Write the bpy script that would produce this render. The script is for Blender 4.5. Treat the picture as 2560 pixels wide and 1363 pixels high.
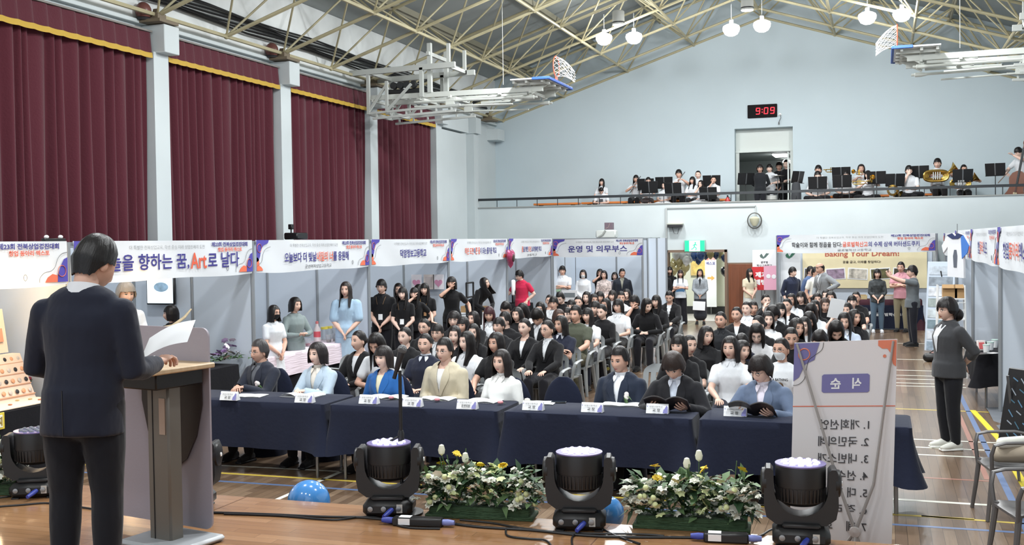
import bpy, bmesh, math, random
import numpy as np
from mathutils import Vector, Matrix, Euler
from mathutils.bvhtree import BVHTree

for o in list(bpy.data.objects):
    bpy.data.objects.remove(o)
SC = bpy.context.scene
COL = SC.collection
R = math.radians
rnd = random.Random(7)

# ------------------------------------------------------------------ camera
# world: +Y runs down the hall, +X to the right, Z up; gym floor z = 0, stage floor z = STAGE
FPX, YAW, PITCH, ROLL, EYE = 2701.05, .33, .0285, -.0139, 2.3
IW, IH = 2560, 1363
CF = Vector((-math.sin(YAW)*math.cos(PITCH), math.cos(YAW)*math.cos(PITCH), -math.sin(PITCH)))
_r = Vector((math.cos(YAW), math.sin(YAW), 0)); _u = _r.cross(CF)
CR = _r*math.cos(ROLL)+_u*math.sin(ROLL); CU = _u*math.cos(ROLL)-_r*math.sin(ROLL)
CAM = Vector((0, 0, EYE))
cd = bpy.data.cameras.new('camera'); cam = bpy.data.objects.new('camera', cd); COL.objects.link(cam)
cd.sensor_fit = 'HORIZONTAL'; cd.sensor_width = 36; cd.lens = FPX/IW*36
cd.clip_start = .05; cd.clip_end = 200
m = Matrix.Identity(4)
for i in range(3):
    m[i][0] = CR[i]; m[i][1] = CU[i]; m[i][2] = -CF[i]; m[i][3] = CAM[i]
cam.matrix_world = m
SC.camera = cam

# ------------------------------------------------------------------ world, lights, exposure
w = bpy.data.worlds.new('world'); SC.world = w; w.use_nodes = True
bg = w.node_tree.nodes['Background']; bg.inputs[0].default_value = (.86, .93, 1, 1); bg.inputs[1].default_value = .95
SC.view_settings.view_transform = 'Standard'; SC.view_settings.look = 'None'
SC.view_settings.gamma = 1; SC.view_settings.use_curve_mapping = False
SC.view_settings.exposure = 0.6
SC.cycles.max_bounces = 6; SC.cycles.diffuse_bounces = 4; SC.cycles.glossy_bounces = 3
SC.cycles.transmission_bounces = 4; SC.cycles.transparent_max_bounces = 8
SC.cycles.sample_clamp_indirect = 4; SC.cycles.caustics_reflective = False; SC.cycles.caustics_refractive = False
LAMP_W = 150

STAGE = .65
LX, RX = -11.55, 5.05           # side walls
RIDGE = -3.25
BACK, GABLE = 30.0, 32.26       # lower end wall (front of the balcony) and the gable wall above it
def at(px, py, z=None, y=None, x=None):
    """world point seen at a pixel of the photograph, on a horizontal, cross or side plane"""
    d = CF+CR*((px-IW/2)/FPX)-CU*((py-IH/2)/FPX)
    if z is not None: t = (z-EYE)/d.z
    elif y is not None: t = y/d.y
    else: t = x/d.x
    return CAM+d*t

# ------------------------------------------------------------------ materials
def lin(c):
    c = [v/255 for v in c]
    return tuple(v/12.92 if v <= .04045 else ((v+.055)/1.055)**2.4 for v in c)
MATS = {}
def mat(name, rgb, rough=.6, metal=0, bump=0, bscale=40, var=0, vscale=6, emit=0, spec=.5, coat=0, sheen=0, trans=0, alpha=1, stretch=None):
    if name in MATS: return MATS[name]
    m = bpy.data.materials.new(name); m.use_nodes = True; MATS[name] = m
    nt = m.node_tree; b = nt.nodes['Principled BSDF']
    c = (*lin(rgb), 1)
    b.inputs['Base Color'].default_value = c; b.inputs['Roughness'].default_value = rough
    b.inputs['Metallic'].default_value = metal; b.inputs['Specular IOR Level'].default_value = spec
    b.inputs['Coat Weight'].default_value = coat; b.inputs['Sheen Weight'].default_value = sheen
    b.inputs['Transmission Weight'].default_value = trans; b.inputs['Alpha'].default_value = alpha
    if emit:
        b.inputs['Emission Color'].default_value = c; b.inputs['Emission Strength'].default_value = emit
    if bump or var:
        tc = nt.nodes.new('ShaderNodeTexCoord'); mp = nt.nodes.new('ShaderNodeMapping')
        nt.links.new(tc.outputs['Object'], mp.inputs[0])
        if stretch: mp.inputs['Scale'].default_value = stretch
    if bump:
        n = nt.nodes.new('ShaderNodeTexNoise'); n.inputs['Scale'].default_value = bscale; n.inputs['Detail'].default_value = 3
        bp = nt.nodes.new('ShaderNodeBump'); bp.inputs['Strength'].default_value = bump; bp.inputs['Distance'].default_value = .02
        nt.links.new(mp.outputs[0], n.inputs[0]); nt.links.new(n.outputs[0], bp.inputs['Height']); nt.links.new(bp.outputs[0], b.inputs['Normal'])
    if var:
        n = nt.nodes.new('ShaderNodeTexNoise'); n.inputs['Scale'].default_value = vscale; n.inputs['Detail'].default_value = 4
        rp = nt.nodes.new('ShaderNodeValToRGB'); rp.color_ramp.elements[0].position = .3; rp.color_ramp.elements[1].position = .7
        rp.color_ramp.elements[0].color = tuple(v*(1-var) for v in c[:3])+(1,)
        rp.color_ramp.elements[1].color = tuple(min(1, v*(1+var)) for v in c[:3])+(1,)
        nt.links.new(mp.outputs[0], n.inputs[0]); nt.links.new(n.outputs[0], rp.inputs[0]); nt.links.new(rp.outputs[0], b.inputs['Base Color'])
    return m
def cloth(rgb, name=None):
    return mat(name or 'cloth_%d_%d_%d' % tuple(rgb), rgb, .85, bump=.9, bscale=6.5, spec=.2, sheen=.15, stretch=(1, 1, .55))
def paint(rgb, rough=.5, **k): return mat('paint_%d_%d_%d_%d' % (*rgb, int(rough*100)), rgb, rough, **k)
BLACK = mat('black_plastic', (22, 22, 24), .42)
NAVY = mat('navy_cloth', (31, 36, 54), .9, bump=.15, bscale=25, spec=.15, sheen=.1)
BLACKCLOTH = mat('black_cloth', (26, 26, 30), .9, bump=.15, bscale=25, spec=.15)
WHITE = paint((232, 234, 234))
PAPER = mat('paper', (236, 238, 240), .8)
STEEL = mat('steel', (150, 152, 154), .35, metal=.9)
ALU = mat('booth_aluminium', (140, 145, 150), .45, metal=.3)
DARKMETAL = mat('dark_metal', (52, 52, 55), .45, metal=.5)

# ------------------------------------------------------------------ mesh helpers
class M:
    """collects shapes; build() links them as ONE mesh object"""
    def __init__(s): s.v = []; s.f = []; s.m = []
    def add(s, vs, fs, mi=0, T=None):
        n = len(s.v)
        if T is not None: vs = [T @ Vector(v) for v in vs]
        s.v.extend([tuple(v) for v in vs]); s.f.extend([tuple(i+n for i in f) for f in fs]); s.m.extend([mi]*len(fs))
        return s
    def merge(s, o, off=0, T=None):
        n = len(s.v)
        s.v.extend([tuple(T @ Vector(v)) if T is not None else v for v in o.v]); s.f.extend([tuple(i+n for i in f) for f in o.f]); s.m.extend([i+off for i in o.m]); return s
    def box(s, c, d, mi=0, bev=0, rot=None, T=None):
        hx, hy, hz = d[0]/2, d[1]/2, d[2]/2; C = Vector(c)
        Q = Euler(rot).to_matrix() if rot is not None else Matrix.Identity(3)
        b = min(bev, hx*.9, hy*.9, hz*.9)
        if b <= 0:
            vs = [(x*hx, y*hy, z*hz) for x in (-1, 1) for y in (-1, 1) for z in (-1, 1)]
            fs = [(0, 1, 3, 2), (4, 6, 7, 5), (0, 4, 5, 1), (2, 3, 7, 6), (0, 2, 6, 4), (1, 5, 7, 3)]
        else:
            vs = []; ix = {}
            for x in (-1, 1):
                for y in (-1, 1):
                    for z in (-1, 1):
                        for a in range(3):
                            p = [x*(hx-b), y*(hy-b), z*(hz-b)]; p[a] = (x, y, z)[a]*(hx, hy, hz)[a]
                            ix[(x, y, z, a)] = len(vs); vs.append(tuple(p))
            fs = []
            for sg in (-1, 1):
                fs.append([ix[(sg, y, z, 0)] for y, z in ((-1, -1), (1, -1), (1, 1), (-1, 1))])
                fs.append([ix[(x, sg, z, 1)] for x, z in ((-1, -1), (1, -1), (1, 1), (-1, 1))])
                fs.append([ix[(x, y, sg, 2)] for x, y in ((-1, -1), (1, -1), (1, 1), (-1, 1))])
            for p in (-1, 1):
                for q in (-1, 1):
                    fs.append([ix[(p, q, -1, 0)], ix[(p, q, 1, 0)], ix[(p, q, 1, 1)], ix[(p, q, -1, 1)]])
                    fs.append([ix[(p, -1, q, 0)], ix[(p, 1, q, 0)], ix[(p, 1, q, 2)], ix[(p, -1, q, 2)]])
                    fs.append([ix[(-1, p, q, 1)], ix[(1, p, q, 1)], ix[(1, p, q, 2)], ix[(-1, p, q, 2)]])
            for x in (-1, 1):
                for y in (-1, 1):
                    for z in (-1, 1): fs.append([ix[(x, y, z, a)] for a in range(3)])
            ff = []
            for f in fs:
                a, bb, cc = Vector(vs[f[0]]), Vector(vs[f[1]]), Vector(vs[f[2]])
                n = (bb-a).cross(cc-a); mid = sum((Vector(vs[i]) for i in f), Vector())/len(f)
                ff.append(tuple(f) if n.dot(mid) > 0 else tuple(reversed(f)))
            fs = ff
        return s.add([C+Q @ Vector(v) for v in vs], fs, mi, T)
    def tube(s, pts, r, n=8, mi=0, cap=True, ref=None, T=None):
        """tube along a path; r a number, a list, or a list of (a, b) half axes (a along ref)"""
        pts = [Vector(p) for p in pts]; k = len(pts)
        rs = [r]*k if isinstance(r, (int, float)) else list(r)
        rs = [(q, q) if isinstance(q, (int, float)) else q for q in rs]
        vs = []; prev = None
        for i, p in enumerate(pts):
            t = (pts[min(i+1, k-1)]-pts[max(i-1, 0)])
            t = t.normalized() if t.length > 1e-9 else Vector((0, 0, 1))
            if prev is None:
                a = Vector(ref) if ref is not None else (Vector((1, 0, 0)) if abs(t.x) < .9 else Vector((0, 1, 0)))
            else: a = Vector(ref) if ref is not None and abs(Vector(ref).normalized().dot(t)) < .95 else prev
            a = (a-t*a.dot(t)).normalized(); b = t.cross(a); prev = a
            ra, rb = rs[i]
            for j in range(n):
                th = 2*math.pi*j/n
                vs.append(p+a*(ra*math.cos(th))+b*(rb*math.sin(th)))
        fs = [(i*n+j, i*n+(j+1) % n, (i+1)*n+(j+1) % n, (i+1)*n+j) for i in range(k-1) for j in range(n)]
        if cap:
            fs.append(tuple(reversed(range(n)))); fs.append(tuple(range((k-1)*n, k*n)))
        return s.add(vs, fs, mi, T)
    def limb(s, pts, rs, n=12, ref=None, mi=0):
        """rounded tube: like tube with hemispherical-ish ends"""
        pts = [Vector(p) for p in pts]; rs = [(q, q) if isinstance(q, (int, float)) else q for q in rs]
        d0 = (pts[0]-pts[1]).normalized(); d1 = (pts[-1]-pts[-2]).normalized()
        P = []; Q = []
        r0 = min(rs[0]); r1 = min(rs[-1])
        for e in (.98, .8, .45): P.append(pts[0]+d0*r0*e*.9); k = math.sqrt(max(0, 1-e*e)); Q.append((rs[0][0]*k, rs[0][1]*k))
        P += pts; Q += rs
        for e in (.45, .8, .98): P.append(pts[-1]+d1*r1*e*.9); k = math.sqrt(max(0, 1-e*e)); Q.append((rs[-1][0]*k, rs[-1][1]*k))
        return s.tube(P, Q, n, mi, True, ref)
    def rod(s, a, b, r, n=8, mi=0): return s.tube([a, b], r, n, mi)
    def bar(s, a, b, w, h, mi=0, up=(0, 0, 1)):
        a, b = Vector(a), Vector(b); t = (b-a).normalized(); u = Vector(up)
        if abs(t.dot(u)) > .95: u = Vector((1, 0, 0))
        x = t.cross(u).normalized(); y = x.cross(t)
        vs = [p+x*(sx*w/2)+y*(sy*h/2) for p in (a, b) for sx, sy in ((-1, -1), (1, -1), (1, 1), (-1, 1))]
        return s.add(vs, [(3, 2, 1, 0), (4, 5, 6, 7), (0, 1, 5, 4), (1, 2, 6, 5), (2, 3, 7, 6), (3, 0, 4, 7)], mi)
    def lathe(s, c, prof, n=24, mi=0, T=None, axis=None):
        """prof: list of (r, z) around the vertical (or axis) through c"""
        C = Vector(c); vs = []; Q = Vector((0, 0, 1)).rotation_difference(Vector(axis)).to_matrix() if axis is not None else Matrix.Identity(3)
        for r, z in prof:
            for j in range(n):
                th = 2*math.pi*j/n; vs.append(C+Q @ Vector((r*math.cos(th), r*math.sin(th), z)))
        k = len(prof)
        fs = [(i*n+j, i*n+(j+1) % n, (i+1)*n+(j+1) % n, (i+1)*n+j) for i in range(k-1) for j in range(n)]
        if prof[0][0] > 1e-4: fs.append(tuple(reversed(range(n))))
        if prof[-1][0] > 1e-4: fs.append(tuple(range((k-1)*n, k*n)))
        return s.add(vs, fs, mi, T)
    def ball(s, c, r, n=12, k=8, mi=0, T=None, rot=None):
        r = (r, r, r) if isinstance(r, (int, float)) else r; C = Vector(c)
        Q = Euler(rot).to_matrix() if rot is not None else Matrix.Identity(3)
        vs = []; fs = []
        for i in range(1, k):
            ph = math.pi*i/k
            for j in range(n):
                th = 2*math.pi*j/n; vs.append(C+Q @ Vector((r[0]*math.sin(ph)*math.cos(th), r[1]*math.sin(ph)*math.sin(th), r[2]*math.cos(ph))))
        t = len(vs); vs += [C+Q @ Vector((0, 0, r[2])), C+Q @ Vector((0, 0, -r[2]))]
        for i in range(k-2):
            for j in range(n): fs.append((i*n+j, (i+1)*n+j, (i+1)*n+(j+1) % n, i*n+(j+1) % n))
        for j in range(n): fs.append((t, j, (j+1) % n)); fs.append((t+1, (k-2)*n+(j+1) % n, (k-2)*n+j))
        return s.add(vs, fs, mi, T)
    def prism(s, poly, o, ux, uy, th, mi=0):
        """flat outline (list of (u, v)) at origin o with axes ux, uy, given a thickness along ux x uy"""
        o, ux, uy = Vector(o), Vector(ux), Vector(uy); nz = ux.cross(uy).normalized()*th; n = len(poly)
        vs = [o+ux*a+uy*b for a, b in poly]+[o+ux*a+uy*b+nz for a, b in poly]
        fs = [tuple(reversed(range(n))), tuple(range(n, 2*n))]+[(i, (i+1) % n, n+(i+1) % n, n+i) for i in range(n)]
        return s.add(vs, fs, mi)
    def grid(s, nu, nv, fn, mi=0):
        vs = [fn(i/nu, j/nv) for j in range(nv+1) for i in range(nu+1)]
        fs = [(j*(nu+1)+i, j*(nu+1)+i+1, (j+1)*(nu+1)+i+1, (j+1)*(nu+1)+i) for j in range(nv) for i in range(nu)]
        return s.add(vs, fs, mi)
    def mesh(s, name, mats, smooth=38):
        me = bpy.data.meshes.new(name); me.from_pydata(s.v, [], s.f)
        for m_ in (mats if isinstance(mats, (list, tuple)) else [mats]): me.materials.append(m_)
        if len(s.m): me.polygons.foreach_set('material_index', s.m)
        if smooth:
            me.polygons.foreach_set('use_smooth', [True]*len(me.polygons)); me.set_sharp_from_angle(angle=R(smooth))
        me.update(); return me
    def build(s, name, mats, parent=None, smooth=38, loc=None, rot=None):
        return put(name, s.mesh(name, mats, smooth), parent, loc, rot)
def smooth(pts, k=5):
    pts = [Vector(p) for p in pts]; o = []
    for i in range(len(pts)-1):
        a, b = pts[i], pts[i+1]; c, d = pts[max(0, i-1)], pts[min(len(pts)-1, i+2)]
        o += [.5*(2*a+(b-c)*u+(2*c-5*a+4*b-d)*u*u+(3*a-c-3*b+d)*u**3) for u in [j/k for j in range(k)]]
    return o+[pts[-1]]
def put(name, me, parent=None, loc=None, rot=None):
    o = bpy.data.objects.new(name, me); COL.objects.link(o)
    if parent is not None: o.parent = parent
    if loc is not None: o.location = loc
    if rot is not None: o.rotation_euler = rot
    return o
def tag(o, label=None, cat=None, group=None, kind=None):
    if label: o['label'] = label
    if cat: o['category'] = cat
    if group: o['group'] = group
    if kind: o['kind'] = kind
    return o
def thing(name, label, cat, loc=(0, 0, 0), rz=0, group=None):
    o = bpy.data.objects.new(name, None); COL.objects.link(o); o.location = loc; o.rotation_euler = (0, 0, rz); o.empty_display_size = .1
    return tag(o, label, cat, group)
def struct(name, m_, mats, smooth=38): return tag(m_.build(name, mats, None, smooth), kind='structure')
def dup(root, loc=None, rz=None, label=None, group=None):
    r = root.copy(); COL.objects.link(r)
    if loc is not None: r.location = loc
    if rz is not None: r.rotation_euler = (0, 0, rz)
    if label: r['label'] = label
    if group: r['group'] = group
    for ch in list(root.children):
        c = ch.copy(); COL.objects.link(c); c.parent = r
        for g in list(ch.children):
            d = g.copy(); COL.objects.link(d); d.parent = c
    return r
# lettering: built-in font, flat mesh, centred on its box, scaled to a width and height
TXT = {}
def text_mesh(s, bold=.02):
    if (s, bold) in TXT: return TXT[(s, bold)]
    c = bpy.data.curves.new('lettering', 'FONT'); c.body = s; c.resolution_u = 2; c.offset = bold
    o = bpy.data.objects.new('lettering', c); COL.objects.link(o)
    me = bpy.data.meshes.new_from_object(o.evaluated_get(bpy.context.evaluated_depsgraph_get()))
    vs = np.array([v.co[:] for v in me.vertices]) if len(me.vertices) else np.zeros((1, 3)); fs = [tuple(p.vertices) for p in me.polygons]
    bpy.data.objects.remove(o); bpy.data.curves.remove(c); bpy.data.meshes.remove(me)
    lo, hi = vs.min(0), vs.max(0); vs = vs-(lo+hi)/2; TXT[(s, bold)] = (vs, fs, hi-lo); return TXT[(s, bold)]
def letter(m_, s, o, ux, uy, w=None, h=None, mi=0, bold=.02, left=None):
    """add lettering to M: centre o, right ux, up uy, fitted to width w and/or height h"""
    vs, fs, d = text_mesh(s, bold); o, ux, uy = Vector(o), Vector(ux), Vector(uy)
    sx = w/d[0] if w else h/d[1]; sy = h/d[1] if h else sx
    m_.add([o+ux*(v[0]*sx)+uy*(v[1]*sy) for v in vs], fs, mi); return d[0]*sx
def line(m_, segs, o, ux, uy, w, h, gap=0, bold=.02):
    """a line of lettering in several colours: segs = [(text, material index)], total width w"""
    ds = [text_mesh(t, bold)[2] for t, _ in segs]; tot = sum(d[0] for d in ds)+.12*(len(ds)-1); k = w/tot
    x = -w/2
    for (t, mi), d in zip(segs, ds):
        letter(m_, t, Vector(o)+Vector(ux)*(x+d[0]*k/2), ux, uy, d[0]*k, h, mi, bold); x += (d[0]+.12)*k
# ------------------------------------------------------------------ structure: floors, walls, roof
def wood(name, ramp, wd, ln, along, rough, gap=.03, coat=.3):
    m_ = bpy.data.materials.new(name); m_.use_nodes = True; nt = m_.node_tree; N = nt.nodes; L = nt.links; b = N['Principled BSDF']
    def math_(op, a, bb=None):
        n = N.new('ShaderNodeMath'); n.operation = op
        for i, v in enumerate((a, bb)):
            if v is None: continue
            if isinstance(v, (int, float)): n.inputs[i].default_value = v
            else: L.new(v, n.inputs[i])
        return n.outputs[0]
    tc = N.new('ShaderNodeTexCoord'); sp = N.new('ShaderNodeSeparateXYZ'); L.new(tc.outputs['Object'], sp.inputs[0])
    x, y = (sp.outputs[0], sp.outputs[1]) if along == 'y' else (sp.outputs[1], sp.outputs[0])
    u = math_('DIVIDE', x, wd); i = math_('FLOOR', u); fu = math_('FRACT', u)
    w1 = N.new('ShaderNodeTexWhiteNoise'); w1.noise_dimensions = '1D'; L.new(i, w1.inputs['W'])
    v = math_('ADD', math_('DIVIDE', y, ln), math_('MULTIPLY', w1.outputs['Value'], 7.3)); j = math_('FLOOR', v); fv = math_('FRACT', v)
    w2 = N.new('ShaderNodeTexWhiteNoise'); w2.noise_dimensions = '2D'
    cx = N.new('ShaderNodeCombineXYZ'); L.new(i, cx.inputs[0]); L.new(j, cx.inputs[1]); L.new(cx.outputs[0], w2.inputs['Vector'])
    mp = N.new('ShaderNodeMapping'); L.new(tc.outputs['Object'], mp.inputs[0]); mp.inputs['Scale'].default_value = (30, 1.6, 1) if along == 'y' else (1.6, 30, 1)
    nz = N.new('ShaderNodeTexNoise'); nz.inputs['Scale'].default_value = 2; nz.inputs['Detail'].default_value = 5; L.new(mp.outputs[0], nz.inputs[0])
    t = math_('ADD', math_('MULTIPLY', w2.outputs['Value'], .75), math_('MULTIPLY', nz.outputs[0], .3))
    rp = N.new('ShaderNodeValToRGB'); L.new(t, rp.inputs[0]); e = rp.color_ramp.elements
    e[0].position = .1; e[0].color = (*lin(ramp[0]), 1); e[1].position = .95; e[1].color = (*lin(ramp[-1]), 1)
    for k, c in enumerate(ramp[1:-1]): q = e.new(.1+.85*(k+1)/(len(ramp)-1)); q.color = (*lin(c), 1)
    g = math_('MAXIMUM', math_('LESS_THAN', fu, gap), math_('LESS_THAN', fv, gap*wd/ln))
    mx = N.new('ShaderNodeMix'); mx.data_type = 'RGBA'; L.new(g, mx.inputs['Factor']); L.new(rp.outputs[0], mx.inputs['A']); mx.inputs['B'].default_value = (*lin([v*.45 for v in ramp[0]]), 1)
    L.new(mx.outputs['Result'], b.inputs['Base Color'])
    b.inputs['Roughness'].default_value = rough; b.inputs['Coat Weight'].default_value = coat; b.inputs['Coat Roughness'].default_value = .12
    return m_
FLOORM = wood('gym_boards', [(82, 64, 50), (120, 98, 78), (104, 84, 68), (146, 124, 102)], .088, 1.5, 'y', .32)
STAGEM = wood('stage_boards', [(134, 96, 64), (158, 118, 82), (146, 106, 72), (170, 130, 94)], .075, 1.2, 'x', .26, .02)
WALLM = mat('painted_wall', (198, 206, 208), .75, bump=.12, bscale=3.5, var=.035, vscale=.9, spec=.25)
UPPERM = mat('stained_upper_wall', (234, 238, 238), .8, bump=.15, bscale=3, var=.10, vscale=1.1, spec=.2)
ROOFM = mat('roof_panel', (150, 156, 156), .7, var=.07, vscale=.5, bump=.1, bscale=4)
TRUSSM = mat('cream_truss_paint', (178, 170, 138), .55, var=.10, vscale=3)

struct('floor', M().box((-3.25, 13.5, -.1), (17.2, 44, .2)), FLOORM)
sg = M().box((-3.25, .55, STAGE-.03), (17, 11.1, .06), 0, .008); sg.box((-3.25, 6.02, (STAGE-.06)/2), (16.9, .06, STAGE-.06), 1)
struct('floor_stage', sg, [STAGEM, mat('stage_front', (150, 104, 66), .5)])
# seams of the stage sheets
for k, (a, b) in enumerate((((-6, 4.62), (3.5, 4.62)), ((-3.95, 6.09), (-3.95, 1.2)), ((-1.5, 6.09), (-1.5, 1.2)), ((.95, 6.09), (.95, 1.2)))):
    m_ = M(); m_.bar((*a, STAGE+.0006), (*b, STAGE+.0006), .006, .001); struct('trim_stage_seam', m_, mat('seam_dark', (92, 58, 34), .6))
# court lines
LC = {'w': paint((226, 226, 214), .4), 'y': paint((208, 184, 80), .4), 'b': paint((98, 118, 156), .4), 'r': paint((158, 112, 98), .4)}
LINES = [('y', -8, 9.3, .7, 9.42, .05), ('b', -8, 8.97, 1.5, 9.1, .05), ('w', -5.18, 8.1, -5.18, 26, .05), ('w', -8, 9.58, -5.1, 9.72, .03), ('y', -3.3, 9.4, -3.28, 26, .05), ('w', -3.0, 12.08, 1.4, 12.08, .05),
         ('w', -3.0, 12.52, 1.4, 12.5, .05), ('w', -3.0, 13.0, 1.4, 12.98, .05), ('y', -3.6, 15.3, 1.4, 15.22, .05), ('w', -3.6, 17.6, 1.2, 17.6, .05), ('w', -3.6, 17.95, 1.2, 17.95, .05), ('w', -3.6, 18.45, 1.2, 18.45, .05),
         ('w', -3.6, 18.95, 1.2, 18.93, .05), ('w', -3.6, 19.66, 1.2, 19.66, .05), ('w', -3.6, 21.5, 1.2, 21.4, .05), ('w', -3.0, 10.0, 1.2, 9.95, .06), ('r', -1.5, 10.95, .95, 10.93, .04), ('b', 1.06, 8.5, 1.06, 26, .06), ('r', .93, 11, .93, 26, .05), ('w', -3.6, 24.6, 1.2, 24.6, .05), ('y', .3, 9.42, 1.6, 9.36, .04)]
for k, (c, x0, y0, x1, y1, wd) in enumerate(LINES):
    struct('trim_court_line', M().bar((x0, y0, .0008), (x1, y1, .0008), wd, .0012), LC[c])

# ---- side walls
lw = M().box((LX-.15, 13.5, 3.7), (.3, 44, 7.4)); struct('wall_left', lw, WALLM)
struct('wall_right', M().box((RX+.15, 13.5, 3.7), (.3, 44, 7.4)), WALLM)
struct('trim_left_upper_wall', M().box((LX+.012, 13.5, 6.7), (.02, 43.8, 1.36)), UPPERM)
struct('trim_left_ledge', M().box((LX+.05, 13.5, 5.985), (.1, 37.4, .07), 0, .01), WALLM)
for k in range(-2, 5):
    yc = 15.15+3.956*k
    if yc > 30: continue
    m_ = M().box((-11.43, yc, 2.75), (.30, .39, 5.5)); m_.box((-11.34, yc+.06, 5.72), (.48, .40, .46), 0, .01)
    struct('wall_left_column', m_, WALLM)
m_ = M().box((-11.42, 28.15, 5.7), (.30, 2.1, .5)); m_.box((-11.40, 29.9, 5.72), (.36, .42, .46)); m_.box((-11.38, 31.8, 5.62), (.4, .6, .34)); m_.box((-11.44, 28.2, 2.7), (.22, 1.9, 5.4)); m_.box((-11.44, 29.9, 2.75), (.26, .36, 5.5))
struct('trim_left_corner_beams', m_, WALLM)

# ---- end wall under the balcony, balcony ledge, gable wall
D0, D1, DH = -5.68, -4.05, 1.97
m_ = M(); th = .25
for x0, x1, z0, z1 in ((LX, D0, 0, 3.3), (D1, RX, 0, 3.3), (D0, D1, DH, 3.3)): m_.box(((x0+x1)/2, BACK+th/2, (z0+z1)/2), (x1-x0, th, z1-z0))
struct('wall_back_lower', m_, WALLM)
struct('floor_balcony', M().box(((LX+RX)/2, (BACK+GABLE)/2+.13, 2.75), (RX-LX, GABLE-BACK-.26, .2)), WALLM)
struct('trim_parapet_cap', M().box(((LX+RX)/2, BACK+.12, 3.31), (RX-LX, .3, .03)), mat('concrete_cap', (150, 152, 150), .8))
m_ = M()
for a, b in (((D0, 0), (D0, DH)), ((D1, 0), (D1, DH)), ((D0, DH), (D1, DH))):
    m_.box(((a[0]+b[0])/2, BACK+.10, (a[1]+b[1])/2), (abs(a[0]-b[0])+.07, .34, abs(a[1]-b[1])+.07))
struct('door_1', m_, mat('door_frame_brown', (118, 96, 80), .5))
zb, zt, sl = 6.11, 7.38, .3239
GX0, GX1, GZ = -4.08, -2.42, 5.52
m_ = M()
def gable(x): return zt+.25+sl*(x-LX if x < RIDGE else RX-x)
for x0, x1, z0 in ((LX-.2, GX0, 2.7), (GX0, GX1, GZ), (GX1, RX+.2, 2.7)):
    xs = [x0]+([RIDGE] if x0 < RIDGE < x1 else [])+[x1]
    m_.prism([(x0, z0), (x1, z0)]+[(x, gable(x)) for x in reversed(xs)], (0, GABLE+.4, 0), (1, 0, 0), (0, 0, 1), .4)
struct('wall_back', m_, mat('gable_wall_paint', (192, 205, 211), .75, bump=.1, bscale=3, var=.03, vscale=.6, spec=.25))
m_ = M().box(((GX0+GX1)/2, GABLE+.34, 5.18), (GX1-GX0, .06, .68)); m_.box(((GX0+GX1)/2, GABLE+.285, 4.86), (GX1-GX0, .10, .05))
m_.box((GX0+.05, GABLE+.30, 3.9), (.09, .1, 2.1)); m_.box((GX1-.05, GABLE+.30, 3.9), (.09, .1, 2.1)); m_.box((GX1-.16, GABLE+.33, 3.9), (.04, .06, 2.0))
struct('door_2', m_, paint((206, 212, 208), .6))
m_ = M(); xa, xb, ya, yb, za, zc = -4.9, -2.1, GABLE+.4, GABLE+5, 2.86, 4.95
m_.box(((xa+xb)/2, yb, 4), (xb-xa, .1, 2.4)); m_.box((xa, (ya+yb)/2, 4), (.1, yb-ya, 2.4)); m_.box((xb, (ya+yb)/2, 4), (.1, yb-ya, 2.4)); m_.box(((xa+xb)/2, (ya+yb)/2, zc), (xb-xa, yb-ya, .1)); m_.box(((xa+xb)/2, (ya+yb)/2, za-.05), (xb-xa, yb-ya, .1))
struct('trim_upper_room', m_, paint((140, 146, 144), .7))
# corridor behind the lower doorway
m_ = M(); xa, xb, ya, yb = -7.2, -3.4, BACK+.25, BACK+3.2
m_.box(((xa+xb)/2, yb+.05, 1.3), (xb-xa, .1, 2.6)); m_.box((xa, (ya+yb)/2, 1.3), (.1, yb-ya, 2.6)); m_.box((xb, (ya+yb)/2, 1.3), (.1, yb-ya, 2.6)); m_.box(((xa+xb)/2, (ya+yb)/2, 2.62), (xb-xa, yb-ya, .04))
m_.box(((xa+xb)/2, yb-.01, .12), (xb-xa, .04, .24), 1); m_.box(((xa+xb)/2, (ya+yb)/2, -.005), (xb-xa, yb-ya, .03), 2)
struct('trim_corridor', m_, [paint((214, 216, 200), .6), paint((34, 34, 36), .5), paint((176, 172, 166), .35)])

# ---- roof: two slopes and a double-layer tube frame under it
for k, s in ((0, 1), (1, -1)):
    x0 = LX-.2 if s > 0 else RX+.2; z0 = zt-.2*sl; m_ = M()
    m_.prism([(x0, z0), (RIDGE, zt+sl*(RIDGE-LX)), (RIDGE, zt+sl*(RIDGE-LX)+.12), (x0, z0+.12)], (0, GABLE+.1, 0), (1, 0, 0), (0, 0, 1), GABLE+3 if s > 0 else GABLE+3)
    struct('ceiling_slope', m_, ROOFM)
AY, DV = 1.978, 2.0076
KG = 8.685                                # the gable line of the frame
VX = [-11.277+DV*j for j in range(9)]
def bz(x): return zb+sl*(x+11.277 if x <= RIDGE else -2*RIDGE-x-(-11.277)-2*0 if False else (-6.5-x)+11.277)
ks = list(range(-8, 9))+[KG]; Yk = {k: 15.079+AY*k for k in ks}
def tz(x): return bz(x)+1.05
RN, RW = .036, .021
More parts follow.
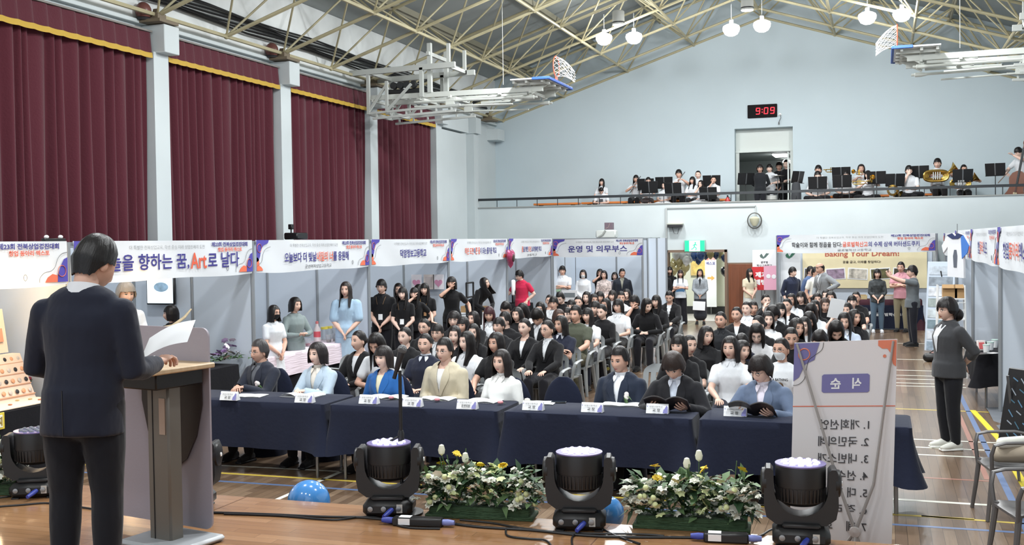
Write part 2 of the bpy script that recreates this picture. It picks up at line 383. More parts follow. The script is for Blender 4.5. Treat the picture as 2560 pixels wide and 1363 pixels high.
for i, k in enumerate(ks):
    m_ = M()
    for j in range(8): m_.rod((VX[j], Yk[k], bz(VX[j])), (VX[j+1], Yk[k], bz(VX[j+1])), RN, 7)
    for j in range(9): m_.ball((VX[j], Yk[k], bz(VX[j])), .055, 8, 6)
    struct('roof_truss_bottom_chord', m_, TRUSSM)
    if i+1 < len(ks):
        k2 = ks[i+1]; ym = (Yk[k]+Yk[k2])/2; m_ = M(); tx = [VX[j]+DV/2 for j in range(8)]
        for j in range(7): m_.rod((tx[j], ym, tz(tx[j])), (tx[j+1], ym, tz(tx[j+1])), RN, 7)
        for j in range(8):
            for kk in (k, k2):
                for q in (j, j+1): m_.rod((tx[j], ym, tz(tx[j])), (VX[q], Yk[kk], bz(VX[q])), RW, 6)
        struct('roof_truss_web', m_, TRUSSM)
for j in range(9): struct('roof_truss_long_chord', M().rod((VX[j], Yk[-8], bz(VX[j])), (VX[j], Yk[KG], bz(VX[j])), RN, 7), TRUSSM)
for j in range(8): struct('roof_purlin', M().rod((VX[j]+DV/2, Yk[-8], tz(VX[j]+DV/2)), (VX[j]+DV/2, GABLE, tz(VX[j]+DV/2)), RN, 7).bar((VX[j]+DV/2, Yk[-8], tz(VX[j]+DV/2)+.13), (VX[j]+DV/2, GABLE, tz(VX[j]+DV/2)+.13), .07, .14), mat('purlin_grey', (146, 142, 124), .6))
# bearing plates on the columns
for k in (-2, 0, 2, 4, 6, 8):
    y = Yk[k]; m_ = M().box((-11.30, y, 5.985), (.5, .5, .05)); m_.box((-11.30, y, 6.06), (.22, .22, .14)); m_.prism([(-.12, 0), (.12, 0), (.04, .22), (-.04, .22)], (-11.31, y-.01, 6.0), (1, 0, 0), (0, 0, 1), -.02)
    struct('trim_bearing_plate', m_, mat('bearing_rust', (112, 100, 82), .7))
sm = lambda a, b, x: (lambda t: t*t*(3-2*t))(min(1, max(0, (x-a)/(b-a))))
ga = lambda x, s: math.exp(-x*x/(2*s*s))
# ------------------------------------------------------------------ hall fittings: curtains, lamps, hoops, balcony rail, clock ...
VELVET = mat('maroon_velvet', (84, 38, 48), .9, bump=.25, bscale=30, sheen=.2, spec=.15)
GOLD = mat('gold_fringe', (206, 168, 58), .6, bump=.6, bscale=60, stretch=(1, 8, .4))
def curtain(y0, y1, seed, label):
    q = random.Random(seed); t = thing('curtain', label, 'curtain', (-11.40, (y0+y1)/2, 0), 0, 'maroon stage curtains along the left wall'); W_ = y1-y0
    cuts = [0]
    while cuts[-1] < 1: cuts.append(cuts[-1]+q.uniform(.14, .34)/W_)
    amp = [q.uniform(.45, 1) for _ in cuts]
    def off(u, v):
        u2 = min(.9999, max(0, u+.006*math.sin(v*3+u*40))); i = max(j for j in range(len(cuts)) if cuts[j] <= u2); f = (u2-cuts[i])/(cuts[min(i+1, len(cuts)-1)]-cuts[i]+1e-6)
        return (math.sin(math.pi*f)**1.3*amp[i]-.45)*(.10+.09*v)
    m_ = M(); m_.grid(300, 8, lambda u, v: (-.0+off(u, v), (u-.5)*W_*(1-.012*v), 5.72-4.3*v))
    m_.build('drape', VELVET, t, 80)
    n = 14
    def pl(u, v):
        f = (u*n) % 1; return (.075+.022*sm(0, .8, f)-.022*sm(.85, 1, f)+.03*v, (u-.5)*(W_+.02), 5.80-.36*v)
    va = M().grid(n*10, 3, pl).build('valance', VELVET, t, 30)
    def fp(u, v):
        f = (u*n) % 1; return (.112+.022*sm(0, .8, f)-.022*sm(.85, 1, f)+.006*v, (u-.5)*(W_+.02), 5.475-.085*v-.012*math.sin(f*math.pi))
    M().grid(n*10, 2, fp).build('gold_fringe', GOLD, va, 40)
    m_ = M().box((.05, 0, 5.82), (.14, W_+.02, .03)); m_.build('rail', mat('curtain_rail', (120, 116, 112), .6), t)
for i, (a, b, lb) in enumerate(((10.9, 14.93, 'maroon velvet curtain with torn valance, largest, nearest the stage'), (15.37, 18.89, 'maroon curtain with gold fringe behind the banner reading Art'), (19.33, 22.85, 'maroon curtain behind the booth of the pale blue dress'), (23.29, 26.80, 'narrow far maroon curtain partly behind the folded basketball hoop'))):
    curtain(a, b, i+3, lb)

# high-bay lamps in pairs under the truss
LAMPG = mat('lamp_glow', (255, 252, 244), .4, emit=9)
def lamp(x, y, z, label):
    t = thing('high_bay_lamp', label, 'ceiling lamp', (x, y, z), 0, 'high bay lamps under the roof truss')
    M().lathe((0, 0, 0), [(.0, -.15), (.08, -.14), (.15, -.10), (.195, -.02), (.205, .04), (.19, .09), (.12, .13), (.05, .15)], 24).build('bowl', LAMPG, t, 60)
    M().lathe((0, 0, 0), [(.05, .14), (.05, .24), (.02, .26)], 12).rod((0, 0, .26), (0, 0, .62), .008, 6).build('ballast_and_hanger', mat('lamp_cap', (170, 174, 176), .5), t)
    return t
def lamp_light(name, loc, e, up=False, size=.5):
    l = bpy.data.lights.new(name, 'POINT'); l.energy = e; l.shadow_soft_size = size/2; l.color = (.96, .985, 1)
    o = bpy.data.objects.new(name, l); COL.objects.link(o); o.location = loc
    if not up:
        l = bpy.data.lights.new(name, 'AREA'); l.energy = e*.72; l.shape = 'DISK'; l.size = size; l.color = (.96, .985, 1)
        o = bpy.data.objects.new(name, l); COL.objects.link(o); o.location = (loc[0], loc[1], loc[2]-.16)
LABL = ['left lamp of the glowing pair above the left end of the balcony', 'right lamp of the glowing pair above the left end of the balcony', 'left lamp of the glowing pair above the red digital clock', 'right lamp of the middle pair, just under the gable peak', 'left lamp of the glowing pair beside the right basketball net', 'glowing lamp right above the right basketball net']
for i, (px, py) in enumerate(((1510, 98), (1585, 95), (1828, 75), (1905, 65), (2168, 45), (2255, 38))):
    p = at(px, py, y=26.6); lamp(p.x, p.y, p.z, LABL[i])
    m_ = M().rod((0, 0, 0), (0, 0, bz(p.x)-p.z-.6), .006, 6)
    r = put('rod', m_.mesh('rod', STEEL), bpy.data.objects[[o.name for o in COL.objects if o.name.startswith('high_bay_lamp')][-1]], (0, 0, .6))
    if i % 2:
        lamp_light('lamp_light', (p.x-.35, p.y, p.z-.05), LAMP_W)
for y in (20.6, 14.2, 7.8, 1.4):
    for x in (-6.2, -3.1, .1):
        lamp_light('lamp_light', (x, y, 7.3), LAMP_W*(1 if y > 2 else .35))

# loudspeaker cans in the roof
for px, py, lb in ((1546, 45, 'pale cylinder loudspeaker hanging in the truss above the left lamp pair'), (1868, 8, 'pale cylinder loudspeaker hanging at the ridge near the top edge')):
    p = at(px, py, y=26.5); t = thing('ceiling_loudspeaker', lb, 'loudspeaker', p, 0)
    M().lathe((0, 0, 0), [(.13, -.18), (.15, -.17), (.15, .15), (.12, .18), (.04, .19)], 20).build('can', mat('can_grey', (170, 172, 170), .5), t)
    M().lathe((0, 0, 0), [(.152, -.13), (.156, -.12), (.152, -.10)], 20).build('ring', DARKMETAL, t)
    M().rod((0, 0, .18), (0, 0, tz(p.x)-p.z), .01, 6).build('rod', STEEL, t)

# folded ceiling-mounted basketball hoops
HW = paint((206, 210, 204), .45)
def hoop(x0, y0, z0, sgn, label):
    t = thing('basketball_hoop', label, 'basketball hoop', (x0, y0, z0), 0, 'folded basketball hoops under the truss')
    X = lambda *p: (p[0]*sgn, p[1], p[2])
    m_ = M().box(X(-.42, 0, 0), (.84, 1.8, .03), 0, .004); bd = m_.build('backboard', paint((226, 230, 230), .4), t)
    m_ = M().box(X(.01, 0, -.005), (.05, 1.84, .06), 0, .01)
    for s in (-1, 1): m_.box(X(-.17, s*.91, -.005), (.36, .05, .06), 0, .01)
    m_.build('edge_padding', mat('blue_padding', (52, 92, 172), .6), bd)
    m_ = M()
    for s in (-.62, -.2, .2, .62): m_.bar(X(-.84, s, -.06), X(-.05, s, -.06), .06, .06)
    for q in (-.15, -.5, -.78): m_.bar(X(q, -.85, -.05), X(q, .85, -.05), .05, .05)
    m_.build('back_frame', HW, bd)
    pts = [X(.0-.08, .225*math.sin(a), .36-.225*math.cos(a)) for a in [2*math.pi*i/28 for i in range(29)]]
    rg = M().tube(pts, .011, 8); rg.box(X(-.08, 0, .07), (.02, .16, .14), 0, .01); rg = rg.build('rim', mat('rim_orange', (206, 92, 66), .5), t)
    n = M()
    def np_(i, v):   # net: from the rim out along +x, drooping
        a = 2*math.pi*i/12; r = .22*(1-.45*v); return X(-.08+.40*v, r*math.sin(a), .36-r*math.cos(a)-.24*v*v)
    for i in range(12):
        n.tube([np_(i+.5*k, k/6) for k in range(7)], .0042, 4); n.tube([np_(i-.5*k, k/6) for k in range(7)], .0042, 4)
    n.build('net', mat('net_white', (232, 232, 230), .8), rg)
    m_ = M()
    for s in (-.46, .46):
        m_.bar(X(-4.35, s, -.14), X(-.25, s, -.16), .08, .11)
        m_.rod(X(-3.2, s*1.2, -.30), X(-.35, s*1.2, -.34), .025); m_.rod(X(-3.2, s*1.2, -.40), X(-.9, s*1.2, -.46), .018)
        m_.lathe(X(-.4, s*1.2, -.34), [(.0, 0), (.045, .02), (.045, .14), (.02, .26)], 10, axis=(-sgn, 0, 0))
        m_.bar(X(-2.45, s*1.2, -.34), X(-2.25, s*1.2, -.34), .04, .2); m_.bar(X(-1.5, s, -.22), X(-.5, s, -.1), .05, .05); m_.bar(X(-2.0, s, -.26), X(-.6, s, -.25), .05, .05); m_.bar(X(-.55, s, -.28), X(-.15, s, -.06), .04, .05)
    for q in (-.5, -1.2, -2.35, -3.1, -4.2): m_.bar(X(q, -.6, -.22), X(q, .6, -.22), .05, .06)
    m_.build('folding_arm', HW, t)
    m_ = M()
    for s in (-.6, .6):
        m_.bar(X(-4.75, s, .42), X(-2.2, s, .46), .08, .12); m_.bar(X(-4.3, s, .42), X(-4.3, s, -.52), .07, .07); m_.bar(X(-3.85, s, .2), X(-3.85, s, -.5), .06, .06); m_.bar(X(-3.0, s, .44), X(-3.0, s, -.2), .08, .08)
        m_.bar(X(-4.3, s, -.46), X(-3.85, s, .12), .05, .05); m_.bar(X(-3.85, s, -.46), X(-3.25, s, .1), .05, .05)
        m_.bar(X(-4.3, s, -.5), X(-2.1, s, -.42), .05, .05); m_.bar(X(-4.2, s, -.62), X(-2.2, s, -.54), .05, .05)
        for q in range(6): m_.bar(X(-4.1+.36*q, s, -.5+.013*q), X(-4.1+.36*q, s, -.61+.013*q), .035, .035)
        m_.bar(X(-2.85, s*.8, -.1), X(-2.85, s*.8, bz(x0-2.85*sgn)-z0), .09, .09); m_.bar(X(-2.4, s*.8, .42), X(-2.4, s*.8, .95), .07, .07)
    for q, z in ((-4.3, .42), (-2.4, .46), (-4.3, -.5), (-2.85, .75), (-3.85, -.5)): m_.bar(X(q, -.6, z), X(q, .6, z), .07, .08)
    m_.build('mounting_frame', paint((182, 186, 182), .5), t)
    m_ = M()
    for q in range(4): m_.lathe(X(-3.9+.16*q, -.1, .16), [(.07, -.06), (.08, -.05), (.08, .05), (.07, .06)], 14, axis=(0, 1, 0))
    m_.box(X(-3.6, .1, .04), (1.0, .3, .1), 0, .02)
    m_.build('winch', mat('winch_dark', (48, 50, 52), .5), t)
    M().rod(X(-1.2, -.3, .0), X(-1.2, -.3, tz(x0-1.2*sgn)-z0), .007, 5).build('lift_cable', paint((196, 198, 194), .6), t)
    return t
hoop(-6.58, 22.6, 5.72, 1, 'folded basketball hoop on the left, white frame crossing the curtains')
hoop(.22, 22.6, 5.86, -1, 'folded basketball hoop at the upper right with hanging net')

# long cables and siren domes on the left wall
m_ = M()
for k in range(7):
    q = random.Random(k); m_.tube([(-11.44+.02*(k % 2), y, 6.50+.045*(k-3)+.03*math.sin(y*1.3+k)) for y in [6+1.2*i for i in range(22)]], .020, 5)
tag(m_.build('cable_bundle', BLACK), 'thick black cable bundle running along the upper left wall', 'cable')
for y, lb in ((15.0, 'dark red siren dome on the bracket nearest the stage'), (18.93, 'dark red siren dome on the second wall bracket')):
    t = thing('siren', lb, 'siren', (-11.40, y-.12, 6.15), 0); M().ball((0, 0, 0), (.13, .13, .15), 16, 10).build('dome', mat('siren_red', (112, 70, 64), .35), t); M().lathe((0, 0, -.15), [(.11, 0), (.12, .03), (.1, .05)], 16).build('base', DARKMETAL, t)

# balcony: rail, benches
t = thing('balcony_rail', 'dark handrail along the front edge of the balcony', 'railing', ((LX+RX)/2, BACK+.05, 3.32), 0)
M().bar((-8.25, 0, .23), (8.25, 0, .23), .07, .07).build('handrail', mat('rail_dark', (40, 44, 48), .4), t)
m_ = M()
for i in range(27):
    M().rod((-8.1+.62*i, 0, 0), (-8.1+.62*i, 0, .2), .011, 6).build('post', mat('rail_dark', (40, 44, 48), .4), t)
ORANGE = mat('bench_orange', (216, 126, 58), .55, var=.08, vscale=3)
k = 0
for x0, x1 in ((-10.0, -8.6), (-8.5, -7.0), (-6.9, -5.5), (-5.4, -4.2), (-2.0, -1.0), (-.9, .2), (.3, 1.3), (1.4, 2.5)):
    for y, z, nm in ((30.82, 3.30, 'front'), (31.45, 3.45, 'rear')):
        if nm == 'rear' and x0 > 1.35: continue
        t = thing('bench', f'orange {nm} balcony bench '+('left of the upper doorway, %s' if x0 < -3 else 'right of the upper doorway, %s') % {0: 'by the left corner', 1: 'under the bowed child', 2: 'under the flute players', 3: 'beside the doorway', 4: 'beside the black bag', 5: 'under the brass players', 6: 'under the tuba player', 7: 'below the free music stand'}[k], 'bench', ((x0+x1)/2, y, 2.85), 0, 'orange bleacher benches on the balcony')
        M().box((0, 0, z-2.85-.03), (x1-x0, .34, .06), 0, .01).build('seat', ORANGE, t)
        for s in (-1, 1): M().box((s*(x1-x0)*.36, 0, (z-2.85-.06)/2), (.06, .28, z-2.85-.06), 0).build('leg', DARKMETAL, t)
    k += 1

# digital clock
p = at(1906, 278, y=GABLE); cx = p.x; t = thing('digital_clock', 'black digital wall clock with red digits reading 9:09', 'clock', (cx, GABLE-.03, p.z), 0)
M().box((0, 0, 0), (.84, .06, .38), 0, .012).build('case', mat('clock_black', (16, 10, 12), .75, spec=.2), t)
m_ = M()
SEG = {'9': 'abcdfg', '0': 'abcdef'}
def seg(ch, ox):
    w, h = .10, .17; P = {'a': ((0, h), (w, h)), 'b': ((w, h), (w, h/2)), 'c': ((w, h/2), (w, 0)), 'd': ((0, 0), (w, 0)), 'e': ((0, 0), (0, h/2)), 'f': ((0, h/2), (0, h)), 'g': ((0, h/2), (w, h/2))}
    for s in SEG[ch]: (a, b), (c, d) = P[s]; m_.bar((ox+a+(b-h/2)*.08, -.034, b-h/2), (ox+c+(d-h/2)*.08, -.034, d-h/2), .022, .022, 0, (0, 1, 0))
seg('9', -.17); seg('0', .06); seg('9', .24)
for z in (-.035, .045): m_.box((.0, -.036, z), (.026, .01, .026))
m_.build('digits', mat('led_red', (255, 24, 44), .5, emit=1.3), t)
t = thing('wall_socket', 'small socket and dangling plug right of the digital clock', 'socket', (cx+.5, GABLE-.02, p.z-.12), 0)
M().box((0, 0, 0), (.08, .03, .08), 0, .008).build('plate', WHITE, t); M().tube([(0, -.03, 0), (.03, -.05, -.1), (-.03, -.03, -.22)], .008, 6).box((-.03, -.03, -.26), (.03, .03, .07)).build('plug', BLACK, t)
# exit sign, flood light, cable coil, conduits
p = at(1738, 615, y=BACK); t = thing('exit_sign', 'green and white lit exit sign above the open doorway', 'sign', (p.x, BACK-.05, p.z), 0)
M().box((0, 0, 0), (.58, .09, .33), 0, .01).build('case', paint((150, 190, 176), .4), t)
M().box((-.21, -.05, 0), (.12, .01, .29)).box((.21, -.05, 0), (.12, .01, .29)).build('green_panel', mat('exit_green', (30, 176, 128), .4, emit=.8), t)
M().box((0, -.05, 0), (.3, .01, .29)).build('white_panel', mat('exit_white', (206, 250, 236), .4, emit=1.0), t)
m_ = M().ball((.02, -.058, .085), (.022, .004, .022), 8, 6)
for a, b in (((.02, .06), (-.01, -.02)), ((-.01, -.02), (.05, -.06)), ((.05, -.06), (.03, -.12)), ((-.01, -.02), (-.05, -.08)), ((-.05, -.08), (-.10, -.09)), ((.015, .045), (-.05, .01)), ((.015, .045), (.07, .02))): m_.bar((a[0], -.058, a[1]), (b[0], -.058, b[1]), .022, .006, 0, (0, 1, 0))
m_.build('running_figure', mat('exit_green', (30, 176, 128), .4), t)
p = at(1690, 563, y=BACK); t = thing('flood_light', 'flat floodlight fixed to the white wall above the doorway', 'lamp', (p.x, BACK-.12, p.z), 0)
M().box((0, 0, .03), (.44, .24, .05), 0, .015).build('housing', paint((190, 192, 180), .5), t); M().box((0, -.02, -.03), (.40, .2, .07), 0, .01).build('lens', DARKMETAL, t); M().tube([(-.1, .06, -.06), (-.05, .08, -.22), (.05, .08, -.24), (.1, .06, -.08)], .006, 6).build('wire', DARKMETAL, t)
p = at(1888, 552, y=BACK); t = thing('alarm_light', 'cream wall light ringed with coiled cable below the balcony', 'lamp', (p.x, BACK-.16, p.z), 0)
M().lathe((0, 0, -.14), [(.06, 0), (.12, .12), (.14, .2), (.05, .25)], 16).build('shade', paint((196, 194, 168), .5), t)
m_ = M()
for q in range(4): m_.tube([(.17*math.cos(a)*(1+.05*q), -.02+.01*q, .20*math.sin(a)*(1+.03*q)) for a in [2*math.pi*i/20 for i in range(21)]], .006, 5)
m_.build('cable_coil', paint((96, 96, 92), .6), t)
m_ = M(); xl = at(1666, 520, y=BACK).x; xr = p.x+.02; zt_ = 3.18
m_.bar((xl, BACK-.02, zt_), (xr, BACK-.02, zt_), .035, .035); m_.bar((xl, BACK-.02, .0), (xl, BACK-.02, zt_), .05, .05); m_.bar((xr, BACK-.02, 2.85), (xr, BACK-.02, zt_), .035, .035)
struct('trim_conduit', m_, paint((176, 180, 180), .5))
p = at(1852, 665, y=BACK); m_ = M().box((p.x, BACK-.03, .8), (.66, .06, 1.6), 0, .01); m_.box((p.x, BACK-.01, .81), (.72, .05, 1.66), 1)
for q in (-.15, .15): m_.box((p.x+q, BACK-.065, .8), (.26, .012, 1.45), 0, .004)
struct('door_3', m_, [mat('door_brown', (112, 62, 36), .4, var=.12, vscale=3, stretch=(6, 6, .6)), mat('door_frame_brown', (118, 96, 80), .5)])
# ------------------------------------------------------------------ exhibition booths, banners and what stands in them
PANEL = mat('booth_panel', (196, 206, 218), .55, var=.02, vscale=1.2)
BAN = mat('banner_cloth', (228, 232, 236), .75, bump=.12, bscale=5)
_b = BAN.node_tree.nodes['Principled BSDF']; _t = BAN.node_tree.nodes.new('ShaderNodeBsdfTranslucent'); _x = BAN.node_tree.nodes.new('ShaderNodeMixShader'); _x.inputs[0].default_value = .22
_t.inputs[0].default_value = (.8, .82, .85, 1); BAN.node_tree.links.new(_b.outputs[0], _x.inputs[1]); BAN.node_tree.links.new(_t.outputs[0], _x.inputs[2]); BAN.node_tree.links.new(_x.outputs[0], BAN.node_tree.nodes['Material Output'].inputs[0])
INK = [paint((54, 50, 128), .7), paint((214, 92, 64), .7), paint((96, 98, 100), .7), paint((74, 66, 158), .7), paint((222, 110, 78), .7), paint((44, 44, 48), .7)]
POST = ALU
def booth(x0, x1, y0, y1, back, label, h=2.36, sides=(0, 1), n=3):
    """x0/x1 front and back line (or the reverse); back = 'x' when the booth opens sideways along x"""
    t = thing('exhibition_booth', label, 'booth', ((x0+x1)/2, (y0+y1)/2, 0), 0, 'white panel exhibition booths'); ox, oy = (x0+x1)/2, (y0+y1)/2
    def pn(a, b, nm):
        d = Vector(b)-Vector(a); L = d.length; k = max(1, round(L/1.15))
        M().bar((a[0]-ox, a[1]-oy, h/2), (b[0]-ox, b[1]-oy, h/2), .02, h-.06).build(nm, PANEL, t)
        for i in range(k+1):
            p = Vector(a)+d*(i/k); M().lathe((p.x-ox, p.y-oy, 0), [(.028, 0), (.028, h)], 8).build('post', POST, t)
        m_ = M()
        for z in (.05, h-.03): m_.bar((a[0]-ox, a[1]-oy, z), (b[0]-ox, b[1]-oy, z), .035, .05)
        m_.build('rail', POST, t)
    if back == 'x':
        pn((x1, y0), (x1, y1), 'back_panel')
        for s in sides: pn((x0, (y0, y1)[s]), (x1, (y0, y1)[s]), 'side_panel')
        M().bar((x0-ox, y0-oy, h-.02), (x0-ox, y1-oy, h-.02), .03, .04).build('fascia_rail', POST, t)
    else:
        pn((x0, y1), (x1, y1), 'back_panel')
        for s in sides: pn(((x0, x1)[s], y0), ((x0, x1)[s], y1), 'side_panel')
        M().bar((x0-ox, y0-oy, h-.02), (x1-ox, y0-oy, h-.02), .03, .04).build('fascia_rail', POST, t)
    return t
def banner(o, ux, W_, h, title, tw, th, label, sub=None, sw=1, tv=.43, group='white fascia banners along the booths'):
    """o: lower left corner, seen from the front"""
    o = Vector(o); ux = Vector(ux).normalized(); uz = Vector((0, 0, 1)); n = ux.cross(uz)
    t = thing('booth_banner', label, 'banner', o, 0, group)
    P = lambda u, v, e=0: ux*u+uz*v+n*e
    cl = M(); cl.grid(40, 6, lambda u, v: P(u*W_, v*h-.012*math.sin(u*9)*(1-v)-.02*math.sin(math.pi*u)*(1-v), .006*math.sin(u*17+v*4)))
    cl.build('cloth', BAN, t, 80)
    m_ = M(); e = .012
    if title: line(m_, title, P(W_/2, h*tv, e), ux, uz, tw, th, 0, .018)
    if sub: letter(m_, sub, P(W_/2, h*.11, e), ux, uz, sw, .055, 5, .0)
    letter(m_, '제23회 전북상업경진대회', P(W_-.12-.24*W_/2, h*.885, e), ux, uz, .24*W_, .06, 0, .03)
    letter(m_, '창업 동아리 엑스포', P(W_-.12-.24*W_/2, h*.73, e), ux, uz, .16*W_, .055, 1, .03)
    letter(m_, '더 특별한 전북상업교육, 학생 중심 미래 상업인재의 도전', P(W_*.47, h*.82, e), ux, uz, .42*W_, .05, 2, -.012)
    m_.build('lettering', INK, t, 0)
    s = M()
    def poly(pts, mi, ee=.010):
        q = [P(a, b, ee) for a, b in pts]; s.add(q, [tuple(range(len(q)))], mi)
    k = h
    poly([(0, k), (0, .32*k), (.10*k, .35*k), (.2*k, .5*k), (.26*k, .72*k), (.42*k, .84*k), (.66*k, .9*k), (.72*k, k)], 3)
    poly([(0, .02), (.34*k, .02), (.33*k, .10*k), (.24*k, .17*k), (.15*k, .2*k), (.13*k, .38*k), (.06*k, .46*k), (0, .46*k)], 4)
    poly([(W_, .02), (W_, .62*k), (W_-.12*k, .58*k), (W_-.24*k, .4*k), (W_-.33*k, .2*k), (W_-.34*k, .02)], 3)
    poly([(W_-.34*k, .021), (W_-.32*k, .2*k), (W_-.5*k, .24*k), (W_-.66*k, .16*k), (W_-.74*k, .021)], 4)
    s.tube(smooth([P(W_-a*k, b*k, .012) for a, b in ((.92, .05), (.9, .16), (.76, .27), (.55, .31), (.42, .4), (.33, .58), (.2, .7), (.02, .74))]), .003, 4, 2)
    s.tube(smooth([P(a*k, b*k, .012) for a, b in ((.02, .2), (.14, .26), (.28, .34), (.36, .56), (.52, .72), (.8, .79))]), .003, 4, 2)
    for cu, cv in ((W_-.2*k, .3*k), (.15*k, .75*k)): s.tube([P(cu+.13*k*math.cos(a), cv+.13*k*math.sin(a), .014) for a in [2*math.pi*i/20 for i in range(21)]], .0035, 4, 4)
    s.tube([P(W_-1.35*k+.05*k*math.cos(a), .18*k+.07*k*math.sin(a), .012) for a in [2*math.pi*i/14 for i in range(15)]], .003, 4, 2)
    s.build('printed_shapes', INK, t, 0)
    return t
BX, BB = -8.066, -10.95
BL = ['leftmost white booth with lamp-lit jewellery display', 'white booth with the wall television, behind the speaker', 'white booth with the pink covered table', 'white booth with heart posters and apron staff', 'white booth holding the black hand truck', 'white booth behind the red polo shirt']
for i in range(6): booth(BX, BB, 5.7+3.5*i, 9.2+3.5*i-(.07 if i < 5 else 0), 'x', BL[i], sides=(0,) if i < 5 else (0, 1))
T = [(None, 0, 0, 'leftmost banner with warm lamps glowing through it', None),
     ([('하늘을 향하는 꿈,', 0), ('Art', 1), ('로 날다', 0)], 2.75, .20, 'banner with the red word Art, partly behind the speaker', None),
     ([('오늘보다 더 빛날', 0), ('내일의 너', 1), ('를 응원해', 0)], 1.95, .145, 'banner above the pale blue dress', '군산여자상업고등학교'),
     ([('덕암정보고등학교', 0)], 1.15, .15, 'banner with one short navy title above the apron staff', None),
     ([('작은 도전', 1), ('이', 0), ('큰 꿈', 1), ('이 되는 즐거운 학교', 0)], 1.9, .14, 'banner starting with red words, left of the heart balloon', None),
     ([('꿈', 1), ('을 향한', 0), ('도전', 1), ('으로 행복한 학교', 0)], 1.55, .13, 'banner above the red polo shirt', '고등학교')]
for i, (ti, tw, th_, lb, sub) in enumerate(T):
    y0 = 5.7+3.5*i+.05; banner((BX+.03, y0, 1.93), (0, 1, 0), 3.4, .44, ti, tw, th_, lb, sub, .8)
# warm bulbs behind the two left banners
BULB = mat('warm_bulb', (255, 206, 130), .4, emit=14)
for px, py, lb in ((46, 690, 'warm bulb glowing low in the leftmost booth banner'), (2, 700, 'warm bulb glowing at the left picture edge'), (326, 690, 'warm bulb glowing beside the head of the speaker')):
    p = at(px, py, x=BX-.10); t = thing('spot_lamp', lb, 'lamp', p, 0)
    M().ball((0, 0, 0), (.055, .055, .06), 14, 10).build('bulb', BULB, t); M().lathe((0, 0, .04), [(.03, 0), (.035, .08), (.01, .3)], 10).build('holder', BLACK, t)
    l = bpy.data.lights.new('bulb_light', 'POINT'); l.energy = 6; l.color = (1, .72, .42); l.shadow_soft_size = .06
    o = bpy.data.objects.new('bulb_light', l); COL.objects.link(o); o.location = (p.x-.08, p.y, p.z-.1)
# operations booth across the far left end
OB = 26.75
booth(BX+.02, -5.69, OB, 28.9, 'y', 'operations booth facing the stage at the far left end')
banner((BX+.05, OB-.03, 1.90), (1, 0, 0), 2.34, .44, [('운영 및 의무부스', 0)], 1.55, .17, 'wide navy titled banner across the operations booth')
m_ = M().box((-5.42, OB+.5, 1.17), (.5, .02, 2.34)); t = thing('partition_panel', 'plain white panel strip right of the operations booth', 'panel', (0, 0, 0)); m_.build('panel', PANEL, t)
for x in (-5.66, -5.42, -5.18): M().lathe((x, OB+.5, 0), [(.026, 0), (.026, 2.34)], 8).build('post', POST, t)
# booths along the right side
RXF = 1.45; YR = [11.2, 15.25, 19.7, 23.8, 28.0]
RL = ['white booth at the right edge above the navy covered chair', 'white booth on the right with the black covered chair and table', 'white booth on the right behind the hanging T-shirt', 'far right white booth beside the baking stand']
for i in range(4):
    booth(RXF, 4.4, YR[i]+.07, YR[i+1], 'x', RL[i], sides=(0, 1) if i == 3 else (1,))
    banner((RXF-.03, YR[i+1]-.06, 1.90 if i < 3 else 1.86), (0, -1, 0), YR[i+1]-YR[i]-.12, .5, [('창업', 0), ('동아리', 1), ('엑스포', 0)], [2.6, 1.5, 1.4, 1.2][i], .2,
           ['nearest banner on the right, cut by the picture edge', 'banner on the right just beyond the tall grey post', 'banner on the right behind the hanging T-shirt', 'short far banner beside the baking stand'][i])
# baking stand at the far right
booth(-2.5, 1.25, 28.0, 29.85, 'y', 'baking booth with the cream photo backdrop', sides=(0, 1))
banner((-2.5, 27.96, 1.93), (1, 0, 0), 3.72, .44, [('학술이와 함께 정읍을 담다:', 5), ('글로벌학산고', 1), ('의 수제 삼색 버터샌드쿠키', 0)], 3.0, .13, 'banner of the butter cookie stand at the far right', '글로벌학산고등학교', .8)
t = thing('backdrop_print', 'cream backdrop reading Baking Your Dream with food photos', 'backdrop', (0, 29.79, 0))
M().box((-.45, 0, 1.58), (3.1, .02, 1.25)).build('sheet', mat('cream_print', (226, 214, 176), .7, var=.06, vscale=2), t)
m_ = M(); letter(m_, 'Baking Your Dream!', (-.5, -.014, 1.84), (1, 0, 0), (0, 0, 1), 1.85, .19, 0, .02); letter(m_, '꿈을 굽고, 미래를 창업하다!', (-.5, -.014, 1.64), (1, 0, 0), (0, 0, 1), .95, .075, 1, .02)
m_.build('lettering', [paint((176, 92, 76), .7), paint((66, 56, 48), .7)], t, 0)
PC = [(92, 84, 76), (150, 130, 150), (190, 184, 172), (96, 92, 60), (70, 66, 50)]
for i in range(5):
    x = -1.72+.56*i; f = M().box((x, -.014, 1.33), (.50, .008, .30), 0, 0, (0, .06*(-1)**i, 0)).build('photo_frame', PAPER, t)
    M().box((x, -.02, 1.33), (.45, .006, .25), 0, 0, (0, .06*(-1)**i, 0)).build('photo', mat('photo_print_%d' % i, PC[i], .5, var=.5, vscale=9), f)

